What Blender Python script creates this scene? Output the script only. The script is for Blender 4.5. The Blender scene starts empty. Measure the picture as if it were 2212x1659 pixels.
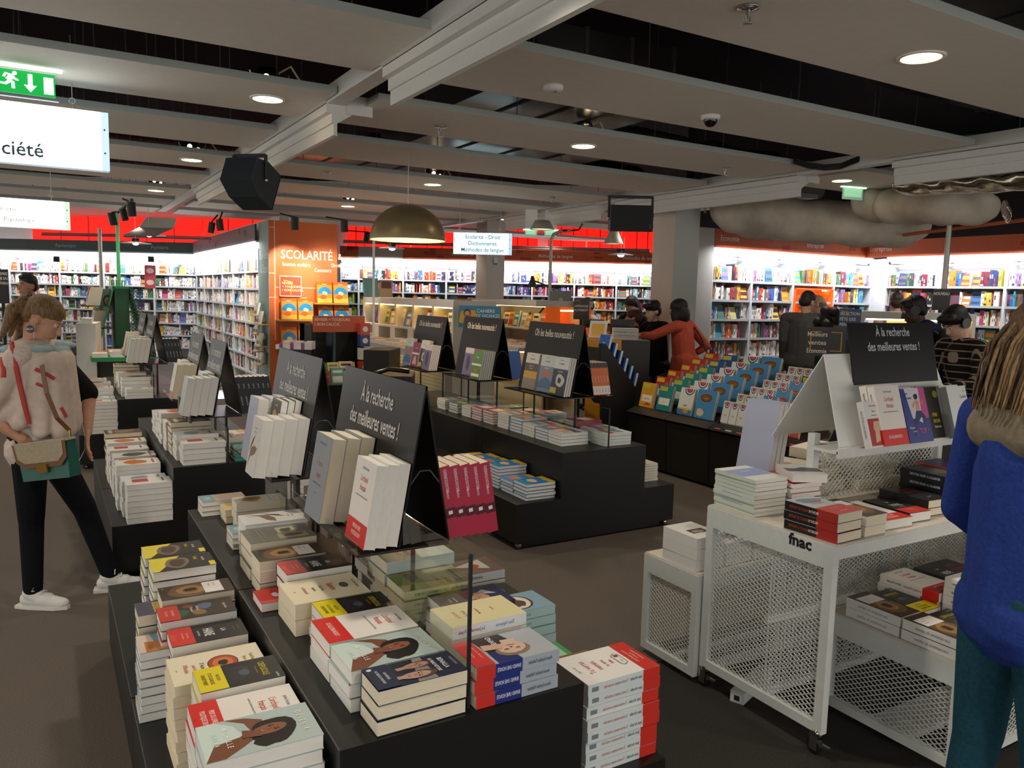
AMB=1.5; LAMP_W=75; STRIP_E=9.0; WASH=9
import bpy, bmesh, math, random
from mathutils import Vector, Matrix, Quaternion
random.seed(7)
SC = bpy.context.scene
COL = SC.collection
PI = math.pi
V = Vector

# ---------------------------------------------------------------- camera geometry
FW, FH = 2212, 1659
CX, CY = 1106.0, 829.5
VP_Y = (97.0, 613.0)      # where the long direction of the tables (world +Y) vanishes
VP_X = (3990.0, 709.0)    # where the ceiling panels (world +X) vanish
FPX = math.sqrt(-((VP_Y[0]-CX)*(VP_X[0]-CX)+(VP_Y[1]-CY)*(VP_X[1]-CY)))
AY = V((VP_Y[0]-CX, VP_Y[1]-CY, FPX)).normalized()
AX = V((VP_X[0]-CX, VP_X[1]-CY, FPX)).normalized()
AX = (AX - AY*AX.dot(AY)).normalized()
AZ = AX.cross(AY)
if AZ.y > 0: AZ = -AZ
EYE = V((0, 0, 1.70))
def ray(x, y):
    q = V((x-CX, y-CY, FPX))
    return V((AX.dot(q), AY.dot(q), AZ.dot(q)))
def onz(x, y, h):
    r = ray(x, y); return EYE + r*((h-EYE.z)/r.z)
def ony(x, y, Y):
    r = ray(x, y); return EYE + r*(Y/r.y)
def onx(x, y, X):
    r = ray(x, y); return EYE + r*(X/r.x)
def deep(x, y, d):
    return EYE + ray(x, y)*(d/FPX)
def onplane(x, y, p, n):
    r = ray(x, y); return EYE + r*((V(p)-EYE).dot(n)/r.dot(n))

def make_camera():
    cd = bpy.data.cameras.new('camera'); co = bpy.data.objects.new('camera', cd); COL.objects.link(co)
    cd.sensor_fit = 'HORIZONTAL'; cd.sensor_width = 36.0; cd.lens = FPX/FW*36.0
    cd.clip_start = .05; cd.clip_end = 100
    Rw = Matrix(((AX.x, -AX.y, -AX.z), (AY.x, -AY.y, -AY.z), (AZ.x, -AZ.y, -AZ.z)))
    co.matrix_world = Matrix.Translation(EYE) @ Rw.to_4x4()
    SC.camera = co
make_camera()

# ---------------------------------------------------------------- materials
def lin(c):
    return c/12.92 if c <= .04045 else ((c+.055)/1.055)**2.4
def rgb(c):
    if isinstance(c, str):
        c = c.lstrip('#'); c = tuple(int(c[i:i+2], 16) for i in (0, 2, 4))
    return tuple(lin(v/255.0) for v in c[:3])
MATS = {}
def mat(col, rough=.5, metal=0.0, emit=0.0, spec=.5, var=.0, scale=40, coat=0.0, alpha=1.0, trans=0.0, stretch=None, bump=0.0, col2=None):
    key = (str(col), rough, metal, emit, spec, var, scale, coat, alpha, trans, str(stretch), bump, str(col2))
    if key in MATS: return MATS[key]
    m = bpy.data.materials.new('finish_%s' % str(col).strip('#').replace(' ', '')[:24])
    m.use_nodes = True
    nt = m.node_tree; b = nt.nodes['Principled BSDF']
    c = rgb(col)
    b.inputs['Base Color'].default_value = (*c, 1)
    b.inputs['Roughness'].default_value = rough
    b.inputs['Metallic'].default_value = metal
    b.inputs['Specular IOR Level'].default_value = spec
    if coat: b.inputs['Coat Weight'].default_value = coat; b.inputs['Coat Roughness'].default_value = .12
    if emit:
        b.inputs['Emission Color'].default_value = (*c, 1); b.inputs['Emission Strength'].default_value = emit
    if trans:
        b.inputs['Transmission Weight'].default_value = trans; b.inputs['IOR'].default_value = 1.45
    if alpha < 1: b.inputs['Alpha'].default_value = alpha
    if var or bump or col2:
        tc = nt.nodes.new('ShaderNodeTexCoord'); mp = nt.nodes.new('ShaderNodeMapping')
        nz = nt.nodes.new('ShaderNodeTexNoise'); nz.inputs['Scale'].default_value = scale; nz.inputs['Detail'].default_value = 4
        nt.links.new(tc.outputs['Object'], mp.inputs['Vector']); nt.links.new(mp.outputs['Vector'], nz.inputs['Vector'])
        if stretch: mp.inputs['Scale'].default_value = stretch
        if var or col2:
            mx = nt.nodes.new('ShaderNodeMix'); mx.data_type = 'RGBA'
            c2 = rgb(col2) if col2 else tuple(max(0, v*(1-var)) for v in c)
            mx.inputs['A'].default_value = (*c2, 1); mx.inputs['B'].default_value = (*(c if col2 else tuple(min(1, v*(1+var*.6)) for v in c)), 1)
            rp = nt.nodes.new('ShaderNodeValToRGB'); rp.color_ramp.elements[0].position = .35; rp.color_ramp.elements[1].position = .65
            nt.links.new(nz.outputs['Fac'], rp.inputs['Fac']); nt.links.new(rp.outputs['Color'], mx.inputs['Factor'])
            nt.links.new(mx.outputs['Result'], b.inputs['Base Color'])
        if bump:
            bp = nt.nodes.new('ShaderNodeBump'); bp.inputs['Strength'].default_value = bump; bp.inputs['Distance'].default_value = .01
            nt.links.new(nz.outputs['Fac'], bp.inputs['Height']); nt.links.new(bp.outputs['Normal'], b.inputs['Normal'])
    MATS[key] = m
    return m
def ink(c): return mat(c, .45)
def gloss(c): return mat(c, .28, spec=.5)
def glassmat():
    if 'glass' in MATS: return MATS['glass']
    m = bpy.data.materials.new('clear_glass'); m.use_nodes = True
    nt = m.node_tree; nt.nodes.clear()
    o = nt.nodes.new('ShaderNodeOutputMaterial'); mx = nt.nodes.new('ShaderNodeMixShader')
    t = nt.nodes.new('ShaderNodeBsdfTransparent'); g = nt.nodes.new('ShaderNodeBsdfGlossy'); f = nt.nodes.new('ShaderNodeFresnel')
    t.inputs['Color'].default_value = (.955, .975, .965, 1); g.inputs['Roughness'].default_value = .03; f.inputs['IOR'].default_value = 1.5
    gm = nt.nodes.new('ShaderNodeNewGeometry'); iv = nt.nodes.new('ShaderNodeMath'); iv.operation = 'SUBTRACT'; iv.inputs[0].default_value = 1.0; mu = nt.nodes.new('ShaderNodeMath'); mu.operation = 'MULTIPLY'; mu.use_clamp = True
    nt.links.new(gm.outputs['Backfacing'], iv.inputs[1]); nt.links.new(iv.outputs[0], mu.inputs[0]); nt.links.new(f.outputs[0], mu.inputs[1]); nt.links.new(mu.outputs[0], mx.inputs[0]); nt.links.new(t.outputs[0], mx.inputs[1]); nt.links.new(g.outputs[0], mx.inputs[2]); nt.links.new(mx.outputs[0], o.inputs[0])
    MATS['glass'] = m
    return m

BLACKT = mat('#171614', .42, spec=.42, var=.12, scale=60)
BLACK = mat('#141414', .5)
STANDB = mat('#120f0d', .34, spec=.22)
WHITE = mat('#e6e4df', .5, var=.03)
CREAM = mat('#e4dccb', .6, var=.03)
STEEL = mat('#b9b9b6', .35, metal=1.0)
CHROME = mat('#d0d0d0', .15, metal=1.0)
PAGES = mat('#e9e6df', .8, var=.07, scale=30, stretch=(1, 1, 40))
PAGESC = mat('#e4d9bf', .8, var=.08, scale=30, stretch=(1, 1, 40))
GREYW = mat('#c4c6c6', .5, var=.04)
PANELM = mat('#f1e9de', .75, var=.02, scale=15)

# ---------------------------------------------------------------- text outlines
TXT = {}
def tgeo(s, bold=False):
    if (s, bold) in TXT: return TXT[(s, bold)]
    c = bpy.data.curves.new('t', 'FONT'); c.body = s; c.size = 1.0; c.resolution_u = 2; c.offset = .035 if bold else .011; c.fill_mode = 'FRONT'
    o = bpy.data.objects.new('t', c); COL.objects.link(o)
    dg = bpy.context.evaluated_depsgraph_get(); dg.update()
    ev = o.evaluated_get(dg); me = ev.to_mesh()
    vs = [(v.co.x, v.co.y) for v in me.vertices]
    fs = [tuple(p.vertices) for p in me.polygons]
    ev.to_mesh_clear(); bpy.data.objects.remove(o); bpy.data.curves.remove(c)
    if vs:
        x0 = min(v[0] for v in vs); x1 = max(v[0] for v in vs)
    else: x0 = x1 = 0
    TXT[(s, bold)] = (vs, fs, x0, x1)
    return TXT[(s, bold)]

# ---------------------------------------------------------------- mesh builder
class MB:
    def __init__(self):
        self.v = []; self.f = []; self.m = []; self.s = []; self.mats = []; self.T = None
    def mi(self, m):
        if m not in self.mats: self.mats.append(m)
        return self.mats.index(m)
    def add(self, vs, fs, m, smooth=False):
        b = len(self.v); i = self.mi(m)
        if self.T is not None: vs = [self.T @ V(p) for p in vs]
        self.v.extend([tuple(p) for p in vs])
        for f in fs:
            self.f.append(tuple(b+k for k in f)); self.m.append(i); self.s.append(smooth)
        return self
    def bx(self, x0, x1, y0, y1, z0, z1, m):
        vs = [(x0, y0, z0), (x1, y0, z0), (x1, y1, z0), (x0, y1, z0), (x0, y0, z1), (x1, y0, z1), (x1, y1, z1), (x0, y1, z1)]
        return self.add(vs, [(0, 3, 2, 1), (4, 5, 6, 7), (0, 1, 5, 4), (1, 2, 6, 5), (2, 3, 7, 6), (3, 0, 4, 7)], m)
    def bev(self, x0, x1, y0, y1, z0, z1, m, r=.006):
        # box with its four vertical and top edges softened
        pr = [(x0+r, y0), (x1-r, y0), (x1, y0+r), (x1, y1-r), (x1-r, y1), (x0+r, y1), (x0, y1-r), (x0, y0+r)]
        ins = [(x0+r, y0+r), (x1-r, y0+r), (x1-r, y0+r), (x1-r, y1-r), (x1-r, y1-r), (x0+r, y1-r), (x0+r, y1-r), (x0+r, y0+r)]
        vs = [(a, b, z0) for a, b in pr] + [(a, b, z1-r) for a, b in pr] + [(a*.6+c*.4, b*.6+d*.4, z1-r*.2) for (a, b), (c, d) in zip(pr, ins)]
        n = 8; fs = [tuple(range(n-1, -1, -1)), tuple(range(2*n, 3*n))]
        for k in range(2):
            for i in range(n):
                j = (i+1) % n; fs.append((k*n+i, k*n+j, (k+1)*n+j, (k+1)*n+i))
        return self.add(vs, fs, m)
    def hexa(self, p, m):
        return self.add(p, [(0, 3, 2, 1), (4, 5, 6, 7), (0, 1, 5, 4), (1, 2, 6, 5), (2, 3, 7, 6), (3, 0, 4, 7)], m)
    def poly(self, pts, m): return self.add(pts, [tuple(range(len(pts)))], m)
    def extr(self, pts, d, m):
        d = V(d); n = len(pts); vs = [V(p) for p in pts] + [V(p)+d for p in pts]
        fs = [tuple(range(n-1, -1, -1)), tuple(range(n, 2*n))] + [(i, (i+1) % n, n+(i+1) % n, n+i) for i in range(n)]
        return self.add(vs, fs, m)
    def tube(self, pts, r, m, n=8, smooth=True, caps=True):
        pts = [V(p) for p in pts]; rs = r if isinstance(r, (list, tuple)) else [r]*len(pts)
        vs = []; fs = []; prev = None
        for k, p in enumerate(pts):
            t = ((pts[min(k+1, len(pts)-1)] - pts[max(k-1, 0)])).normalized()
            if prev is None:
                a = t.orthogonal().normalized()
            else:
                a = (prev - t*prev.dot(t)).normalized()
            prev = a; b = t.cross(a)
            for i in range(n):
                w = 2*PI*i/n; vs.append(p + (a*math.cos(w)+b*math.sin(w))*rs[k])
        for k in range(len(pts)-1):
            for i in range(n):
                j = (i+1) % n; fs.append((k*n+i, k*n+j, (k+1)*n+j, (k+1)*n+i))
        self.add(vs, fs, m, smooth)
        if caps: self.add(vs[:n], [tuple(range(n-1, -1, -1))], m); self.add(vs[-n:], [tuple(range(n))], m)
        return self
    def lathe(self, prof, c, m, n=24, axis=None, smooth=True):
        c = V(c); q = Matrix.Identity(3) if axis is None else V(axis).to_track_quat('Z', 'Y').to_matrix()
        vs = [c + q @ V((r*math.cos(2*PI*i/n), r*math.sin(2*PI*i/n), z)) for r, z in prof for i in range(n)]
        fs = [(k*n+i, k*n+(i+1) % n, (k+1)*n+(i+1) % n, (k+1)*n+i) for k in range(len(prof)-1) for i in range(n)]
        return self.add(vs, fs, m, smooth)
    def disc(self, c, ux, uy, rx, ry, m, n=16):
        c = V(c); ux = V(ux); uy = V(uy)
        return self.poly([c+ux*(rx*math.cos(2*PI*i/n))+uy*(ry*math.sin(2*PI*i/n)) for i in range(n)], m)
    def ball(self, c, r, m, sx=1, sy=1, sz=1, n=12):
        prof = [(r*math.sin(PI*k/(n//2+2)), -r*math.cos(PI*k/(n//2+2))) for k in range(n//2+3)]
        c = V(c); vs = [c+V((a*math.cos(2*PI*i/n)*sx, a*math.sin(2*PI*i/n)*sy, z*sz)) for a, z in prof for i in range(n)]
        fs = [(k*n+i, k*n+(i+1) % n, (k+1)*n+(i+1) % n, (k+1)*n+i) for k in range(len(prof)-1) for i in range(n)]
        return self.add(vs, fs, m, True)
    def text(self, s, o, ux, uy, size, m, align='L', fit=None, xs=1.0, off=0.0, bold=False):
        # lettering lying on a face: o = baseline anchor, ux = reading direction, uy = up
        vs, fs, x0, x1 = tgeo(s, bold)
        if not fs: return self
        ux = V(ux).normalized(); uy = V(uy).normalized(); o = V(o) + ux.cross(uy)*off
        w = (x1-x0)*size*xs
        if fit and w > fit: xs *= fit/w; w = fit
        dx = {'L': 0, 'C': -w/2, 'R': -w}[align]
        return self.add([o + ux*(dx+(x-x0)*size*xs) + uy*(y*size) for x, y in vs], fs, m)
    def mesh(self, name):
        me = bpy.data.meshes.new(name); me.from_pydata(self.v, [], self.f)
        for m in self.mats: me.materials.append(m)
        me.polygons.foreach_set('material_index', self.m); me.polygons.foreach_set('use_smooth', self.s)
        me.update(); return me
    def build(self, name, parent=None, M=None):
        o = bpy.data.objects.new(name, self.mesh(name)); COL.objects.link(o)
        if M is not None: o.matrix_world = M
        if parent is not None: o.parent = parent
        return o

def tag(o, label=None, cat=None, group=None, kind=None):
    if label: o['label'] = label
    if cat: o['category'] = cat
    if group: o['group'] = group
    if kind: o['kind'] = kind
    return o
def empty(name, loc=(0, 0, 0), label=None, cat=None, group=None, M=None):
    o = bpy.data.objects.new(name, None); COL.objects.link(o); o.empty_display_size = .05
    if M is not None: o.matrix_world = M
    else: o.location = loc
    return tag(o, label, cat, group)
def structure(mb, name): return tag(mb.build(name), kind='structure')
def copy_tree(o, M=None, label=None, group=None):
    c = o.copy(); COL.objects.link(c)
    if M is not None: c.matrix_world = M
    if label: c['label'] = label
    if group: c['group'] = group
    for ch in KIDS.get(o.name, []):
        d = ch.copy(); COL.objects.link(d); d.parent = c
        for g in KIDS.get(ch.name, []):
            e = g.copy(); COL.objects.link(e); e.parent = d
    return c
KIDS = {}
def kid(parent, o):
    KIDS.setdefault(parent.name, []).append(o); o.parent = parent; return o
def frame(o, ux, uy, uz):
    ux, uy, uz = V(ux), V(uy), V(uz)
    return Matrix(((ux.x, uy.x, uz.x, o[0]), (ux.y, uy.y, uz.y, o[1]), (ux.z, uy.z, uz.z, o[2]), (0, 0, 0, 1)))
def rotz(x, y, z, a): return Matrix.Translation((x, y, z)) @ Matrix.Rotation(a, 4, 'Z')
ORD = ['topmost', 'second', 'third', 'fourth', 'fifth', 'sixth', 'seventh', 'eighth', 'ninth', 'tenth', 'eleventh', 'twelfth', 'thirteenth', 'fourteenth']
def nth(i):
    w = ['first', 'second', 'third', 'fourth', 'fifth', 'sixth', 'seventh', 'eighth', 'ninth', 'tenth', 'eleventh', 'twelfth', 'thirteenth', 'fourteenth', 'fifteenth', 'sixteenth', 'seventeenth', 'eighteenth', 'nineteenth', 'twentieth']
    if i < 20: return w[i]
    t = ['twenty', 'thirty', 'forty'][(i+1)//10-2]; r = (i+1) % 10
    return {'twenty': 'twentieth', 'thirty': 'thirtieth', 'forty': 'fortieth'}[t] if r == 0 else t+'-'+w[r-1]
# ---------------------------------------------------------------- render look and ambient light
SC.view_settings.view_transform = 'Standard'
SC.view_settings.look = 'None'
SC.view_settings.gamma = 1.0
SC.view_settings.use_curve_mapping = False
SC.view_settings.exposure = 0.32
SC.cycles.use_denoising = True
SC.cycles.max_bounces = 8
SC.cycles.diffuse_bounces = 4
SC.cycles.transparent_max_bounces = 12
SC.cycles.caustics_reflective = False
SC.cycles.caustics_refractive = False
SC.cycles.sample_clamp_indirect = 6.0
W = bpy.data.worlds.new('ambience'); SC.world = W; W.use_nodes = True
W.node_tree.nodes['Background'].inputs[0].default_value = (1.0, .96, .90, 1)
W.node_tree.nodes['Background'].inputs[1].default_value = AMB

# ---------------------------------------------------------------- floor, slab, walls
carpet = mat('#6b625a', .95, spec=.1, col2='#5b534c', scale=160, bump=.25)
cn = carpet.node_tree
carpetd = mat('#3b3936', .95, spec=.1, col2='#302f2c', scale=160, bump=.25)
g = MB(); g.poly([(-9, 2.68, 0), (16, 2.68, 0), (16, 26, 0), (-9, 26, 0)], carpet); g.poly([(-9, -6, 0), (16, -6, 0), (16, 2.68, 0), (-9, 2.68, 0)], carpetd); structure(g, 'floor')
slab = mat('#070707', .95, spec=.1, col2='#0d0c0b', scale=2)
upm = mat('#241f1c', .9, spec=.1)
g = MB(); g.bx(-9, 16, -6, 26, 4.3, 4.5, slab); structure(g, 'ceiling')
for nm, b in (('wall_void_left', (-9.1, -9, -6, 26)), ('wall_void_right', (16, 16.1, -6, 26)), ('wall_void_front', (-9, 16, -6.1, -6))):  # unseen bulkheads added to keep ambient light out of the ceiling void
    g = MB(); g.bx(*b, 3.1, 4.3, slab); structure(g, nm)
# the long back wall runs obliquely behind the whole shop
BW0 = V((-2.2, 23.55, 0)); BWD = V((1, -.66, 0)).normalized(); BWN = V((-BWD.y, BWD.x, 0))  # BWN points away from the room
def bwu(px):                      # distance along the back wall where the photo column px meets it (at eye height)
    p = onplane(px, 640, BW0, BWN); return (p-BW0).dot(BWD)
def bwp(u, v, z): return BW0 + BWD*u - BWN*v + V((0, 0, z))   # v = distance out into the room
wallm = mat('#cfcac2', .8, var=.03)
g = MB(); a, b = bwp(-3, -.5, 0), bwp(19, -.5, 0)
g.extr([a, b, b+BWN*.2, a+BWN*.2], (0, 0, 4.3), wallm); structure(g, 'wall_back')
g = MB(); g.bx(3.35, 3.5, 13.25, 19.6, 0, 2.9, wallm); structure(g, 'wall_side')
g = MB(); g.bx(8.45, 12.9, 9.05, 9.2, 0, 2.5, wallm); g.bx(8.45, 12.9, 9.05, 9.2, 2.5, 4.3, upm); structure(g, 'wall_economy')
g = MB(); g.bx(12.55, 12.75, -2, 9.05, 0, 2.5, wallm); g.bx(12.55, 12.75, -2, 9.05, 2.5, 4.3, upm); structure(g, 'wall_right')
# red wall above the back bookcases; emission stands in for red light on it
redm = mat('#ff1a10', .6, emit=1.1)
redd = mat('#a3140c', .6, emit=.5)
us = [bwu(-30)]
gaps = [(110, 130), (375, 388), (425, 440)]
segs = [(60, 243), (247, 428), (431, 592), (742, 800), (803, 880), (883, 982), (1090, 1158), (1180, 1262), (1266, 1345), (1348, 1420)]
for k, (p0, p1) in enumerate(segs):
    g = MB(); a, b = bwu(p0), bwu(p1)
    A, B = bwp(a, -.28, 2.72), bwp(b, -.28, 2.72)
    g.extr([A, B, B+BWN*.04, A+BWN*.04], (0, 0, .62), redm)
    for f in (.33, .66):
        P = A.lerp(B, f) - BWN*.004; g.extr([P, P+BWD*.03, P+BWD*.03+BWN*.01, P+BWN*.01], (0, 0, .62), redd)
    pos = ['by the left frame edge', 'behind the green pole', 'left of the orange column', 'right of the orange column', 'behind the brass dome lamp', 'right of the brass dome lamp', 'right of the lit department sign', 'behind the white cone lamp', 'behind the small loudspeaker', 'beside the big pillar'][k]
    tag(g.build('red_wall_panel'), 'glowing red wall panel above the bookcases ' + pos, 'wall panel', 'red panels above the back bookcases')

# ---------------------------------------------------------------- pillars
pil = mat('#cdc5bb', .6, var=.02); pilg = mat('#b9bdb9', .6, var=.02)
# big pillar with a light face and a grey face, bookcase end panel behind it
pb = V((8.0, 8.95, 0))
def prism_px(name, pxs, depths, z0, z1, m, ztop=None):
    g = MB(); pts = [V((*deep(px, 640, d).xy, z0)) for px, d in zip(pxs, depths)]
    g.extr(pts, (0, 0, z1-z0), m); return g
g = MB()
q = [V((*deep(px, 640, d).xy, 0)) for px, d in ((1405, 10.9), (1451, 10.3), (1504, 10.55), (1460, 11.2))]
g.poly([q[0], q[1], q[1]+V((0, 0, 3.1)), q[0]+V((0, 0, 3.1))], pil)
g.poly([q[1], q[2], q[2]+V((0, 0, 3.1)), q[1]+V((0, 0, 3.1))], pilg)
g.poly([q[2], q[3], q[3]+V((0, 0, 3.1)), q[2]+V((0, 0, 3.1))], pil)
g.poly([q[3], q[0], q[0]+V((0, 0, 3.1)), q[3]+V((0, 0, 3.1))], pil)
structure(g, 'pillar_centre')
g = MB()
q = [V((*deep(px, 640, d).xy, 0)) for px, d in ((1027, 16.2), (1049, 15.9), (1088, 16.3), (1066, 16.6))]
g.extr(q, (0, 0, 3.6), pil)
structure(g, 'pillar_back')
p = onplane(1069, 573, q[1], (q[2]-q[1]).cross(V((0, 0, 1)))); ud = (q[2]-q[1]).normalized(); nn = ud.cross(V((0, 0, 1))).normalized()
g = MB(); o = p + nn*.012
g.extr([o-ud*.055, o+ud*.055, o+ud*.055+V((0, 0, .15)), o-ud*.055+V((0, 0, .15))], nn*.006, WHITE)
g.extr([o-ud*.05+nn*.007+V((0, 0, .005)), o+ud*.05+nn*.007+V((0, 0, .005)), o+ud*.05+nn*.007+V((0, 0, .045)), o-ud*.05+nn*.007+V((0, 0, .045))], nn*.002, ink('#3a4f8c'))
tag(g.build('wall_notice'), 'small white notice with blue strip on the narrow back pillar', 'notice')
# ---------------------------------------------------------------- ceiling panels hung below the dark slab
EDGE = [(-2.4, -1.55), (-.88, -.03), (.66, 1.5), (2.2, 3.04), (3.735, 4.62), (5.24, 6.14), (6.74, 7.73), (8.32, 9.29), (9.87, 10.88), (11.42, 12.4), (12.95, 13.9), (14.5, 15.4), (16.0, 16.9)]
edgem = mat('#a9aeaa', .5)
rodm = mat('#5d5d5b', .4, metal=.8)
def ceiling_panel(x0, x1, y0, y1, label, group, hang, round_end=False):
    g = MB(); z0, z1 = 3.0, 3.045
    g.poly([(x0, y0, z0), (x0, y1, z0), (x1, y1, z0), (x1, y0, z0)], PANELM)
    g.poly([(x0, y0, z1), (x1, y0, z1), (x1, y1, z1), (x0, y1, z1)], PANELM)
    g.poly([(x0, y0, z0), (x1, y0, z0), (x1, y0, z1), (x0, y0, z1)], edgem)
    g.poly([(x0, y1, z0), (x0, y1, z1), (x1, y1, z1), (x1, y1, z0)], edgem)
    g.poly([(x1, y0, z0), (x1, y1, z0), (x1, y1, z1), (x1, y0, z1)], edgem); g.poly([(x0, y0, z0), (x0, y0, z1), (x0, y1, z1), (x0, y1, z0)], edgem)
    if round_end:   # upturned rounded lip at the free end
        n = 6; vs = []
        for k in range(n+1):
            w = PI/2*k/n; vs += [(x1+.12*math.sin(w), y0, z0+.12-.12*math.cos(w)), (x1+.12*math.sin(w), y1, z0+.12-.12*math.cos(w))]
        vs += [(x1+.12, y0, z0+.27), (x1+.12, y1, z0+.27)]
        g.add(vs, [(2*k, 2*k+2, 2*k+3, 2*k+1) for k in range(n+1)], PANELM, True)
    o = tag(g.build('ceiling_panel'), label, 'ceiling panel', group)
    for hx in hang:
        if x0+.1 < hx < x1-.1:
            h = MB(); yy = y0+.12+random.random()*.08; h.tube([(hx, yy, z1-.01), (hx+random.uniform(-.03, .03), yy, 4.3)], .004, rodm, 5)
            h.build('hanger', o)
    return o
pn = ['nearest', 'second', 'third', 'fourth', 'fifth', 'sixth', 'seventh', 'eighth', 'ninth', 'tenth', 'eleventh', 'twelfth', 'thirteenth']
for i, (y0, y1) in enumerate(EDGE):
    k = i-3
    if k < -1: continue
    nm = pn[max(0, k)] if k >= 0 else 'overhead'
    hx = [-2.2, -1.4, -.7, -.1, .3, .75, 1.0, 1.35]
    if i < 12:
        far = '' if k >= 0 else ' nearest overhead'
        if k >= 1: ceiling_panel(-6, 1.71, y0, y1, 'long beige ceiling panel left of the white rail, %s gap from the front' % pn[k-1], 'ceiling panels left of the rail', hx)
        if y0 < 9: ceiling_panel(2.0, 6.5, y0, y1, 'beige ceiling panel between the two white rails, %s from the front' % nm, 'ceiling panels between the rails', [2.4, 3.2, 4.6, 5.4])
        else: ceiling_panel(2.0, 11.5 if y0 > 13 else 6.5, y0, y1, 'narrow-looking far ceiling panel between the rails, %s from the front' % nm, 'ceiling panels between the rails', [3, 5])
for (y0, y1, x1, t, r) in [(3.735, 4.62, 8.5, 'nearest of the short beige ceiling panels right of the right rail', False), (5.08, 6.14, 8.28, 'short beige ceiling panel carrying the small green exit sign', True), (6.74, 7.73, 8.4, 'short beige ceiling panel above the big pillar', True), (8.25, 9.2, 8.35, 'farthest short beige ceiling panel by the insulated ducts', True), (9.87, 10.88, 9.5, 'far beige ceiling panel behind the big pillar', False), (11.42, 12.4, 10.0, 'farthest beige ceiling panel beyond the right rail', False)]:
    ceiling_panel(6.95, x1, y0, y1, t, 'ceiling panels right of the right rail', [7.4, 8.0], r)

# ---------------------------------------------------------------- the two white rails with their deep trays
railm = mat('#d8d6d0', .35, var=.02)
def rail(x, y0, y1, label, trays, name='ceiling_rail'):
    g = MB(); g.bx(x-.14, x-.02, y0, y1, 2.985, 3.1, railm)
    o = tag(g.build(name), label, 'ceiling rail')
    for a, b in trays:
        t = MB(); sec = [(-.02, 3.1), (-.02, 3.0), (.0, 2.99), (.0, 2.93), (.035, 2.925), (.035, 2.86), (.05, 2.86), (.05, 2.78), (.075, 2.775), (.075, 2.86), (.2, 2.94), (.2, 3.1)]
        t.extr([(x-.14+q, a, z) for q, z in sec], (0, b-a, 0), railm); t.build('cable_tray', o)
        e = MB(); e.bx(x+.0, x+.19, a-.012, a-.002, 2.93, 3.06, railm); e.build('end_cap', o)
    return o
rail(1.86, 1.0, 15.0, 'long white ceiling rail above the front display table', [(1.2, 4.45), (5.5, 8.15), (8.6, 11.2)])
rail(6.78, 2.2, 15.2, 'long white ceiling rail in front of the big pillar', [(2.3, 4.55), (5.6, 8.6), (9.0, 11.6)])

# ---------------------------------------------------------------- recessed downlights (lamp and lit bulb housing above)
LAMPC = (1.0, .90, .76)
lampface = mat('#ffe2b0', .4, emit=14.0)
bulbm = mat('#ffe9c0', .3, emit=9.0)
def lamp_light(x, y, z, power, r=.09, spot=2.2):
    l = bpy.data.lights.new('downlight_beam', 'SPOT'); l.energy = power; l.color = LAMPC; l.spot_size = spot; l.spot_blend = .6; l.shadow_soft_size = r
    o = bpy.data.objects.new('downlight_beam', l); COL.objects.link(o); o.location = (x, y, z); return o
def downlight(x, y, label):
    g = MB(); z = 2.997
    g.lathe([(.118, .003), (.118, -.004), (.1, -.006), (.098, .0)], (x, y, z), mat('#e8e4da', .4), 28)
    o = tag(g.build('downlight'), label, 'downlight', 'recessed ceiling downlights')
    f = MB(); f.disc((x, y, z-.001), (1, 0, 0), (0, -1, 0), .099, .099, lampface, 28); f.build('lamp_face', o)
    h = MB(); h.lathe([(.1, .055), (.1, .14), (.06, .2), (.0, .2)], (x, y, z), CHROME, 14)
    for s in (-1, 1):
        h.tube([(x+s*.09, y-.05, z+.06), (x+s*.13, y-.06, z+.16)], .006, CHROME, 5)
    h.tube([(x+.06, y, z+.17), (x+.16, y, z+.24), (x+.3, y+.02, z+.06)], .008, mat('#cfc8b0', .5), 6)
    h.build('housing', o)
    b = MB(); b.ball((x-.03, y-.095, z+.12), .022, bulbm); b.build('bulb', o); b = MB(); b.ball((x+.05, y-.1, z+.1), .016, bulbm); b.build('bulb', o)
for x, y, t in [(1.362, 5.676, 'left of the near rail tray'), (1.341, 8.803, 'left of the hanging loudspeaker'), (4.018, 2.632, 'nearest, in the front right panel'), (4.055, 5.725, 'in the panel below the silver duct'), (-1.3, 5.68, 'hidden behind the big lit sign'), (4.05, 8.81, 'above the brass dome lamp'), (1.35, 11.9, 'far left beyond the second rail tray'), (4.05, 11.9, 'in front of the orange column'), (6.72+.62, 5.6, 'at the end of the right rail tray'), (6.9, 11.95, 'above the lit department sign')]:
    downlight(x, y, 'glowing round downlight ' + t)
# the same lamps light the shop, also in the rows outside the frame
for x in (-4.0, -1.32, 1.35, 4.03, 7.4, 10.0):
    for y in (-3.5, -.43, 2.63, 5.7, 8.8, 11.9, 14.9):
        if x > 9 and (y > 8 or y < -1): continue
        lamp_light(x, y, 2.985, LAMP_W)

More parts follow.
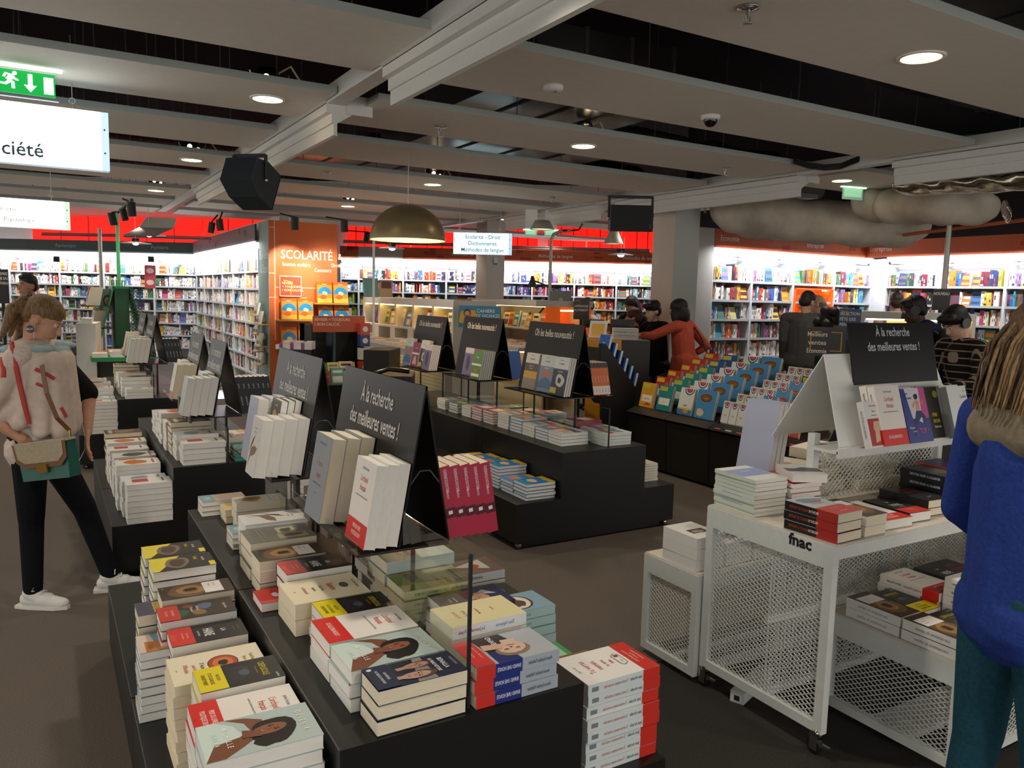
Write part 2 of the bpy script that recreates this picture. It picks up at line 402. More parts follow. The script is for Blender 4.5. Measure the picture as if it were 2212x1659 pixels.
# ---------------------------------------------------------------- small ceiling fittings
def sprinkler(x, y, label):
    g = MB(); g.lathe([(0, 0), (.05, -.002), (.05, -.008), (.02, -.012)], (x, y, 3.0), CHROME, 18)
    g.tube([(x, y, 2.99), (x, y, 2.955)], .011, STEEL, 8); g.tube([(x-.016, y, 2.965), (x-.01, y, 2.93)], .004, STEEL, 5); g.tube([(x+.016, y, 2.965), (x+.01, y, 2.93)], .004, STEEL, 5)
    g.lathe([(0, .002), (.022, 0), (.022, -.004), (0, -.004)], (x, y, 2.93), STEEL, 12)
    tag(g.build('sprinkler'), label, 'sprinkler', 'ceiling sprinklers')
for x, y, t in [(2.74, 2.637, 'in the panel nearest the camera'), (2.713, 5.763, 'left of the downlight under the duct'), (5.812, 5.774, 'beside the right rail'), (2.72, 8.7, 'above the black loudspeaker'), (5.8, 8.85, 'left of the right loudspeaker'), (8.0, 5.35, 'right of the small exit sign'), (8.1, 8.4, 'at the pillar top'), (6.5, 12.1, 'far above the red wall')]:
    sprinkler(x, y, 'small chrome ceiling sprinkler ' + t)
g = MB(); c = (2.763, 4.245, 3.0); g.lathe([(.0, 0), (.062, 0), (.062, -.022), (.05, -.034), (.03, -.04), (0, -.042)], c, mat('#e2e0da', .5), 24)
g.bx(c[0]-.005, c[0]+.005, c[1]-.03, c[1]-.02, 2.956, 2.96, BLACK); tag(g.build('smoke_detector'), 'round white smoke detector on the beige ceiling panel', 'smoke detector')
o = empty('dome_camera', (4.11, 4.258, 3.0), 'white-rimmed black dome security camera under the ceiling panel', 'security camera')
g = MB(); g.lathe([(0, 0), (.068, 0), (.068, -.02), (.05, -.03)], (0, 0, 0), mat('#e2e0da', .5), 24); g.build('base', o)
g = MB(); g.lathe([(.05, -.028)] + [(.05*math.cos(w*PI/12), -.03-.05*math.sin(w*PI/12)) for w in range(1, 7)], (0, 0, 0), mat('#0c0d0e', .08), 20); g.build('dome', o)

# ---------------------------------------------------------------- ducts, trays and pipes in the void
ductm = mat('#a8a49c', .22, metal=1.0, var=.15, scale=3, bump=.05)
ductd = mat('#4e4d4a', .5, metal=.6, var=.2, scale=3)
def boxduct(x0, x1, y0, y1, z0, z1, label, m=ductm, name='air_duct'):
    g = MB(); g.bx(x0, x1, y0, y1, z0, z1, m)
    for k in range(1, 4):
        xx = x0+(x1-x0)*k/4; g.bx(xx-.012, xx+.012, y0-.012, y1+.012, z0-.012, z1+.012, ductd)
    tag(g.build(name), label, 'air duct', 'ventilation ducts')
boxduct(2.9, 4.5, 4.66, 6.6, 3.22, 3.55, 'shiny silver duct box above the downlight, reflecting red')
boxduct(3.2, 5.3, 6.9, 8.3, 3.2, 3.5, 'flat silver duct seen above the sprinkler panel')
boxduct(2.4, 4.2, 8.5, 9.9, 3.2, 3.45, 'far silver duct above the dome lamp')
boxduct(4.2, 6.6, 1.6, 3.75, 3.35, 3.75, 'dark duct in the gap behind the front panel', ductd)
boxduct(5.0, 6.9, 3.1, 3.7, 3.25, 3.5, 'dark duct above the dome camera', ductd)
boxduct(4.9, 6.4, .3, 2.1, 3.2, 3.5, 'silver duct at the upper right frame corner')
boxduct(2.2, 3.6, 2.2, 3.6, 3.5, 3.8, 'dark duct beside the near rail', ductd)
def flex(pts, r, label, m):
    g = MB(); P = []; R = []
    L = [V(p) for p in pts]; n = 26
    for k in range(n+1):
        t = k/n*(len(L)-1); i = min(int(t), len(L)-2); P.append(L[i].lerp(L[i+1], t-i)); R.append(r*(1.0 if k % 2 else .93))
    g.tube(P, R, m, 16); tag(g.build('flexible_duct'), label, 'air duct', 'ventilation ducts')
foil = mat('#b3aa98', .25, metal=1.0, var=.25, scale=14, bump=.5)
flex([(4.7, 6.6, 3.3), (5.3, 6.45, 3.26), (5.9, 6.5, 3.25)], .17, 'crinkled foil hose between the middle panels', ductd)
flex([(5.4, 7.95, 3.2), (6.0, 7.9, 3.2), (6.5, 8.0, 3.2)], .16, 'foil hose right above the right rail', foil)
flex([(6.1, 6.35, 3.25), (6.7, 6.45, 3.22), (7.2, 6.4, 3.25)], .15, 'shiny foil duct beside the right rail', foil)
def wavy(pts, r, name, label, m, n=30, rough=.04, sq=1.0):
    g = MB(); P = [V(p) for p in pts]; nn = n; vs = []; seg = 22
    for k in range(nn+1):
        t = k/nn*(len(P)-1); i = min(int(t), len(P)-2); f = t-i
        c = P[i].lerp(P[i+1], f); d = (P[min(i+1, len(P)-1)]-P[i]).normalized(); a = d.cross(V((0, 0, 1))).normalized()
        rr = r*(1+.05*math.sin(k*1.3)) * (min(1.0, .55+.2*min(k, nn-k)) )
        for j in range(seg):
            w = 2*PI*j/seg; s = rr*(1+rough*math.sin(3*w+k*.9)+rough*random.uniform(-.5, .5)); vs.append(c+a*(s*math.cos(w)*1.25)+V((0, 0, s*math.sin(w)*sq)))
    fs = [(k*seg+j, k*seg+(j+1) % seg, (k+1)*seg+(j+1) % seg, (k+1)*seg+j) for k in range(nn) for j in range(seg)]
    g.add(vs, fs, m, True); g.poly([vs[j] for j in range(seg)][::-1], m); g.poly(vs[-seg:], m)
    return tag(g.build(name), label, 'air duct', 'ventilation ducts')
wool = mat('#cfc5b5', .95, spec=.1, col2='#a2988a', scale=2.2, bump=.4)
wavy([deep(1548, 455, 10.4), deep(1640, 470, 10.0), deep(1760, 478, 9.8), deep(1880, 486, 9.7), deep(1990, 490, 9.8)], .27, 'insulated_duct', 'large grey wool-wrapped duct above the orange shelf fascia', wool)
wavy([deep(1850, 438, 9.2), deep(1920, 446, 8.9), deep(2030, 446, 8.3), deep(2150, 448, 8.2)], .19, 'insulated_duct', 'grey wool-wrapped duct under the crinkled silver duct', wool)
wavy([deep(1945, 405, 7.6), deep(2080, 396, 7.0), deep(2260, 388, 6.4)], .15, 'foil_duct', 'flat crinkled silver foil duct at the right frame edge', foil, rough=.1, sq=.55)
wavy([deep(2168, 445, 7.8), deep(2180, 470, 7.8)], .07, 'duct_elbow', 'round metal elbow under the wool-wrapped duct', ductm)
g = MB(); P = [deep(2212+40, 466, 7.6), deep(2060, 490, 8.6), deep(1860, 516, 10.3)]; g.tube([p+V((0, 0, -.02)) for p in P], .02, mat('#b4572f', .6), 6); tag(g.build('copper_pipe'), 'thin orange-brown pipe below the wool-wrapped ducts', 'pipe')
# perforated cable tray in front of the red panels, and cable trays
trm = mat('#6e6a66', .4, metal=.7)
def ctray(px0, px1, py0, py1, d0, d1, label):
    a, b = deep(px0, py0, d0), deep(px1, py1, d1); g = MB(); up = V((0, 0, .05))
    n = 60
    for k in range(n):
        p = a.lerp(b, k/n); q = a.lerp(b, (k+.55)/n); g.extr([p, q, q+up*.5, p+up*.5], (0, .02, 0), trm)
    g.tube([a, b], .018, trm, 5); g.tube([a+up*.7, b+up*.7], .012, trm, 5); tag(g.build('cable_tray_run'), label, 'cable tray')
ctray(90, 250, 507, 510, 16, 16, 'perforated cable tray before the red wall at far left')
ctray(268, 455, 511, 517, 15.6, 15, 'perforated cable tray behind the hanging disc lamps')
ctray(742, 1100, 523, 534, 15.5, 14.5, 'perforated cable tray behind the brass dome lamp')
ctray(1092, 1404, 536, 544, 14.5, 13.2, 'perforated cable tray between the lit sign and pillar')
# thin red pipes and cable bundles in the void
for (x, y, z, L, t) in [(-.5, 5.0, 3.75, 1.6, 'thin rust-red pipe in the left ceiling gap'), (.8, 10.9, 3.5, 2.0, 'thin rust-red pipe far left in the void'), (5.6, 3.5, 3.9, 1.2, 'red pipe above the dome camera panel')]:
    g = MB(); g.tube([(x-L, y, z), (x+L, y, z)], .025, mat('#5d2218', .6), 8); tag(g.build('sprinkler_pipe'), t, 'pipe')
g = MB(); P = [deep(x, y, 7.4) for x, y in ((1715, 352), (1745, 362), (1780, 367), (1815, 364), (1850, 350), (1866, 340))]
for k in range(3): g.tube([p+V((0, 0, .02*k)) for p in P], .01, BLACK, 5)
tag(g.build('cable_bundle'), 'sagging black cables crossing behind the right rail', 'cable')
g = MB(); g.tube([onz(x, y, 3.2) for x, y in ((2050, 297), (2120, 292), (2200, 289), (2260, 285))], .012, mat('#2f7d68', .5), 6); tag(g.build('green_cable'), 'green cable lying along the right rail', 'cable')
# ---------------------------------------------------------------- wall bookcases
SHELFZ = [2.0, 1.71, 1.42, 1.13, .84, .55, .26]
stripm = mat('#f4f6ff', .5, emit=STRIP_E)
catm = mat('#eceafc', .5, emit=.75)
caseW = mat('#d9dad9', .45, var=.03); caseG = mat('#7f8280', .55, var=.05); caseB = mat('#e6e8ea', .6)
orangef = mat('#c8602f', .5, var=.05); oranger = mat('#b5381f', .5); orangel = mat('#d08055', .5); greenf = mat('#33413c', .5); whitel = mat('#e9dfd4', .5)
def bay(M, w, label, cat_text, tcol, group, slat=True, niche=None):
    o = empty('bookcase', M=M, label=label, cat='bookcase', group=group)
    for s, x in (('l', 0), ('r', w-.02)):
        g = MB(); g.bx(x, x+.02, 0.02, .34, 0, 2.36, caseW)
        for k in range(26):
            zz = 1.75+k*.022
            if slat: g.bx(x-.001, x+.021, .06, .3, zz, zz+.003, caseG)
        g.build('side_panel', o)
    g = MB(); g.bx(.02, w-.02, .335, .35, 0, 1.98, caseG); g.bx(.02, w-.02, .335, .35, 1.98, 2.46, caseB); g.build('back_panel', o)  # white top section paints in the strip's light on the grey back
    for z in SHELFZ:
        g = MB(); g.bx(.02, w-.02, .03, .335, z-.018, z, caseW); g.bx(.02, w-.02, .022, .034, z-.03, z+.004, mat('#b7b9ba', .4)); g.build('shelf', o)
    g = MB(); g.hexa([(0, .0, 2.47), (w, .0, 2.47), (w, .14, 2.372), (0, .14, 2.372), (0, .01, 2.48), (w, .01, 2.48), (w, .15, 2.382), (0, .15, 2.382)], catm)
    if cat_text: g.text(cat_text, (.12, .115, 2.387), (1, 0, 0), (0, -.82, .57), .055, ink(tcol), off=.004)
    g.build('category_strip', o)
    g = MB(); g.bx(.03, w-.03, .12, .15, 2.33, 2.352, stripm); g.build('light_strip', o)
    l = bpy.data.lights.new('added_shelf_fill', 'AREA'); l.shape = 'RECTANGLE'; l.size = w*.92; l.size_y = .04; l.energy = WASH*w; l.color = (.93, .95, 1.0); l.spread = 2.6  # added area light to brighten the shelves, without a fixture
    lo = bpy.data.objects.new('added_shelf_fill', l); COL.objects.link(lo); lo.matrix_world = M @ Matrix.Translation((w/2, -.26, 2.47)) @ Matrix.Rotation(.5, 4, 'X')
    return o
def fascia(M, w, text, kind, label, z0=2.48, z1=2.75):
    base = orangef if kind == 'o' else (greenf if kind == 'g' else wallm)
    g = MB(); g.bx(0, w, -.03, .0, z0, z1, base); h = z1-z0
    if kind == 'o':
        rnd = random.Random(label)
        for k in range(5):
            x = rnd.uniform(.35*w, w-.25); ww = rnd.uniform(.15, .3); hh = rnd.uniform(.07, .12); zz = z0+rnd.choice((0, h-hh, h*.35))
            if rnd.random() < .35: g.bx(x, min(w, x+ww), -.032, -.03, zz, zz+hh, oranger)
            for (a, b, c, d) in ((x, x+ww, zz, zz+.004), (x, x+ww, zz+hh-.004, zz+hh), (x, x+.004, zz, zz+hh), (x+ww-.004, x+ww, zz, zz+hh)): g.bx(a, min(b, w), -.0325, -.03, c, d, orangel)
    if kind == 'g':
        rnd = random.Random(label); gl = mat('#6d7a74', .5)
        for k in range(7):
            x = rnd.uniform(.4, w-.1); r = rnd.uniform(.02, .055); zz = rnd.uniform(z0+r, z1-r)
            g.tube([(x+r*math.cos(t*PI/8), -.032, zz+r*math.sin(t*PI/8)) for t in range(17)], .0025, gl, 4, caps=False)
    if text: g.text(text, (.1, -.03, z0+h*.38), (1, 0, 0), (0, 0, 1), .115, whitel if kind == 'o' else mat('#97a09a', .5), off=.004, xs=.85)
    return tag(g.build('fascia_panel'), label, 'fascia sign', 'shelf fascia signs')

# ---------------------------------------------------------------- books on the wall shelves
PALW = ['#e8e4dc', '#f0ede6', '#dcd6cb', '#e8e4dc', '#f2f0ec', '#cfd4d6', '#ece6d8', '#b8b4ac']
PALC = ['#c23b2e', '#24366e', '#2f6db0', '#e0a32d', '#7a2230', '#1d2126', '#4f7d4a', '#8a6aa3', '#d9782c', '#3d9bb0', '#a9b7bd', '#6b5a4a', '#d8c04a', '#b54a6b', '#39414a']
PALL = ['#22264a', '#30346b', '#55407a', '#2a4d7c', '#6e2f56', '#8d8f9a', '#c9c3d4', '#3b3b46', '#d2d2d8', '#47508a']
NAMES = {'#e8e4dc': 'off-white', '#f0ede6': 'white', '#dcd6cb': 'pale beige', '#f2f0ec': 'bright white', '#cfd4d6': 'pale grey', '#ece6d8': 'cream', '#b8b4ac': 'warm grey', '#c23b2e': 'red', '#24366e': 'navy', '#2f6db0': 'blue', '#e0a32d': 'amber', '#7a2230': 'maroon', '#1d2126': 'black', '#4f7d4a': 'green', '#8a6aa3': 'mauve', '#d9782c': 'orange', '#3d9bb0': 'turquoise', '#a9b7bd': 'blue-grey', '#6b5a4a': 'brown', '#d8c04a': 'yellow', '#b54a6b': 'pink', '#39414a': 'charcoal',
         '#22264a': 'midnight blue', '#30346b': 'indigo', '#55407a': 'purple', '#2a4d7c': 'steel blue', '#6e2f56': 'plum', '#8d8f9a': 'slate grey', '#c9c3d4': 'lilac', '#3b3b46': 'graphite', '#d2d2d8': 'silver', '#47508a': 'violet-blue'}
def fill_row(w, zgap, pal, mix, rnd, thick=(.014, .036), hmax=.245, face=.08):
    # one shelf of books: list of (u0, u1, depth0, height, colour, faces_out)
    out = []; u = .035
    while u < w-.06:
        if rnd.random() < face:
            fw = rnd.uniform(.12, .17)
            if u+fw > w-.04: break
            out.append((u, u+fw, .05, min(hmax, fw*1.45), rnd.choice(pal), True)); u += fw+.006; continue
        if rnd.random() < .03: u += rnd.uniform(.02, .06); continue
        run = rnd.choice((1, 1, 1, 2, 3)); c = rnd.choice(PALW if rnd.random() < mix else pal); h = rnd.uniform(.17, hmax); t = rnd.uniform(*thick); d = rnd.uniform(.04, .075)
        for k in range(run):
            if u+t > w-.04: break
            out.append((u, u+t-.0012, d+rnd.uniform(0, .006), h, c, False)); u += t
    return out
def shelf_book_mesh(g, b, z, rnd):
    u0, u1, d, h, c, fo = b; m = mat(c, .5)
    if fo:
        g.hexa([(u0, d, z), (u1, d, z), (u1, d+.02, z), (u0, d+.02, z), (u0, d+.05, z+h), (u1, d+.05, z+h), (u1, d+.07, z+h), (u0, d+.07, z+h)], m)
        k = mat(rnd.choice(PALC), .5); s = .05/h
        for za, zb in ((.55, .8), (.12, .3)):
            g.poly([(u0+.012, d+s*h*za-.001, z+h*za), (u1-.012, d+s*h*za-.001, z+h*za), (u1-.012, d+s*h*zb-.001, z+h*zb), (u0+.012, d+s*h*zb-.001, z+h*zb)], k)
        return
    dd = min(.33, d+h*.66)
    g.bx(u0, u1, d, dd, z, z+h, m)
    t = u1-u0
    if t > .012:
        k = mat(rnd.choice(('#2b2b2b', '#c23b2e', '#f0ede6', '#24366e', '#e0a32d')), .5)
        za = rnd.uniform(.25, .6)*h; g.bx(u0+t*.28, u1-t*.28, d-.0006, d, z+za, z+za+h*rnd.uniform(.18, .3), k)
        if rnd.random() < .5: g.bx(u0+.0005, u1-.0005, d-.0006, d, z+.01, z+.03+.02*rnd.random(), k)
REST = MB()
def books_in(M, w, rows, pal, mix, seed, where=None, ind=(), group=None, thick=(.014, .036), face=.08, skip=()):
    rnd = random.Random(seed)
    for r in rows:
        if (r in skip): continue
        z = SHELFZ[r]+.004; row = fill_row(w, .27, pal, mix, rnd, thick=(.022, .044) if r in ind else thick, face=face)
        if r in ind:
            for i, b in enumerate(row):
                g = MB(); shelf_book_mesh(g, b, 0, rnd); o = g.build('shelf_book', M=M @ Matrix.Translation((0, 0, z)))
                nm = NAMES.get(b[4], 'pale'); sz = 'face-out' if b[5] else ('thick' if b[1]-b[0] > .034 else 'slim')
                tag(o, '%s %s book, %s from left, %s shelf, %s' % (sz, nm, nth(i), ['top', 'second', 'third'][r], where.replace('the bookcase', 'bookcase')), 'book', group)
        else:
            REST.T = M @ Matrix.Translation((0, 0, z))
            for b in row: shelf_book_mesh(REST, b, 0, rnd)
            REST.T = None
def along(o, ux, uy): return frame(o, ux, uy, (0, 0, 1))

# --- Economy wall (parallel to the ceiling panels) and the right wall
EY = 8.62
ex = [ony(px, 590, EY).x for px in (1541, 1628, 1718, 1806, 1887)]
names = ['the bookcase beside the big pillar', 'the second bookcase from the pillar', 'the bookcase with the orange niche', 'the bookcase left of the white corner']
for k in range(4):
    M = along((ex[k], EY, 0), (1, 0, 0), (0, 1, 0)); w = ex[k+1]-ex[k]
    bay(M, w, ['white bookcase beside the big pillar under the Economie fascia', 'white bookcase second from the pillar with mixed spines', 'white bookcase with an orange lit niche', 'white bookcase just left of the white glowing corner'][k], ['Bourse', 'Par métiers', 'Marketing', 'Par thèmes'][k], '#d98a86', 'bookcases on the Economie wall')
    books_in(M, w, range(6), PALC, .5 if k < 2 else .25, 100+k, names[k], ind=(0, 1), group='books on the Economie wall', face=.05, skip=((1, 2) if k == 2 else ()))
fs = [ex[0]-.02, ony(1731, 530, EY).x, 12.33]
fascia(along((fs[0], EY, 0), (1, 0, 0), (0, 1, 0)), 1, None, 'o', 'x') if False else None
def place_fascia(M, w, text, kind, label, **k):
    o = fascia(M, w, text, kind, label, **k); o.matrix_world = M; return o
place_fascia(along((fs[0], EY, 0), (1, 0, 0), (0, 1, 0)), fs[1]-fs[0], 'Economie', 'o', 'orange shelf fascia reading Economie beside the pillar')
place_fascia(along((fs[1], EY, 0), (1, 0, 0), (0, 1, 0)), 12.2-fs[1], 'Entreprise', 'o', 'orange shelf fascia reading Entreprise left of the corner')
# orange niche in the third bay
M = along((ex[2], EY, 0), (1, 0, 0), (0, 1, 0)); w = ex[3]-ex[2]
orl = mat('#f0641e', .45, emit=.35)
o = empty('display_niche', M=M, label='bright orange lit display niche in the Economie bookcases', cat='display niche')
g = MB(); a, b, c, d = .03, w-.03, 1.3, 1.93
g.bx(a, b, .30, .32, c, d, orl); g.bx(a, a+.02, .0, .3, c, d, orl); g.bx(b-.02, b, .0, .3, c, d, orl); g.bx(a, b, .0, .3, d-.02, d, orl); g.bx(a, b, .0, .3, c, c+.02, orl); g.build('niche_box', o)
g = MB(); g.bx(a+.05, a+.1, .1, .15, d-.035, d-.02, lampface); g.bx(b-.1, b-.05, .1, .15, d-.035, d-.02, lampface); g.build('spot_lamp', o)
for q, (u, c1, lab) in enumerate(((.3, '#f2b22c', 'yellow face-out book standing in the orange niche'), (.58, '#e0569a', 'pink face-out book standing in the orange niche'))):
    g = MB(); b_ = (0, .2, .0, .27, c1, True); shelf_book_mesh(g, b_, 0, random.Random(q)); tag(g.build('niche_book', M=M @ Matrix.Translation((w*u-.03, .1, 1.55-.0))), lab, 'book')
    g = MB(); g.bx(w*u-.06, w*u+.2, .05, .29, 1.53, 1.548, orl); g.build('ledge', o)
RX = 12.05
ry = [onx(px, 590, RX).y for px in (1913, 2028, 2172, 2330)]
names = ['the bookcase right of the white corner', 'the bookcase behind the grey pole', 'the bookcase at the right frame edge']
for k in range(3):
    M = along((RX, ry[k], 0), (0, -1, 0), (1, 0, 0)); w = ry[k]-ry[k+1]
    bay(M, w, ['white bookcase right of the white corner headed Ressources humaines', 'white bookcase behind the tall grey pole', 'white bookcase cut by the right frame edge'][k], ['Ressources humaines', 'Par thèmes', 'Efficacité'][k], '#e39a96', 'bookcases on the right wall')
    books_in(M, w, range(6), PALC, .35, 140+k, names[k], ind=(0, 1), group='books on the right wall', face=.16)
place_fascia(along((RX, 8.62, 0), (0, -1, 0), (1, 0, 0)), 6.0, 'Entreprise', 'o', 'orange shelf fascia reading Entreprise right of the corner')
g = MB(); A = V((ex[4]+.02, EY+.1, 0)); B = V((RX+.1, ry[0]+.02, 0)); g.extr([A, B, B+V((.2, .2, 0)), A+V((.2, .2, 0))], (0, 0, 2.46), mat('#f3f4f4', .5)); g.extr([A.lerp(B, .2)+V((0, 0, 2.3)), A.lerp(B, .8)+V((0, 0, 2.3)), A.lerp(B, .8)+V((.02, .02, 2.3)), A.lerp(B, .2)+V((.02, .02, 2.3))], (-.01, -.01, .05), stripm)
tag(g.build('corner_panel'), 'glowing white corner panel between the two orange fascias', 'shelf corner panel')
# white end panel between the pillar and the Economie bookcases
g = MB(); a = ex[0]-.36; g.bx(a, ex[0]-.03, EY-.02, EY+.35, 0, 2.75, mat('#bdbab3', .6, var=.03)); tag(g.build('end_panel'), 'grey-white end panel between pillar and Economie bookcase', 'end panel')

# --- oblique back wall
bx = [bwu(p) for p in (-85, 21, 129, 224, 332, 426)]
tx = ['', 'Développement personnel', 'Par auteurs', 'Par auteurs', 'Par thèmes']
wl = ['white bookcase at the left frame edge under the dark green fascia', 'white bookcase behind the man in the dark cap', 'white bookcase third from the left under Psychanalyse', 'white bookcase behind the pink hanging signs', 'white bookcase beside the glowing side wall']
for k in range(5):
    M = along(bwp(bx[k], 0, 0), BWD, BWN); bay(M, bx[k+1]-bx[k], wl[k], tx[k], '#b9b7d2', 'bookcases on the back wall')
    books_in(M, bx[k+1]-bx[k], range(7), PALC, .72, 200+k, thick=(.018, .042))
ft = [('Bien-être', 21, 'dark green shelf fascia reading Bien-être'), ('Psychanalyse', 118, 'dark green shelf fascia reading Psychanalyse'), ('', 222, 'dark green shelf fascia with circles behind the green pole'), ('Psychiatrie', 322, 'dark green shelf fascia reading Psychiatrie')]
for k, (t, p, l) in enumerate(ft):
    a = bwu(p if k else -90); b = bwu(ft[k+1][1] if k < 3 else 427); Mx = along(bwp(a, 0, 0), BWD, BWN)
    place_fascia(Mx, b-a, t, 'g', l)
cx = [bwu(p) for p in (735, 774, 870, 963, 1054, 1149, 1240, 1331, 1424)]
tx = ['', 'Français lauréats', 'Français', 'Anglais', 'Anglais', 'Anglais', 'Espagnol', 'Autres langues']
wl = ['white bookcase just right of the orange column', 'white bookcase under the brass dome lamp', 'white bookcase right of the brass dome lamp', 'white bookcase left of the narrow back pillar', 'white bookcase right of the narrow back pillar', 'white bookcase behind the arched grey lamp pole', 'white bookcase of bright red books behind the desk', 'white bookcase beside the big pillar on the back wall']
pals = [['#8fae3a', '#5b7fb5', '#e6e6e0'], PALC, ['#30346b', '#c23b2e', '#d65a35', '#e0a32d', '#2f6db0', '#f0ede6'], PALL, PALL, ['#24366e', '#c23b2e', '#1d2126', '#8a6aa3', '#d8c04a'], ['#c23b2e', '#d8433a', '#e0a32d', '#d9782c', '#f0ede6', '#7a2230'], ['#4f7d4a', '#8a6aa3', '#1d2126', '#a9b7bd', '#7a2230', '#2c7a68']]
for k in range(8):
    M = along(bwp(cx[k], 0, 0), BWD, BWN); bay(M, cx[k+1]-cx[k], wl[k], tx[k], '#d99a98', 'bookcases on the back wall')
    books_in(M, cx[k+1]-cx[k], range(6), pals[k], .25, 240+k, thick=(.018, .042))
ft = [('', 735, 'o', 'plain orange shelf fascia right of the orange column'), (None, 774, 'w', 'blank grey fascia above the dome lamp bookcase'), ('', 870, 'o', 'orange block-patterned fascia right of the dome lamp'), ('Méthodes de langue', 966, 'o', 'orange fascia half hidden by the lit department sign'), ('', 1090, 'o', 'orange block-patterned fascia right of the back pillar'), ('Méthodes de langue', 1152, 'o', 'orange fascia reading Méthodes de langue behind the grey pole'), ('Méthodes de langue', 1333, 'o', 'orange fascia reading Méthodes de langue by the big pillar')]
for k, (t, p, kd, l) in enumerate(ft):
    a = bwu(p); b = bwu(ft[k+1][1]) if k < 6 else bwu(1424); place_fascia(along(bwp(a, 0, 0), BWD, BWN), b-a, t, kd, l)

# --- side wall of the wellness section (faces left, runs away from the camera)
SX = 3.0; y = 13.32; sides = []
for k in range(6):
    M = along((SX, 19.56-k*1.04, 0), (0, -1, 0), (1, 0, 0))
    bay(M, 1.04, 'white wellness bookcase on the side wall, %s from the green end panel' % nth(5-k), '', '#b9b7d2', 'bookcases on the side wall')
    books_in(M, 1.04, range(7), PALC, .72, 300+k, thick=(.02, .042), face=.12)
place_fascia(along((SX, 19.56, 0), (0, -1, 0), (1, 0, 0)), 6.24, '', 'g', 'dark green fascia running along the wellness side wall')
soff = MB(); soff.bx(SX-.02, SX+.34, 13.3, 19.56, 2.46, 2.48, caseB); soff.bx(SX+.02, SX+.05, 13.4, 19.5, 2.44, 2.455, stripm)
tag(soff.build('light_trough'), 'glowing white light trough above the wellness side wall', 'light trough')
tag(REST.build('shelf_books'), 'all the remaining rows of books standing on the wall shelves', 'books', 'books on the wall shelves', 'stuff')
# ---------------------------------------------------------------- paperbacks: a printed cover wrapped round a block of pages
SKIN = '#b98363'; SKIND = '#7c4c34'; HAIRK = '#17110f'
def blob(cx, cy, rx, ry, n=14, seed=0, wob=.12):
    r = random.Random(seed); ph = r.random()*6
    return [(cx+rx*math.cos(2*PI*i/n)*(1+wob*math.sin(3*2*PI*i/n+ph)), cy+ry*math.sin(2*PI*i/n)*(1+wob*math.cos(2*2*PI*i/n+ph))) for i in range(n)]
def face(cx, cy, r, hair, skin, a=0.0, long=False):
    # a printed portrait: hair, neck, face, eyes, nose, mouth; a = tilt
    ca, sa = math.cos(a), math.sin(a)
    def q(pts): return [(cx+(x*ca-y*sa)*r, cy+(x*sa+y*ca)*r) for x, y in pts]
    E = lambda x, y, a, b, n=12: [(x+a*math.cos(2*PI*i/n), y+b*math.sin(2*PI*i/n)) for i in range(n)]
    L = []
    if long: L.append(('P', q(E(0, -.15, 1.35, 1.6, 16)), hair))
    L += [('P', q([(-.4, -1.6), (.4, -1.6), (.38, -.7), (-.38, -.7)]), skin), ('P', q(E(0, .25, .98, 1.1)), hair), ('P', q(E(0, -.08, .78, 1.0)), skin),
          ('P', q(E(-.32, .12, .15, .07, 8)), '#1c1512'), ('P', q(E(.32, .12, .15, .07, 8)), '#1c1512'), ('P', q([(-.48, .3), (-.18, .33), (-.18, .27), (-.48, .24)]), hair), ('P', q([(.18, .33), (.48, .3), (.48, .24), (.18, .27)]), hair),
          ('P', q([(-.1, -.2), (.12, -.2), (.03, .1)]), '#8a5a44'), ('P', q([(-.3, -.48), (0, -.42), (.3, -.48), (0, -.6)]), '#8e3f3a'), ('P', q([(-.2, -.48), (.2, -.48), (0, -.53)]), '#efe6dc')]
    return L
DES = {}
def design(key, w, h, t, col, desc, ops=(), spine=None, sops=(), pages='w', rough=.35):
    DES[key] = dict(w=w, h=h, t=t, col=col, desc=desc, ops=list(ops), spine=spine or col, sops=list(sops), pages=pages, rough=rough, me=None, grp=desc)
def T(s, x, y, size, c, al='L', xs=.8, fit=.9): return ('T', s, x, y, size, c, al, xs, fit)
def B(x0, y0, x1, y1, c): return ('P', [(x0, y0), (x1, y0), (x1, y1), (x0, y1)], c)
design('devenir', .165, .262, .036, '#b3c3c0', 'pale blue memoir with smiling portrait', [
    ('P', [(0, 0), (1, 0), (1, .12), (.75, .3), (.5, .36), (.2, .3), (0, .16)], '#cfe0d8'), ('P', [(.62, .1), (1, 0), (1, .16), (.8, .34), (.66, .45), (.52, .42), (.55, .3)], SKIND),
    ('P', [(0, .24), (.2, .4), (.5, .44), (.42, .56), (.2, .56), (.06, .42)], SKIND),
    ('P', blob(.55, .62, .34, .21, 18, 3, .1), HAIRK), ('P', blob(.8, .55, .14, .12, 12, 5, .2), HAIRK)] + face(.5, .6, .165, HAIRK, '#8d5a3e', .35) + [
    ('P', [(.4, .36), (.6, .34), (.66, .5), (.5, .5)], SKIND),
    T('D E V E N I R', .5, .86, .11, '#efe9da', 'C', .8), T('M I C H E L L E', .5, .2, .1, '#f4f1e8', 'C', .75), T('O B A M A', .5, .1, .09, '#dbe6de', 'C', .75)])
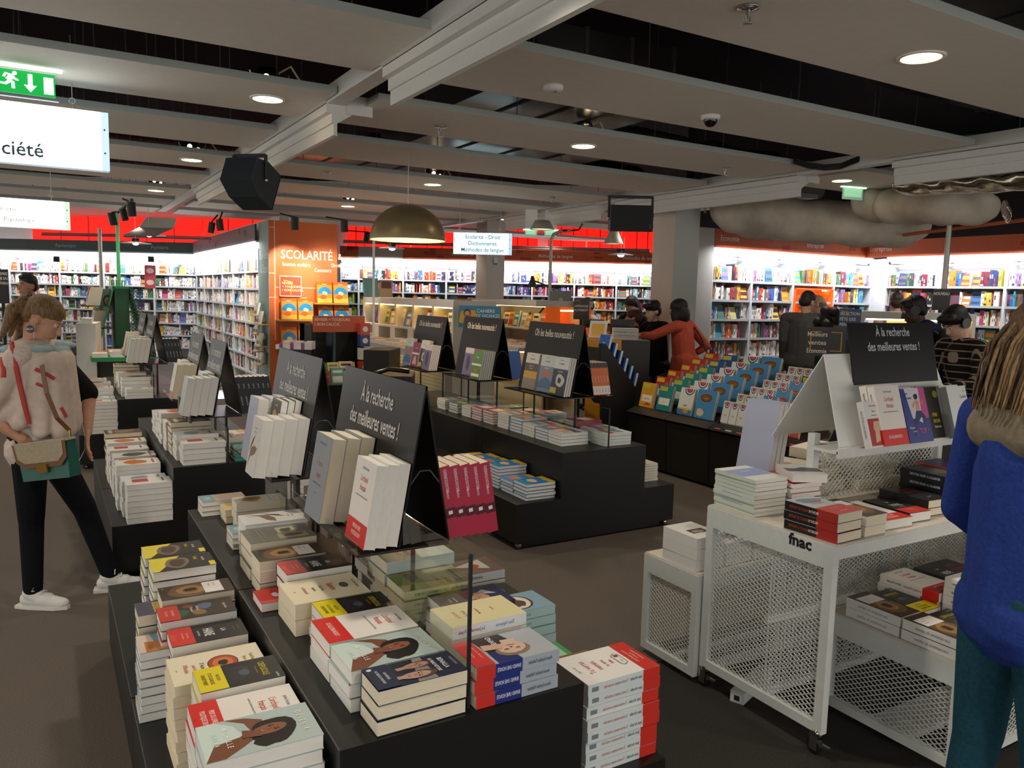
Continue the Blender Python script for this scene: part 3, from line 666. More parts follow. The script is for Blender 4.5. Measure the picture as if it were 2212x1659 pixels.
def arch(key, band, desc):
    design(key, .172, .262, .036, '#ece6de', desc, [T('Jérôme Fourquet', .5, .88, .075, '#2e2b29', 'C', .55), T("L'archipel", .5, .74, .14, '#c4342c', 'C', .62), T('français', .5, .63, .14, '#c4342c', 'C', .62), T("NAISSANCE D'UNE NATION MULTIPLE ET DIVISÉE", .5, .55, .035, '#4a4644', 'C', .7),
        B(0, 0, 1, .27, '#d8291f')] + [T(s, .5, .17-.085*i if len(band) > 1 else .12, .1, '#f6e9e2', 'C', .55) for i, s in enumerate(band)] + [T('SEUIL', .5, .02, .03, '#7d1712', 'C')],
        sops=[('band', .0, .27, '#d8291f'), ('t', "L'archipel français", .42, '#c4342c', .4), ('t', 'Jérôme Fourquet', .75, '#35312f', .25)])
arch('archprix', ['PRIX DU LIVRE', 'POLITIQUE 2019'], 'white essay with red prize band')
arch('archou', ['OÙ ALLONS-NOUS ?'], 'white essay with red question band')
design('crepuscule', .141, .222, .034, '#1d1c1b', 'black book with yellow band', [('P', blob(.45, .5, .3, .14, 12, 8), '#35322f'), ('P', [(.1, .36), (.9, .36), (.8, .5), (.55, .56), (.3, .5)], '#2a2a2d'), ('P', blob(.5, .56, .13, .07, 10, 2), '#4a5766'),
    T('Juan Branco', .97, .91, .06, '#e8e4da', 'R', .6), T('CRÉPUSCULE', .5, .76, .15, '#d8c22e', 'C', .6), T('Préface de Denis Robert', .5, .7, .045, '#b0901e', 'C', .6),
    B(0, 0, 1, .33, '#e6d21c'), T('MACRON', .5, .23, .085, '#2a2410', 'C', .6), T('ET LES OLIGARQUES', .5, .15, .085, '#2a2410', 'C', .55), T("L'ENQUÊTE VÉRITÉ", .5, .07, .085, '#2a2410', 'C', .55)], spine='#e9e6de', sops=[('band', .0, .33, '#e6d21c')])
def iris(cx, cy, r): 
    return [('P', blob(cx, cy, r, r*.62, 20, 1, 0), '#2a1712'), ('P', blob(cx, cy, r*.94, r*.58, 20, 1, .0), '#b2441c'), ('P', blob(cx, cy, r*.7, r*.43, 16, 1, .03), '#d8763a'), ('P', blob(cx, cy, r*.34, r*.22, 14, 1, .1), '#1b0f0d')]
design('lecons', .188, .262, .032, '#ece0c4', 'cream essay with an orange eye', iris(.5, .56, .27) + [T('Yuval Noah', .5, .86, .085, '#a8854f', 'C', .7), T('Harari', .5, .78, .085, '#a8854f', 'C', .7), T('21 leçons', .5, .32, .09, '#3c332c', 'C', .7), T('pour le', .5, .235, .085, '#bb4a30', 'C', .7), T('XXIe siècle', .5, .145, .09, '#bb4a30', 'C', .7), B(.49, .06, .53, .07, '#b43a2a')], pages='c')
design('haine', .135, .225, .04, '#1f1d1c', 'black book with huge white title', [T('GÉRARD DAVET', .5, .9, .045, '#8d6f45', 'C', .6), T('FABRICE LHOMME', .5, .84, .045, '#8d6f45', 'C', .6), T('LA', .5, .68, .13, '#f4f2ee', 'C', .9), T('HAINE', .5, .45, .26, '#f4f2ee', 'C', .48), T('Les années Sarko', .5, .37, .06, '#e5e1da', 'C', .6), B(0, 0, 1, .31, '#d6352a'), T("L'histoire secrète", .5, .22, .06, '#f3b9a8', 'C', .6), T('de la droite française', .5, .16, .055, '#f3b9a8', 'C', .6), T('avard', .5, .02, .16, '#ee6a4e', 'C', .8)])
design('attali', .128, .235, .03, '#3b2f29', 'dark history book with red tag', [('P', blob(.3, .62, .2, .1, 14, 4), '#5d6a86'), ('P', blob(.68, .52, .2, .09, 14, 6), '#8c6a45'), ('P', blob(.6, .3, .25, .09, 12, 7), '#2f5a3c'), ('P', blob(.2, .4, .13, .07, 10, 9), '#7c4236'), T('Jacques Attali', .5, .86, .08, '#e3d8c7', 'C', .65), T('Histoires de', .4, .5, .075, '#e9e1d2', 'C', .65), T("l'alimentation", .45, .42, .075, '#e9e1d2', 'C', .65), B(0, 0, 1, .27, '#c8392d'), T('DE QUOI MANGER', .5, .17, .06, '#f2c3b8', 'C', .6), T("EST-IL LE NOM ?", .5, .09, .06, '#f2c3b8', 'C', .6)])
design('lock', .128, .235, .04, '#3a2a1e', 'brown keyhole book with white label', [('P', blob(.5, .4, .46, .3, 18, 3, .08), '#6e4f2a'), ('P', blob(.5, .42, .3, .2, 16, 6, .1), '#a07a3e'), ('P', blob(.5, .42, .2, .12, 14, 2, .1), '#7d5c2f'), B(.4, .34, .58, .5, '#1b120c'), B(.08, .6, .9, .86, '#e6e0dc'), T('Les mystères', .2, .75, .05, '#b9786f', 'L', .7), T('du cabinet', .2, .68, .05, '#b9786f', 'L', .7), T('enquête', .1, .05, .04, '#c9a56a', 'L', .7)], spine='#e7e4de', pages='c', sops=[('t', 'Les mystères du cabinet', .5, '#8f8a88', .6)])
design('yellowm', .15, .21, .034, '#2b2b29', 'black and yellow magazine-like book', [('P', [(0, 0), (1, 0), (1, .1), (.0, .5)], '#e2d23c'), ('P', blob(.5, .42, .38, .2, 14, 3), '#7d6d55'), ('P', blob(.5, .42, .28, .13, 12, 4), '#4a3c30'), T('Guide', .2, .7, .12, '#e2d23c'), T('des idées', .3, .82, .09, '#e9e6da'), B(.7, .9, 1, 1, '#e2d23c')], pages='w')
design('benalla', .118, .24, .038, '#1c2740', 'navy political book with two men', [B(0, .42, 1, .66, '#8b8683'), ('P', [(.0, .3), (.6, .3), (.55, .5), (0, .56)], '#151b2b'), ('P', [(.45, .24), (1, .24), (1, .44), (.6, .48)], '#20283c')] + face(.3, .56, .15, '#4a3a30', '#b08874', .1) + face(.72, .48, .17, '#5a4433', '#bd9683', -.1) + [T('SOPHIE COIGNARD', .5, .93, .05, '#9fb0c8', 'C', .6), T('BENALLA', .5, .8, .11, '#f3f1ec', 'C', .75), T('LA VRAIE HISTOIRE', .5, .71, .08, '#f3f1ec', 'C', .62), B(0, 0, 1, .26, '#1c2740'), T('UN INTRUS', .5, .17, .06, '#e6e6ea', 'C', .7), T('AU CŒUR DU POUVOIR', .5, .1, .06, '#e6e6ea', 'C', .6), ('P', blob(.12, .06, .05, .03, 10, 1), '#e6e6ea')], pages='c')
design('sapiens', .2, .245, .05, '#e9ddbd', 'cream essay titled Sapiens', [T('Yuval Noah Harari', .5, .9, .075, '#6a5a4a', 'C', .75), ('P', blob(.5, .76, .12, .06, 16, 1, 0), '#5b5048'), T('Sapiens', .5, .56, .17, '#b9402c', 'C', .75), T('Une brève', .5, .44, .09, '#6c5a48', 'C', .7), T('histoire', .5, .34, .09, '#6c5a48', 'C', .7), T("de l'humanité", .5, .22, .09, '#b9402c', 'C', .7), B(.48, .1, .52, .112, '#b43a2a')], pages='c')
design('greyart', .182, .245, .045, '#77736c', 'grey book with pale vignettes', [B(.12, .5, .52, .78, '#b9b493'), B(.56, .46, .9, .9, '#a59b78'), ('P', blob(.32, .64, .12, .09, 12, 3), '#5b5a48'), ('P', blob(.7, .7, .08, .16, 12, 3), '#6a4038'), T('SAS', .18, .7, .06, '#4b4a3c'), B(.1, .2, .7, .22, '#8d8670'), B(.1, .26, .8, .28, '#8d8670')], pages='c')
design('feather', .145, .245, .05, '#dcd9d3', 'white book with brown feather drawing', [('P', [(.1, .1), (.3, .3), (.75, .38), (.95, .5), (.6, .52), (.25, .45)], '#8d745c'), ('P', [(.05, .35), (.4, .55), (.55, .7), (.3, .6)], '#5f4938'), T('Une histoire', .5, .8, .06, '#7b7b80', 'C'), T('naturelle', .5, .73, .06, '#7b7b80', 'C')])
design('tanpic', .11, .215, .04, '#d9d2bf', 'ivory book with tan sketch', [('P', blob(.5, .35, .4, .2, 14, 3, .2), '#b28e5d'), ('P', blob(.45, .35, .25, .12, 12, 5, .2), '#8a6440'), B(.1, .7, .9, .72, '#8fa0a3'), T('Atlas', .5, .8, .08, '#7d8f94', 'C')], pages='c')
design('creamy', .13, .2, .03, '#d8c48d', 'cream book with golden picture', [('P', blob(.5, .5, .36, .25, 14, 2, .1), '#b08a3e')], pages='c')
design('tealpeach', .125, .2, .022, '#d9bfae', 'peach and teal slim book', [B(0, 0, 1, .3, '#7fa6ab'), ('P', blob(.5, .16, .2, .08, 10, 4), '#a9c4c4')])
design('redsmall', .13, .2, .03, '#b82c25', 'small red book', [('P', blob(.5, .3, .16, .06, 12, 2), '#d9cfe0'), T('BREXIT', .5, .7, .12, '#e88d7d', 'C', .6)])
design('wrapped', .14, .2, .028, '#6f93a9', 'shrink-wrapped blue and orange book', [('P', [(0, 0), (1, 0), (1, .3), (0, .2)], '#d8c7b5'), ('P', [(.4, .1), (1, .1), (1, .5), (.5, .4)], '#b9743d'), ('P', [(0, .6), (1, .75), (1, .85), (0, .7)], '#cfe4ec')], rough=.12)
design('ochre', .12, .21, .04, '#4b4757', 'dark cream-edged book with ochre panel', [B(.1, .25, .9, .65, '#c9a645')], pages='c')
design('ehpad', .155, .253, .036, '#aeb4ba', 'nursing home exposé with woman and red band', [('P', [(.3, .3), (1, .42), (1, .78), (.25, .72)], '#2a2320'), ('P', [(0, .46), (.45, .5), (.4, .74), (0, .74)], '#1d2a6a')] + face(.42, .44, .21, '#8d765f', '#d9b8a2', 1.45) + [('P', [(.45, .55), (.62, .5), (.7, .74), (.5, .76)], '#d3ab94'), T('EHPAD', .8, .55, .12, '#f2efea', 'C', .7), B(0, .78, 1, 1, '#d0342a'), T('MALTRAITANCE', .5, .9, .05, '#f0b9ad', 'C', .7), T("Le témoignage choc d'une soignante", .5, .83, .045, '#f0b9ad', 'C', .6)], spine='#a7b0bb', sops=[('band', .78, 1, '#d0342a'), ('band', .46, .78, '#26357e'), ('t', 'EHPAD UNE HONTE', .62, '#e9e9ee', .28), ('t', 'Anne-Sophie Pelletier', .24, '#4e5a78', .3)], pages='c')
design('frank', .15, .24, .035, '#e3d7a6', 'yellow diary with white spine', [T('Le Journal', .5, .78, .1, '#a5502f', 'C', .7), T('de Frank', .5, .66, .1, '#a5502f', 'C', .7), T('Élise Vigneron', .5, .5, .06, '#6d5c3c', 'C', .7), T('roman', .5, .3, .08, '#d09468', 'C', .7)], spine='#d9dbdf', sops=[('t', 'Le Journal de Frank', .75, '#a0405a', .35), ('t', 'Élise Vigneron', .3, '#6a7ba0', .25)], pages='c')
design('politic', .15, .235, .036, '#1d1c28', 'dark blue political portrait book', [B(.0, .0, 1, .55, '#1c2552'), ('P', [(.5, .12), (.8, .25), (.6, .42)], '#c8cedd')] + face(.36, .42, .2, '#3a302c', '#bb9080', 1.3) + [T('Une vie', .5, .8, .07, '#d9d6d0', 'C', .7), T('de pouvoir', .5, .73, .07, '#d9d6d0', 'C', .7)], spine='#1d2048', sops=[('t', 'Flammarion', .82, '#cfd2e6', .2)])
design('medal', .155, .235, .033, '#86a9bd', 'light blue book with oval drawing', [('P', blob(.5, .5, .4, .26, 20, 1, 0), '#4b3428'), ('P', blob(.5, .5, .36, .22, 20, 1, 0), '#e6ddcb'), ('P', blob(.42, .48, .2, .12, 10, 3, .3), '#5c4a3c'), ('P', blob(.62, .5, .08, .07, 8, 3), '#b8372c'), ('P', blob(.8, .82, .13, .09, 12, 1, .1), '#d8793a')], spine='#bcd6d6', sops=[('t', 'Une lecture utile', .6, '#7f98a0', .5)])
design('tuverras', .178, .265, .034, '#ece9e4', 'white novel-like testimony with red band', [T('Jean Arcelin', .5, .9, .06, '#4b4b50', 'C', .7), T('Tu verras', .5, .74, .15, '#b4463d', 'C', .72), T('maman,', .5, .62, .14, '#b4463d', 'C', .72), T('tu seras', .5, .51, .1, '#b4463d', 'C', .72), T('bien', .5, .42, .1, '#b4463d', 'C', .72), ('P', [(.3, .33), (.36, .26), (.66, .26), (.72, .3), (.66, .37), (.36, .37)], '#57585c'), ('P', [(.315, .33), (.365, .27), (.65, .27), (.7, .3), (.65, .36), (.365, .36)], '#ece9e4'), B(.58, .28, .66, .34, '#a33444'), T('EHPAD', .4, .3, .035, '#55565a'), B(0, 0, 1, .22, '#cf3428'), T('LA VÉRITÉ TENDRE ET GLAÇANTE', .5, .15, .042, '#f5d4cc', 'C', .7), T("D'UN DIRECTEUR", .5, .1, .042, '#f5d4cc', 'C', .7), T('DE MAISON DE RETRAITE', .5, .05, .042, '#f5d4cc', 'C', .7)], spine='#d5dfe1',
    sops=[('band', 0, .24, '#cf3428'), ('t', 'Jean Arcelin', .34, '#5a5f64', .17), ('t', 'Tu verras maman, tu seras bien', .62, '#c07a70', .33), ('box', .86, .95, '#7d8587')])
design('noirlivre', .16, .25, .04, '#c9d3cf', 'pale blue polemic about ethics', [T('LE LIVRE', .5, .7, .12, '#a65a55', 'C', .8), T('NOIR DU', .5, .58, .12, '#54555a', 'C', .8), T('VÉGANISME', .5, .47, .09, '#54555a', 'C', .7), T('ÉTHIQUE', .5, .3, .09, '#8d9290', 'C', .9)], pages='c')
design('commence', .16, .24, .03, '#a6a06f', 'green and olive eco guide', [B(0, .62, 1, 1, '#8fa040'), ('P', blob(.72, .72, .22, .1, 12, 2), '#7d5a2a'), T('ÇA COMMENCE', .08, .4, .11, '#4d6b35', 'L', .6), T('PAR MOI', .08, .28, .13, '#4d6b35', 'L', .7), B(.1, .12, .8, .14, '#6b6a48'), B(.1, .18, .7, .2, '#6b6a48')], spine='#d3d1a4', sops=[('t', 'ÇA COMMENCE PAR MOI', .62, '#6a8a3a', .5), ('t', 'JULIEN VIDAL', .2, '#32312a', .25)], pages='c')
design('pinkcov', .15, .23, .04, '#b9a79c', 'pink and sage illustrated essay', [B(0, .7, 1, 1, '#d9b3a6'), ('P', blob(.5, .8, .3, .1, 12, 4), '#b4574a'), T('MANIFESTE', .5, .5, .14, '#e6e6dc', 'C', .55), T('le choix', .3, .3, .08, '#3f5a3c')], pages='w')
design('killer', .16, .24, .036, '#6b5148', 'brown photo thriller with pale spine', [('P', [(.2, .2), (.6, .75), (.9, .2)], '#b9b6ae'), ('P', blob(.5, .4, .14, .09, 10, 2), '#a23a32'), B(0, .8, 1, 1, '#8d4a3d')], spine='#cfd2d0', sops=[('t', 'ENFANT KILLER', .6, '#4c4a52', .5)])
design('photob', .14, .22, .02, '#2c2b2a', 'black book with grey photograph', [('P', blob(.5, .45, .38, .22, 14, 5, .2), '#77736d'), ('P', blob(.45, .5, .2, .12, 12, 3, .2), '#b5b0a8')])
design('goldbook', .15, .23, .03, '#7d6132', 'gold-brown book with big pale letters', [T('MAN', .5, .6, .22, '#d9c79d', 'C', .8), T('ELKA', .5, .3, .22, '#d9c79d', 'C', .8)])
design('limebook', .14, .21, .03, '#cdd07c', 'lime yellow slim book', [T('Vivre', .5, .6, .12, '#8d9a4c', 'C')])
design('greenbook', .14, .21, .03, '#3f9a5c', 'green slim book', [B(.1, .1, .9, .5, '#a7cdb0')])
design('homodeus', .175, .29, .05, '#8d949b', 'grey essay with red title', [T('Yuval Noah Harari', .5, .88, .07, '#4d545c', 'C', .7), T('Homo', .5, .62, .16, '#b25a55', 'C', .72), T('deus', .5, .48, .16, '#b25a55', 'C', .72), T("Une brève histoire de l'avenir", .5, .4, .05, '#55585e', 'C', .7), B(.4, .3, .6, .31, '#b25a55')], pages='c')
design('cartoon', .13, .215, .035, '#8fa3a6', 'illustrated book with man in glasses', [('P', [(.05, 0), (.95, 0), (.8, .4), (.2, .4)], '#4b4f86')] + face(.5, .62, .24, '#2b2624', '#d9a684', .0) + [B(.28, .62, .46, .7, '#e9e6e0'), B(.54, .62, .72, .7, '#e9e6e0')], pages='c')
design('yellowfig', .14, .22, .03, '#d9cf62', 'bright yellow book with dark photo base', [B(0, 0, 1, .36, '#2b2622'), ('P', blob(.5, .22, .22, .12, 12, 3, .2), '#cfc6b8'), T('penser', .5, .7, .1, '#a79a3a', 'C')], pages='c')
design('crimson', .15, .24, .036, '#b52846', 'crimson thriller', [B(0, .1, 1, .4, '#6d1830'), T('MARTI', .5, .6, .14, '#f0d9dc', 'C')], spine='#b52a48', sops=[('band', .28, .42, '#5b1a2c'), ('t', 'MARTI SOUS LES BANDEAUX', .8, '#f2dfe2', .32), ('box', .33, .38, '#efe7e6'), ('t', 'roman', .6, '#e8c9ce', .1)], pages='c')
design('comicold', .15, .3, .03, '#4d4938', 'tall antique illustration book', [('P', blob(.5, .7, .3, .14, 12, 3, .2), '#b7a14e'), ('P', blob(.5, .4, .3, .18, 12, 5, .25), '#8d8463'), T('L.L. de Mars', .5, .9, .08, '#d9d2c0', 'C', .6)], pages='w')
design('lilac', .16, .29, .05, '#aeb0c4', 'lilac grey tall book', [T('Essai', .5, .8, .08, '#6d7090', 'C')], pages='w')
def pagem(d): return PAGES if d['pages'] == 'w' else PAGESC
def book_meshes(key):
    d = DES[key]
    if d['me']: return d['me']
    w, h, t = d['w'], d['h'], d['t']; c = .0014; g = MB(); cm = mat(d['col'], d['rough']); sm = mat(d['spine'], d['rough'])
    g.bx(0, w, 0, h, t-c, t, cm); g.bx(0, w, 0, h, 0, c, sm); g.bx(0, c, 0, h, c, t-c, sm)
    lv = 0; z = t
    for op in d['ops']:
        z += .00012
        if op[0] == 'P':
            pts = [(min(1, max(0, x))*w, min(1, max(0, y))*h, z) for x, y in op[1]]
            a = sum(pts[i-1][0]*pts[i][1]-pts[i][0]*pts[i-1][1] for i in range(len(pts)))
            g.poly(pts if a > 0 else pts[::-1], mat(op[2], d['rough']))
        else:
            _, s, x, y, sz, col, al, xs, fit = op
            g.text(s, (x*w, y*h, z), (1, 0, 0), (0, 1, 0), sz*h*.72, mat(col, d['rough']), al, fit*w, xs)
    for op in d['sops']:
        if op[0] == 'band': g.poly([(-.0003, op[2]*h, .0), (-.0003, op[1]*h, .0), (-.0003, op[1]*h, t), (-.0003, op[2]*h, t)], mat(op[3], d['rough']))
        if op[0] == 'box': g.poly([(-.0005, op[2]*h, t*.3), (-.0005, op[1]*h, t*.3), (-.0005, op[1]*h, t*.7), (-.0005, op[2]*h, t*.7)], mat(op[3], d['rough']))
        if op[0] == 't': g.text(op[1], (-.0006, op[2]*h, t*.36), (0, 1, 0), (0, 0, 1), t*.42, mat(op[3], d['rough']), 'C', op[4]*h, .8)
    cov = g.mesh('paperback_cover')
    p = MB(); p.bx(c, w-.0015, .0015, h-.0015, c, t-c, pagem(d)); pg = p.mesh('page_block')
    d['me'] = (cov, pg); return d['me']
def put_book(key, M, label, group, name='paperback', cat='book'):
    cov, pg = book_meshes(key)
    o = bpy.data.objects.new(name, cov); COL.objects.link(o); o.matrix_world = M; tag(o, label, cat, group)
    p = bpy.data.objects.new('page_block', pg); COL.objects.link(p); p.parent = o
    return o
ROTF = {'L': -PI/2, 'R': PI/2, 'F': 0.0, 'B': PI}
SR = random.Random(11)
def stack(key, n, x, y, z, facing, where, jit=.004, rot=0.0, name='paperback', first=0):
    # x, y: the corner nearest the viewer's lower edge / fore-edge (L), spine (R), lower left (F)
    d = DES[key]; w, h, t = d['w'], d['h'], d['t']
    for k in range(n):
        dx, dy, da = SR.uniform(-jit, jit), SR.uniform(-jit, jit), SR.uniform(-.012, .012)+rot
        ox, oy = {'L': (x, y+w), 'R': (x+h, y), 'F': (x, y), 'B': (x+w, y+h)}[facing]
        zz = z + k*(t+.0012)
        i = n-1-k
        lab = '%s %s, %s' % ('topmost' if i == 0 else ('bottom' if k == 0 else nth(i)), d['desc'], where) if n > 1 else '%s, %s' % (d['desc'], where)
        put_book(key, rotz(ox+dx, oy+dy, zz, ROTF[facing]+da), lab, d['grp'] + ', ' + where, name)
    return z + n*(DES[key]['t']+.0012)
def nfor(key, z0, ztop): return max(1, round((ztop-z0)/(DES[key]['t']+.0012)))
# ---------------------------------------------------------------- black stepped display tables
def tiered(name, y0, y1, x0, xa, xb, x1, label, group, zl=.325, zu=.64, glass=None):
    o = empty(name, (0, 0, 0), label, 'display table', group)
    g = MB(); pr = [(x0, .05), (x1, .05), (x1, zl), (xb, zl), (xb, zu), (xa, zu), (xa, zl), (x0, zl)]
    g.extr([(x, y0, z) for x, z in pr], (0, y1-y0, 0), BLACKT)
    # thin lighter edge lines round the steps
    em = mat('#5a5753', .4)
    for x, z in ((x0, zl), (xa, zu)):
        g.bx(x-.0008, x+.0015, y0+.002, y1-.002, z-.0015, z+.0008, em)
    g.build('body', o)
    k = MB(); k.bx(x0+.06, x1-.06, y0+.06, y1-.06, .0, .05, BLACK); k.build('plinth', o)
    for cx, cy in ((x0+.05, y0+.05), (x1-.05, y0+.05)):
        c = MB(); c.tube([(cx-.01, cy, .025), (cx+.01, cy, .025)], .025, CHROME, 12); c.bx(cx-.004, cx+.004, cy-.02, cy+.02, .02, .055, STEEL); c.build('caster', o)
    if glass:
        for gx, gy0, gy1, ztop in glass:
            q = MB(); q.bx(gx-.003, gx+.003, gy0, gy1, zu, ztop, glassmat()); q.build('glass_screen', o)
            q = MB(); q.bx(gx-.0045, gx+.0045, gy0-.004, gy0+.003, zu, ztop, BLACK); q.build('screen_edge', o)
    return o
def put_stand(y0, y1, zb, xa, label, lines, group, dz=.5, foot=.085, back=True, tray=.135, M=None, size=.082, color='#d9d5cf'):
    # black A-frame sign board on a shallow tray; boards face -X and +X, ridge at x = xa
    o = empty('display_stand', (0, 0, 0), label, 'display stand', group)
    zt = zb+dz
    for s, nm in ((-1, 'sign_board'), (1, 'rear_board')):
        g = MB(); n = 6; pts = []
        for k in range(n+1):                       # boards bow slightly
            f = k/n; pts.append((xa+s*(foot*(1-f)+.01*math.sin(PI*f)*0), zb+dz*f))
        for k in range(n):
            (xA, zA), (xB, zB) = pts[k], pts[k+1]
            g.hexa([(xA-.003, y0, zA), (xA+.003, y0, zA), (xA+.003, y1, zA), (xA-.003, y1, zA), (xB-.003, y0, zB), (xB+.003, y0, zB), (xB+.003, y1, zB), (xB-.003, y1, zB)], STANDB)
        if s < 0 or M is not None:
            up = V((-s*foot, 0, dz)).normalized(); nrm = V((s*dz, 0, foot)).normalized(); L = dz/up.z
            for i, tx in enumerate(lines):
                P = V((xa+s*foot, (y0+y1)/2, zb)) + up*(L*(.9-.0)-size*1.05*i-size*.7) + nrm*.0045
                g.text(tx, P, (0, s, 0), up, size, mat(color, .5), 'C', (y1-y0)*.86, .62)
        ob = g.build(nm, o)
    g = MB(); g.bx(xa-foot-tray, xa+foot, y0, y1, zb-.012, zb-.004, mat('#2a201c', .25)); g.bx(xa+foot, xa+foot+tray*1.4, y0, y1, zb-.012, zb-.004, glassmat()); g.bx(xa-foot-tray, xa-foot-tray+.004, y0, y1, zb-.012, zb+.03, glassmat()); g.build('tray', o)
    for f in (.12, .88):
        g = MB(); yy = y0+(y1-y0)*f; g.tube([(xa, yy, zb-.012), (xa, yy, .64)], .008, BLACK, 8); g.build('post', o)
    g = MB(); g.tube([(xa-foot*.62, y0+.004, zb+dz*.38), (xa-foot*.2, y0+.004, zb+dz*.47), (xa+foot*.2, y0+.004, zb+dz*.47), (xa+foot*.62, y0+.004, zb+dz*.38)], .003, mat('#3b4644', .3), 5); g.build('spreader', o)
    return o
def lean(xfoot, z, s, ang): pass
def stand_books(y0, zb, xa, side, items, foot=.085, dz=.5, where='', name='standing_book'):
    # items: (design, copies, gap) laid out from the near end; side -1 faces -X, +1 faces +X
    a = math.atan2(foot, dz); y = y0
    for key, n, gap in items:
        d = DES[key]; w, h, t = d['w'], d['h'], d['t']
        up = V((-side*math.sin(a), 0, math.cos(a))); nrm = V((side*math.cos(a), 0, math.sin(a)))
        right = up.cross(nrm)
        for k in range(n):
            base = V((xa+side*(foot+.006), 0, zb)) + nrm*(k*(t+.001)) + V((0, 0, t*n*math.sin(a)*0+.002+ (0)))
            base.z = zb + .001
            # keep the lower edge on the tray
            yo = y+w if side < 0 else y
            Mx = frame((base.x, yo, base.z), right, up, nrm)
            i = n-1-k
            lab = '%s, %s %s' % (d['desc'], 'front copy' if i == 0 else nth(i)+' copy', where.replace('on the ', 'on ')) if n > 1 else '%s %s' % (d['desc'], where)
            put_book(key, Mx, lab, d['grp']+' copies '+where, name)
        y += w+gap
# ----- T1, nearest table: two modules
tiered('display_table', 1.668, 2.785, .20, .55, 1.245, 1.56, 'nearest black stepped display table with book piles', 'stepped display tables', glass=[(.9, 1.70, 2.13, 1.05)])
tiered('display_table', 2.792, 3.94, .20, .55, 1.245, 1.56, 'black stepped display table right behind the nearest one', 'stepped display tables', glass=[(.88, 3.0, 3.85, .87)])
ZL, ZU = .326, .641
def L(key, x, y, ztop, where, z0=ZL, **k): return stack(key, nfor(key, z0, ztop), x, y, z0, 'L', where, **k)
L('devenir', .272, 1.728, .645, 'near end of the lower left step')
L('archprix', .274, 1.903, .62, 'lower left step beside the lower portrait memoir')
L('crepuscule', .312, 2.09, .635, 'lower left step behind the prize-band essay')
L('lecons', .27, 2.262, .59, 'lower left step behind the yellow-band book')
L('haine', .297, 2.47, .62, 'lower left step behind the eye essay')
L('attali', .277, 2.62, .64, 'lower left step behind the big-title book')
L('lock', .296, 2.762, .66, 'lower left step behind the red-tag book')
L('yellowm', .285, 2.895, .70, 'lower left step beside the white sneaker', rot=.01)
L('yellowm', .275, 3.06, .70, 'lower left step, far pile by the sneaker')
L('wrapped', .212, 2.60, .56, 'outer edge of the lower left step', name='paperback')
L('ochre', .225, 2.77, .60, 'between wrapped pile and keyhole books', jit=.002)
L('benalla', .645, 1.678, .76, 'near corner of the upper step', z0=ZU)
L('devenir', .622, 1.812, .75, 'upper step behind the two-men book', z0=ZU)
L('archou', .626, 1.988, .755, 'upper step behind the upper portrait memoir', z0=ZU)
L('crepuscule', .668, 2.166, .75, 'upper step behind the question-band essay', z0=ZU)
L('sapiens', .622, 2.315, .74, 'upper step by the table seam', z0=ZU)
L('haine', .652, 2.528, .765, 'upper step behind Sapiens', z0=ZU)
L('redsmall', .575, 2.55, .67, 'poking out left of the big-title pile', z0=ZU)
L('lock', .603, 2.70, .775, 'upper step below the number cards', z0=ZU)
L('greyart', .607, 2.86, .79, 'upper step beside number card 3', z0=ZU)
L('feather', .635, 3.055, .815, 'upper step beside number card 2', z0=ZU)
L('tealpeach', .62, 3.24, .72, 'below the feather pile', z0=ZU)
L('tanpic', .69, 3.50, .77, 'upper step beside number card 1', z0=ZU)
L('creamy', .665, 3.63, .71, 'far end of the upper step', z0=ZU)
L('tealpeach', .592, 3.79, .71, 'far left corner of the upper step', z0=ZU)
def Rr(key, n, x, y, where, z0=ZU, **k): return stack(key, n, x, y, z0, 'R', where, **k)
Rr('ehpad', 3, .91, 1.68, 'right of the glass pane edge')
Rr('frank', 4, .93, 1.862, 'behind the nursing home pile')
Rr('politic', 3, 1.0, 2.03, 'behind the yellow diary')
Rr('commence', 4, .94, 2.21, 'seen through the glass pane')
Rr('noirlivre', 4, .945, 2.385, 'seen through the glass behind the eco guide')
Rr('pinkcov', 4, .96, 2.56, 'under the front edge of the near stand')
Rr('killer', 5, 1.0, 2.735, 'right rear of the near stand')
Rr('tuverras', 8, 1.283, 1.70, 'tall pile at the right lower step', z0=ZL, jit=.007)
Rr('goldbook', 6, 1.31, 1.90, 'right lower step behind the tall white pile', z0=ZL)
Rr('limebook', 6, 1.27, 1.93, 'left of the gold book', z0=ZL) if False else None
Rr('greenbook', 5, 1.31, 2.07, 'right lower step behind the gold books', z0=ZL)
Rr('medal', 8, 1.31, 2.25, 'right lower step behind the green books', z0=ZL)
Rr('photob', 12, 1.29, 2.43, 'right lower step behind the oval drawing books', z0=ZL)
Rr('killer', 8, 1.29, 2.60, 'right lower step below the crimson books', z0=ZL)
# stand 1 and its books
RECH = ['À la recherche', 'des meilleures ventes !']
put_stand(2.2, 2.95, .915, 1.0, 'near black sign stand reading A la recherche des meilleures ventes', RECH, 'bestseller sign stands')
stand_books(2.205, .915, 1.0, -1, [('archprix', 3, .008), ('cartoon', 1, .006), ('homodeus', 3, .012), ('yellowfig', 2, .01)], where='on the near stand')
stand_books(2.21, .915, 1.0, 1, [('crimson', 5, .01)], where='right side of the near stand')
put_stand(3.25, 3.96, .915, 1.0, 'second black sign stand behind the near bestseller stand', RECH, 'bestseller sign stands')
stand_books(3.27, .915, 1.0, -1, [('feather', 4, .008), ('comicold', 3, .01), ('lilac', 3, .01)], where='on the second stand')
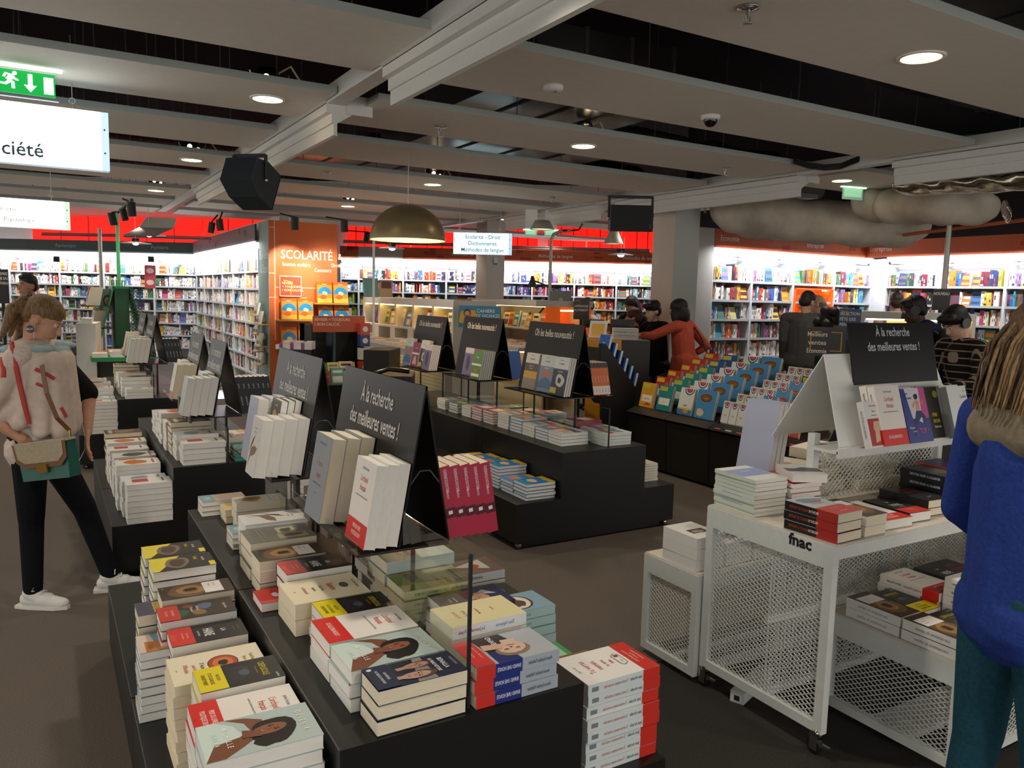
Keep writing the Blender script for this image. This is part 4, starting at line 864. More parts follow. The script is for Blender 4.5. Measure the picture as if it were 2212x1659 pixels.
# number cards clipped to the glass
cardm = mat('#5f5148', .5); carde = mat('#1e1a18', .5)
for k, (px, py, y) in enumerate(((633, 1060, 3.18), (658, 1092, 2.98), (691, 1122, 2.76), (734, 1160, 2.555))):
    p = onx(px, py, .855) if False else V((.853, y, .865))
    g = MB(); zc = [.872, .872, .868, .862][k]
    g.bx(.850, .862, y-.042, y+.042, zc-.062, zc+.062, cardm if k else mat('#2b2622', .5)); g.bx(.862, .868, y-.042, y+.042, zc-.062, zc+.062, carde)
    g.text(str(k+1), (.85, y, zc-.034), (0, -1, 0), (0, 0, 1), .1, mat('#d9d2c8', .5), 'C', off=.0012)
    tag(g.build('number_card'), 'small brown card numbered %s clipped to the glass' % ['one', 'two', 'three', 'four'][k], 'sign', 'number cards on the near table')
# ---------------------------------------------------------------- plainer books for the tables further back
design('pw1', .16, .245, .032, '#e6e2da', 'white paperback with red title block', [B(.1, .15, .6, .5, '#c23b2e'), B(.1, .8, .7, .84, '#55504c')])
design('pw2', .16, .25, .03, '#dfe3e4', 'pale blue-white paperback with grey picture', [('P', blob(.5, .4, .35, .2, 12, 3), '#8d979c'), B(.2, .8, .8, .85, '#6b7075')])
design('pw3', .165, .25, .034, '#e9e5da', 'ivory paperback with orange picture', [('P', blob(.5, .45, .4, .25, 12, 5), '#d2703a'), B(.1, .82, .8, .88, '#c0502e')])
design('pw4', .155, .24, .03, '#ece8e2', 'white paperback with yellow and red strip', [B(0, .3, 1, .5, '#c9b23c'), B(0, .1, 1, .3, '#c8402e')])
design('pw5', .165, .255, .036, '#d5d3ce', 'light grey paperback with dark photo', [('P', blob(.5, .5, .4, .28, 12, 7), '#4b4a48'), B(.1, .85, .9, .9, '#b34a3a')])
design('pb1', .16, .24, .034, '#5a4638', 'brown photo-cover paperback', [('P', blob(.5, .5, .4, .3, 12, 7, .2), '#8d745a'), B(.1, .1, .9, .2, '#c8bda9')], pages='c')
design('pt1', .16, .23, .02, '#3f9384', 'teal slim paperback', [B(.1, .5, .9, .7, '#a9d6cb')])
design('pnight', .14, .24, .03, '#1c1e22', 'black thriller with silver spine lettering', [T('Jo Nuit', .5, .6, .14, '#cfd3d6', 'C')], spine='#1a1c20', sops=[('t', 'LE COUTEAU', .35, '#c6ccd0', .4), ('t', 'Jo Nuit', .75, '#c6ccd0', .3)])
design('thickcream', .15, .25, .045, '#d9d3c2', 'thick cream novel', [B(0, .0, 1, .2, '#b8392c'), T('roman', .5, .6, .12, '#7d6e58', 'C')], pages='c')
design('thickgrey', .16, .24, .045, '#b3b7b4', 'thick grey-edged novel', [T('récit', .5, .6, .12, '#6a6f70', 'C')])
design('palegreen', .14, .22, .03, '#c4c9b0', 'pale green-yellow novel', [B(.1, .6, .9, .8, '#d8cf6a')])
# ----- T2 and T3, the tables behind the woman
for k, (a, b) in enumerate(((4.92, 5.885), (5.895, 6.95))):
    tiered('display_table', a, b, .28, .612, 1.25, 1.56, ['black stepped table the woman looks at, near half', 'black stepped table the woman looks at, far half'][k], 'stepped display tables', glass=[(.925, a+.01, b-.06, .86)])
def L2(key, n, x, y, z0, where, **k): return stack(key, n, x, y, z0, 'L', where, name='novel', **k)
wn = 'lower step by standing woman'
L2('pw1', 7, .364, 4.93, ZL, 'front pile, '+wn); L2('pw2', 7, .35, 5.10, ZL, 'second pile, '+wn); L2('pw3', 8, .335, 5.27, ZL, 'third pile, '+wn)
L2('pw4', 8, .345, 5.46, ZL, 'fourth pile, '+wn); L2('pw5', 7, .34, 5.63, ZL, 'fifth pile, '+wn); L2('pw1', 8, .335, 5.85, ZL, 'sixth pile, '+wn)
L2('pw3', 8, .335, 6.05, ZL, 'seventh pile, '+wn); L2('pb1', 9, .335, 6.25, ZL, 'eighth pile, '+wn)
wu = 'upper step by standing woman'
L2('pw1', 4, .672, 4.95, ZU, 'front pile, '+wu); L2('pw2', 5, .655, 5.12, ZU, 'second pile, '+wu); L2('pb1', 6, .65, 5.29, ZU, 'third pile, '+wu)
L2('pw4', 6, .64, 5.46, ZU, 'fourth pile, '+wu); L2('pw3', 6, .64, 5.7, ZU, 'fifth pile, '+wu); L2('pw5', 5, .645, 5.92, ZU, 'sixth pile, '+wu); L2('pw2', 5, .645, 6.12, ZU, 'seventh pile, '+wu)
Rr('pt1', 4, .97, 4.96, 'right of the second glass post'); Rr('pw3', 3, .97, 5.2, 'right half of the middle table'); Rr('pw4', 3, .97, 5.4, 'right half of the middle table, second pile')
Rr('pw1', 6, 1.28, 4.96, 'right lower step of the middle table', z0=ZL); Rr('pw2', 5, 1.28, 5.2, 'right lower step of the middle table, second pile', z0=ZL)
put_stand(5.15, 5.66, .90, .97, 'third black sign stand with thick grey novels', RECH, 'bestseller sign stands', dz=.46)
stand_books(5.16, .90, .97, -1, [('thickgrey', 4, .01), ('pw5', 2, .01)], dz=.46, where='on the third stand')
stand_books(5.17, .90, .97, 1, [('pnight', 7, .01)], dz=.46, where='on the third stand')
put_stand(5.98, 6.5, .90, .97, 'fourth black sign stand with thick cream novels', RECH, 'bestseller sign stands', dz=.46)
stand_books(5.99, .90, .97, -1, [('thickcream', 3, .01), ('pw4', 3, .01), ('pw3', 2, .01)], dz=.46, where='on the fourth stand')
for k, y in enumerate((5.62, 5.48, 5.34, 5.2)):
    g = MB(); g.bx(.742, .752, y-.035, y+.035, .86, .97, cardm); g.bx(.752, .756, y-.035, y+.035, .86, .97, carde)
    tag(g.build('number_card'), 'small brown card at the third stand, %s from the near end' % nth(3-k), 'sign', 'cards on the third stand')
for k, (a, b) in enumerate(((8.13, 9.2), (9.21, 10.25))):
    tiered('display_table', a, b, .22, .55, 1.2, 1.5, ['black stepped table in the third row, near half', 'black stepped table in the third row, far half'][k], 'stepped display tables', glass=[(.86, a+.02, b-.1, .88)])
w3 = 'lower step of the third table'
L2('pw1', 9, .30, 8.15, ZL, 'front pile, '+w3); L2('pw2', 10, .29, 8.33, ZL, 'second pile, '+w3); L2('pw3', 11, .29, 8.52, ZL, 'third pile, '+w3); L2('pw5', 11, .28, 8.75, ZL, 'fourth pile, '+w3); L2('pw4', 12, .28, 8.97, ZL, 'fifth pile, '+w3); L2('pw3', 11, .28, 9.3, ZL, 'sixth pile, '+w3)
w3 = 'upper step of the third table'
L2('pw2', 3, .62, 8.15, ZU, 'front pile, '+w3); L2('pw5', 5, .60, 8.34, ZU, 'second pile, '+w3); L2('pw3', 6, .59, 8.54, ZU, 'third pile, '+w3); L2('pw4', 6, .59, 8.8, ZU, 'fourth pile, '+w3); L2('pb1', 7, .59, 9.1, ZU, 'fifth pile, '+w3)
put_stand(8.4, 9.05, .95, .93, 'fifth black sign stand on the third table', RECH, 'bestseller sign stands', dz=.46)
stand_books(8.41, .95, .93, -1, [('thickgrey', 4, .01), ('thickcream', 2, .01), ('palegreen', 3, .01)], dz=.46, where='on the fifth stand')
stand_books(8.42, .95, .93, 1, [('pnight', 5, .01)], dz=.46, where='on the fifth stand')
put_stand(9.3, 9.9, .95, .93, 'farthest black sign stand before the green tower', RECH, 'bestseller sign stands', dz=.46)
stand_books(9.32, .95, .93, -1, [('palegreen', 4, .01), ('thickcream', 3, .01)], dz=.46, where='on the farthest stand')

# ----- M, the middle table with school books
def wb(key, col, title, desc, ops=(), t=.012, w=.17, h=.235, sp=None): design(key, w, h, t, col, desc, list(ops)+[T(title, .5, .75, .1, '#f4f2ea', 'C', .7)], spine=sp or col, rough=.2)
wb('vac', '#2f78b8', 'Vacances', 'blue and yellow holiday workbook', [B(0, .78, 1, 1, '#d8c23a'), B(0, 0, 1, .2, '#2a9ac0'), ('P', blob(.5, .4, .3, .15, 12, 4), '#e0b48c')], t=.022)
wb('vac2', '#3b7fc0', 'Passeport', 'blue holiday passport workbook', [B(0, .8, 1, 1, '#e0c63f'), B(.1, .2, .9, .5, '#d8743c')], t=.022)
wb('bac1', '#9c3b42', 'Bac', 'maroon exam guide', [B(.1, .2, .9, .6, '#d7c9b8'), B(0, .85, 1, 1, '#2f5f9c')], t=.02)
wb('bac2', '#dfe3e2', 'Annales', 'pale exam guide with red strip', [B(0, .6, 1, .85, '#b5423f'), B(.1, .2, .9, .5, '#7a98ab')], t=.022)
wb('bac3', '#c9d5da', 'Fiches', 'pale blue revision cards book', [B(0, .55, 1, .8, '#45628f'), ('P', blob(.5, .3, .3, .15, 10, 4), '#d2a04a')], t=.022)
wb('bac4', '#5d7a6a', 'Sujets', 'green exam guide', [B(0, .3, 1, .5, '#d9cf5c')], t=.02)
wb('yelw', '#e0c040', 'Brevet', 'yellow-topped slim workbook', [B(0, 0, 1, .4, '#e8e2d2')], t=.018, sp='#e9e6dd')
for k, (a, b) in enumerate(((4.35, 5.51), (5.515, 6.65), (6.66, 7.8))):
    tiered('display_table', a, b, 2.64, 3.0, 3.73, 4.02, ['black stepped school book table in the middle, near part', 'black stepped school book table in the middle, second part', 'black stepped school book table in the middle, far part'][k], 'stepped display tables', zl=.32, glass=[(3.4, a+.02, b-.08, .92)])
ML, MU = .321, .641
def LM(key, n, x, y, z0, where, **k): return stack(key, n, x, y, z0, 'L', where, name='workbook', **k)
wl_ = 'lower step of the middle table'
for i, (key, n, y) in enumerate((('vac', 5, 4.40), ('vac2', 4, 4.58), ('vac', 7, 4.78), ('vac2', 6, 4.97), ('vac', 6, 5.16), ('yelw', 6, 5.34))): LM(key, n, 2.745, y, ML, '%s pile, %s' % (nth(i), wl_))
wl_ = 'upper step of the middle table'
for i, (key, n, y) in enumerate((('bac3', 4, 4.55), ('vac', 4, 4.73), ('bac2', 4, 4.92), ('vac2', 5, 5.10), ('bac2', 5, 5.30), ('bac1', 5, 5.55), ('bac1', 5, 5.75), ('bac3', 4, 5.95), ('bac4', 4, 6.2), ('bac2', 4, 6.45))): LM(key, n, 3.12, y, MU, '%s pile, %s' % (nth(i), wl_))
for i, (key, n, y) in enumerate((('bac2', 4, 4.42), ('bac3', 4, 4.6), ('bac1', 6, 4.78), ('bac4', 4, 5.0), ('bac3', 5, 5.25), ('bac1', 4, 5.6), ('bac4', 4, 5.85))): stack(key, n, 3.43 if i % 2 else 3.41, y, MU, 'R', '%s pile right of the middle glass pane' % nth(i), name='workbook')
for i, y in enumerate((4.5, 4.7)): stack('yelw', 7, 3.75, y, ML, 'R', ['white spines at the right end of the middle table', 'second pile at the right end of the middle table'][i], name='workbook')
design('monde1', .19, .285, .02, '#c9a03f', 'science exam guide with yellow dune', [B(0, .7, 1, 1, '#dcd9d2'), B(0, 0, 1, .3, '#8d8478'), ('P', [(0, .3), (1, .3), (1, .5), (.6, .56), (.2, .48), (0, .4)], '#d3a33d'), B(0, .5, 1, .72, '#5b4a3a'), T('Réviser son bac', .5, .92, .06, '#b5623c', 'C', .7), T('avec Le Monde', .5, .82, .075, '#2a2a2a', 'C', .7), T('SCIENCES DE LA VIE', .5, .63, .055, '#ece6d8', 'C', .7), T('ET DE LA TERRE', .5, .56, .055, '#ece6d8', 'C', .7)])
design('monde2', .19, .285, .02, '#7c8ea0', 'geography exam guide with blue rock', [B(0, .7, 1, 1, '#cfd3d2'), ('P', [(0, .1), (1, .1), (1, .3), (.5, .42), (0, .25)], '#4d6f9c'), ('P', [(.2, .4), (.9, .45), (.8, .6), (.3, .58)], '#b5745c'), T('Réviser son bac', .5, .92, .06, '#8d7f6a', 'C', .7), T('avec Le Monde', .5, .82, .075, '#2a2a2a', 'C', .7), T('GÉOGRAPHIE', .5, .63, .07, '#ece6d8', 'C', .7)])
design('monde3', .19, .285, .02, '#27313c', 'philosophy exam guide with white spiral', [B(0, .7, 1, 1, '#dedede'), ('P', blob(.55, .4, .3, .17, 14, 3), '#c9cdd0'), ('P', blob(.52, .4, .12, .08, 10, 3), '#1d242c'), B(.0, .05, .4, .2, '#c8b43c'), T('Réviser son bac', .5, .92, .06, '#6d6a64', 'C', .7), T('avec Le Monde', .5, .82, .075, '#2a2a2a', 'C', .7), T('PHILOSOPHIE', .5, .61, .075, '#ece6d8', 'C', .7), B(0, .66, 1, .7, '#4a3f8c')])
design('dossier1', .17, .25, .02, '#8d3a5a', 'magenta study guide with white band', [B(0, .5, 1, .58, '#e4d9dc'), ('P', [(.2, .1), (.8, .1), (.6, .45), (.35, .4)], '#d2b2b8'), T('Anatomie', .5, .75, .1, '#ecdfe2', 'C')])
design('dossier2', .17, .25, .02, '#4f7a3c', 'green study guide with white labels', [B(0, .48, 1, .55, '#dfe5da'), B(.1, .1, .9, .2, '#e5e3d5'), ('P', blob(.5, .3, .2, .08, 10, 3), '#8d6a45'), T('Biologie', .5, .75, .1, '#e5ecd8', 'C')])
design('dossier3', .17, .25, .018, '#6c5f8c', 'violet study guide with tall figure', [('P', blob(.5, .45, .2, .3, 12, 3), '#2e2550'), B(0, .8, 1, 1, '#c9c4cf')])
design('bluefold', .17, .25, .03, '#1f5cae', 'bright blue study folder', [T('Bac', .5, .6, .2, '#dfe8f5', 'C')])
design('orangesp', .19, .25, .028, '#d6682c', 'orange exam guide with brown top', [B(0, .8, 1, 1, '#3a2e28')], spine='#d6682c', sops=[('band', .84, 1, '#33291f'), ('band', .02, .28, '#e6e0d6'), ('t', 'INTÉGRALE', .5, '#f2d8c4', .4), ('t', 'BREVET', .15, '#c4562a', .2)])
NOUV = ['Oh les belles nouveautés !']
for nm, ya, yb, zb, its, rt in (('near', 4.70, 5.46, .965, [('monde3', 3, .03), ('monde2', 2, .03), ('monde1', 2, .0)], [('orangesp', 6, .01)]), ('second', 5.9, 6.62, .965, [('dossier2', 6, .02), ('dossier1', 1, .0), ('dossier3', 1, .03)], [('bluefold', 4, .01)]), ('far', 7.0, 7.72, .94, [('dossier3', 5, .02), ('monde3', 2, .02), ('dossier1', 2, .02), ('monde2', 2, 0)], [])):
    put_stand(ya, yb, zb, 3.4, '%s black stand reading Oh les belles nouveautes' % nm, NOUV, 'novelty sign stands', dz=.53, foot=.1)
    stand_books(ya+.01, zb, 3.4, -1, its, foot=.1, dz=.53, where='on the %s novelty stand' % nm, name='study_guide')
    if rt: stand_books(ya+.02, zb, 3.4, 1, rt, foot=.1, dz=.53, where='on the %s novelty stand' % nm, name='study_guide')
# ---------------------------------------------------------------- white mesh trolley on the right
WM = mat('#d3d6d2', .4, var=.03); WT = mat('#cfc6ba', .45, var=.04)
def lattice(g, o, ux, uz, w, h, m, cell=(.034, .02), t=.0016):
    # expanded metal: two families of slanted strands across a w x h opening
    o, ux, uz = V(o), V(ux), V(uz); k = cell[1]/cell[0]; nrm = ux.cross(uz)*t
    n = int((w+h/k)/cell[0])+1
    for s in (1, -1):
        for i in range(-n, n+1):
            x0 = i*cell[0]; pts = []
            # line z = s*k*(x-x0)
            a, b = 0.0, w
            za, zb = s*k*(a-x0), s*k*(b-x0)
            if s > 0:
                if zb < 0 or za > h: continue
                if za < 0: a = x0
                if zb > h: b = x0+h/k
            else:
                if za < 0 or zb > h: continue
                if za > h: a = x0-h/k
                if zb < 0: b = x0
            if b-a < .004: continue
            p, q = o+ux*a+uz*(s*k*(a-x0)), o+ux*b+uz*(s*k*(b-x0)); d = (q-p).normalized(); e = d.cross(ux.cross(uz))*t
            g.add([p-e-nrm, p+e-nrm, p+e+nrm, p-e+nrm, q-e-nrm, q+e-nrm, q+e+nrm, q-e+nrm], [(0, 1, 5, 4), (1, 2, 6, 5), (2, 3, 7, 6), (3, 0, 4, 7)], m)
def mesh_side(o_, name, o, ux, w, h, fr, parent):
    # steel frame with a mesh infill, o = lower outer corner
    g = MB(); o, ux = V(o), V(ux); n = ux.cross(V((0, 0, 1)))
    def bar(a, b, z0, z1): g.extr([o+ux*a-n*.016+V((0, 0, z0)), o+ux*b-n*.016+V((0, 0, z0)), o+ux*b+n*.016+V((0, 0, z0)), o+ux*a+n*.016+V((0, 0, z0))], (0, 0, z1-z0), WM)
    bar(0, fr, 0, h); bar(w-fr, w, 0, h); bar(fr, w-fr, 0, fr); bar(fr, w-fr, h-fr, h)
    f = g.build('side_frame', parent)
    g = MB(); lattice(g, o+ux*fr+V((0, 0, fr)), ux, (0, 0, 1), w-2*fr, h-2*fr, WM); g.build('mesh_infill', f)
    return f
def caster(parent, x, y, r=.03):
    g = MB(); g.tube([(x-.012, y+.015, r), (x+.012, y+.015, r)], r, BLACK, 14); g.build('caster_wheel', parent)
    g = MB(); g.bx(x-.018, x-.013, y-.005, y+.03, r*.6, .085, CHROME); g.bx(x+.013, x+.018, y-.005, y+.03, r*.6, .085, CHROME); g.lathe([(0, .1), (.022, .1), (.024, .085), (.02, .075), (0, .075)], (x, y+.005, 0), CHROME, 14); g.bx(x-.006, x+.006, y-.05, y-.01, .04, .05, CHROME); g.build('caster_fork', parent)
wx0, wx1, wy0, wy1, wz = 2.44, 3.9, 1.785, 2.425, .82
o = empty('mesh_trolley', (0, 0, 0), 'large white steel mesh book trolley with store lettering', 'book trolley', 'white mesh trolleys')
g = MB(); g.bx(wx0, wx1, wy0, wy1, wz-.055, wz-.006, WM); g.bx(wx0+.004, wx1-.004, wy0+.004, wy1-.004, wz-.006, wz, WT)
g.text('fnac', (wx0, wy0+.15, wz-.045), (0, -1, 0), (0, 0, 1), .062, BLACK, 'C', off=.001, xs=1.05, bold=True); g.build('top_tray', o)
mesh_side(o, 'l', (wx0+.016, wy1, .09), (0, -1, 0), wy1-wy0, wz-.145, .038, o)
mesh_side(o, 'r', (wx1-.016, wy1, .09), (0, -1, 0), wy1-wy0, wz-.145, .038, o)
g = MB(); g.bx(wx0+.03, wx1-.03, 2.09, 2.11, .4, .43, WM); g.bx(wx0+.03, wx1-.03, 2.09, 2.11, .09, .12, WM); b = g.build('rear_rail', o)
g = MB(); lattice(g, (wx0+.04, 2.1, .12), (1, 0, 0), (0, 0, 1), wx1-wx0-.08, .64, WM); g.build('mesh_infill', b)
for x, y in ((wx0+.018, wy0+.02), (wx0+.018, wy1-.03), (wx1-.018, wy0+.02), (wx1-.018, wy1-.03)): caster(o, x, y)
px0, px1, py = 2.87, 3.80, 2.24
g = MB(); zt = 1.085
for x in (px0, px1): g.bx(x-.018, x+.018, py-.018, py+.018, wz, zt+.05, WM)
g.bx(px0, px1, py-.012, py+.012, zt-.02, zt, WM); g.bx(px0-.05, px1+.02, py-.16, py-.02, zt-.012, zt, WM); g.bx(px0-.05, px1+.02, py-.165, py-.155, zt-.03, zt+.012, WM); b = g.build('centre_frame', o)
g = MB(); lattice(g, (px0+.018, py, wz+.01), (1, 0, 0), (0, 0, 1), px1-px0-.036, zt-wz-.03, WM, cell=(.032, .027)); g.build('mesh_infill', b)
# low front and rear trolleys tucked under the tall one
def low_trolley(x0, x1, y0, y1, zt, label, sticker=False):
    o = empty('low_trolley', (0, 0, 0), label, 'book trolley', 'white mesh trolleys')
    g = MB(); g.bx(x0, x1, y0, y1, zt-.055, zt-.006, WM); g.bx(x0+.004, x1-.004, y0+.004, y1-.004, zt-.006, zt, WT); g.build('top_tray', o)
    f = mesh_side(o, 'l', (x0+.016, y1, .03), (0, -1, 0), y1-y0, zt-.085, .036, o); mesh_side(o, 'r', (x1-.016, y1, .03), (0, -1, 0), y1-y0, zt-.085, .036, o)
    f = mesh_side(o, 'f', (x0+.0335, y0+.018, .03), (1, 0, 0), x1-x0-.067, zt-.085, .03, o)
    if sticker:
        g = MB(); g.bx(x0-.001, x0+.0005, y0+.004, y0+.024, .12, .17, mat('#dfe6ea', .4)); g.bx(x0-.0015, x0-.001, y0+.006, y0+.022, .145, .168, ink('#3b3f44')); g.bx(x0-.0015, x0-.001, y0+.004, y0+.024, .12, .135, ink('#4f9fc0')); g.build('barcode_sticker', o)
    g = MB(); g.bx(x0+.04, x1-.04, y0+.2, y1-.2, .03, .05, WM); g.build('base_rail', o)
    return o
low_trolley(2.76, 4.1, 1.46, 2.03, .43, 'low white mesh trolley in front piled with keyhole books', True)
low_trolley(2.42, 3.8, 2.44, 2.80, .5, 'low white mesh trolley tucked behind the tall one')
tb = MB(); tb.T = rotz(2.62, 2.28, .0, .35); tb.bx(-.16, .16, -.03, .03, 0.0, .05, WM); tb.bx(-.162, -.16, -.02, .02, .008, .04, mat('#e6e8e6', .5)); tb.bx(-.1635, -.162, -.012, .012, .012, .034, ink('#2a2a2a')); tag(tb.build('floor_box'), 'small white box with barcode on the floor under the trolley', 'box')
# books on the tall trolley
design('traitre', .15, .235, .036, '#a9b3b8', 'grey spy story with red lower half', [B(0, 0, 1, .42, '#b83228'), ('P', blob(.5, .78, .4, .14, 12, 4, .2), '#6d7a82'), T("L'ESPION", .5, .68, .11, '#b5402f', 'C', .7), T('ET LE TRAÎTRE', .5, .58, .09, '#b5402f', 'C', .7), T('Un récit dramatique', .5, .3, .05, '#f0d8d2', 'C', .7), T('JOHN LE CARRÉ', .5, .12, .05, '#f0d8d2', 'C', .7)], spine='#191717', sops=[('band', 0, .38, '#a92c22'), ('t', "L'ESPION ET LE TRAÎTRE", .68, '#b5482f', .45), ('t', 'MACINTYRE', .44, '#efece8', .18)], pages='c')
design('badblood', .15, .235, .034, '#211f1f', 'black book with red title letters', [T('BAD', .5, .7, .17, '#b5301f', 'C', .9), T('BLOOD', .5, .52, .17, '#b5301f', 'C', .9), T('enquête', .5, .2, .07, '#cfc9c4', 'C', .7)], pages='c')
design('benallablack', .15, .24, .036, '#22252c', 'black political book with dark spine', [('P', blob(.5, .5, .35, .2, 12, 3), '#5a5148')], spine='#15171c', sops=[('t', 'BENALLA LA VRAIE HISTOIRE', .5, '#cfd3da', .6)], pages='c')
design('purple', .17, .24, .03, '#3b2f7a', 'purple and orange political book', [B(0, 0, 1, .15, '#c9542e'), T('L’HEURE', .5, .7, .11, '#d8602f', 'C', .7), T('D’ÉTÉ', .5, .55, .11, '#d8602f', 'C', .7)], spine='#c9582e')
design('filles', .14, .22, .034, '#c9a62e', 'yellow book with woman in white', [('P', blob(.5, .45, .2, .16, 12, 3), '#f0ece2'), ('P', blob(.5, .68, .08, .06, 10, 2), '#7d5038'), ('P', blob(.5, .75, .07, .04, 10, 2), '#1e1712'), T('Pas pour', .5, .2, .1, '#2b2a55', 'C', .7), T('les filles ?', .5, .1, .1, '#2b2a55', 'C', .7)], spine='#e6e2d5', sops=[('t', 'Pas pour les filles ?', .5, '#4a4a4a', .5)])
design('maga', .18, .24, .016, '#d9dcd4', 'pale green-white magazine with lilac panel', [B(0, .3, 1, .8, '#8f9cc4'), T('ACUTE', .5, .6, .14, '#e6e9f0', 'C', .7)], spine='#cdd6c8')
design('ciseau', .16, .235, .02, '#b8352a', 'red and white essay', [B(0, .3, 1, .6, '#e3dcd8')], spine='#e2e2e6')
design('photow', .15, .19, .036, '#d9d7d4', 'white book with grey landscape photo', [('P', [(0, .25), (1, .25), (1, .6), (.6, .7), (.3, .55), (0, .6)], '#4d4b49')])
def F(key, n, x, y, z0, where, **k): return stack(key, n, x, y, z0, 'F', where, name='essay_book', **k)
ZW = wz+.001
F('traitre', 3, 2.47, 1.80, ZW, 'corner of the trolley above the store lettering', rot=.04)
F('lock', 2, 2.64, 1.805, ZW, 'beside the spy story pile', jit=.008)
F('crepuscule', 2, 2.70, 1.98, ZW-.0, 'behind the spy story pile') if False else F('archprix', 1, 2.80, 1.83, ZW, 'front row of the white trolley', rot=-.05)
F('crepuscule', 2, 2.655, 2.05, ZW, 'below the mesh of the trolley', rot=.05) if False else None
F('haine', 1, 2.985, 1.85, ZW, 'front row of the trolley beside the prize-band essay', rot=-.06)
F('badblood', 2, 3.14, 1.87, ZW, 'front row of the trolley beside the big-title book', rot=-.05)
F('benallablack', 4, 3.31, 1.88, ZW, 'front row of the trolley near the blue sweater', rot=-.06)
F('purple', 5, 3.48, 1.9, ZW, 'trolley top beside the blue sweater')
F('filles', 4, 3.66, 1.86, ZW, 'right end of the trolley top')
stack('maga', 9, 2.465, 2.19, ZW, 'F', 'rear left corner of the trolley', rot=-.05, name='magazine')
F('ciseau', 6, 2.655, 2.16, ZW, 'between magazines and mesh post', rot=-.1)
F('photow', 1, 2.66, 2.17, ZW+.132, 'lying crooked on the red and white pile', rot=-.5)
design('newsp', .3, .36, .05, '#e6ddca', 'thick folded ivory newspaper bundle', [B(.1, .5, .6, .8, '#c98a72')], pages='c')
for i, (x, y, z, r) in enumerate(((2.95, 2.28, ZW, .15), (3.28, 2.27, ZW, -.1), (2.98, 2.285, ZW+.053, .3), (3.32, 2.28, ZW+.053, .12), (3.3, 2.275, ZW+.106, .25))):
    stack('newsp', 1, x, y+.02, z, 'F', ['lower left bundle behind the mesh', 'lower right bundle behind the mesh', 'upper left bundle behind the mesh', 'middle right bundle behind the mesh', 'topmost right bundle behind the mesh'][i], rot=r, name='newspaper_bundle')
# books on the low front trolley
ZF = .431
for i, y in enumerate((1.475, 1.72)):
    F('lock', 2, 2.775, y, ZF, ['near left corner of the low front trolley', 'second keyhole pile on the low front trolley'][i], jit=.002)
    F('crepuscule', 2, 2.915, y+.005, ZF, ['near row of the low front trolley', 'rear row of the low front trolley'][i], jit=.003)
F('archprix', 5, 3.08, 1.475, ZF, 'near row of the low front trolley')
F('archprix', 3, 3.07, 1.75, ZF, 'rear row of the low front trolley')
F('haine', 4, 3.27, 1.475, ZF, 'low front trolley beside the sweater woman'); F('haine', 3, 3.25, 1.75, ZF, 'rear row of the low front trolley')
F('badblood', 3, 3.4, 1.77, ZF, 'rear row of the low front trolley'); F('benallablack', 3, 3.43, 1.5, ZF, 'low front trolley in front of the purple book')
F('purple', 5, 3.62, 1.6, ZF, 'right end of the low front trolley')
F('filles', 7, 3.82, 1.6, ZF, 'low front trolley behind the woman')
# books on the rear trolley
design('whitesq', .17, .22, .05, '#e3e1dc', 'thick white volume with small night photo', [B(.25, .3, .8, .55, '#2f3352'), ('P', blob(.5, .4, .2, .08, 10, 3), '#b59a5c')])
for i, x in enumerate((2.435, 2.615, 2.795, 2.975)): F('whitesq', 3 if i == 0 else 2, x, 2.47, .501, ['left end of the rear low trolley', 'rear low trolley, second pile', 'rear low trolley, third pile', 'rear low trolley, fourth pile'][i], jit=.003)
# bestseller stand on the trolley
o = empty('display_stand', (0, 0, 0), 'black sign over a white tent stand on the mesh trolley', 'display stand', 'bestseller sign stands')
wc = mat('#dcdedb', .55)
zb = 1.087
for s, yf in ((-1, 2.10), (1, 2.46)):
    g = MB(); g.hexa([(2.86, yf, zb), (2.86, yf+.004, zb), (3.75, yf+.004, zb), (3.75, yf, zb), (2.95, 2.28, 1.475), (2.95, 2.284, 1.475), (3.75, 2.284, 1.475), (3.75, 2.28, 1.475)], wc); g.build('tent_panel', o)
g = MB(); P0, P1 = V((0, 2.215, 1.33)), V((0, 2.275, 1.615)); up = (P1-P0).normalized(); nr = V((0, -up.z, up.y))
sx0, sx1 = 3.085, 3.725
g.hexa([(sx0, P0.y, P0.z), (sx1, P0.y, P0.z), (sx1, P0.y+.004, P0.z), (sx0, P0.y+.004, P0.z), (sx0, P1.y, P1.z), (sx1, P1.y, P1.z), (sx1, P1.y+.004, P1.z), (sx0, P1.y+.004, P1.z)], STANDB)
for i, t in enumerate(RECH): g.text(t, V(((sx0+sx1)/2, P1.y, P1.z))-up*(.062+i*.068)+nr*.002, (1, 0, 0), up, .058, mat('#c9d3d4', .5), 'C', .56, .74)
g.build('sign_board', o)
design('fist', .12, .2, .03, '#e6e4e2', 'white and red book with raised fist', [B(.08, .04, .95, .62, '#b5291f'), ('P', [(.35, .1), (.62, .14), (.66, .35), (.78, .42), (.74, .56), (.4, .56), (.34, .42), (.4, .34)], '#d9b79a'), T('MICHEL ONFRAY', .5, .88, .06, '#b5403a', 'C', .7), T('Théorie', .5, .76, .07, '#5a6a78', 'C', .7), T('de la dictature', .5, .68, .06, '#5a6a78', 'C', .7)], spine='#d5d5d3', sops=[('t', 'THÉORIE DE LA DICTATURE', .5, '#5f6568', .6)])
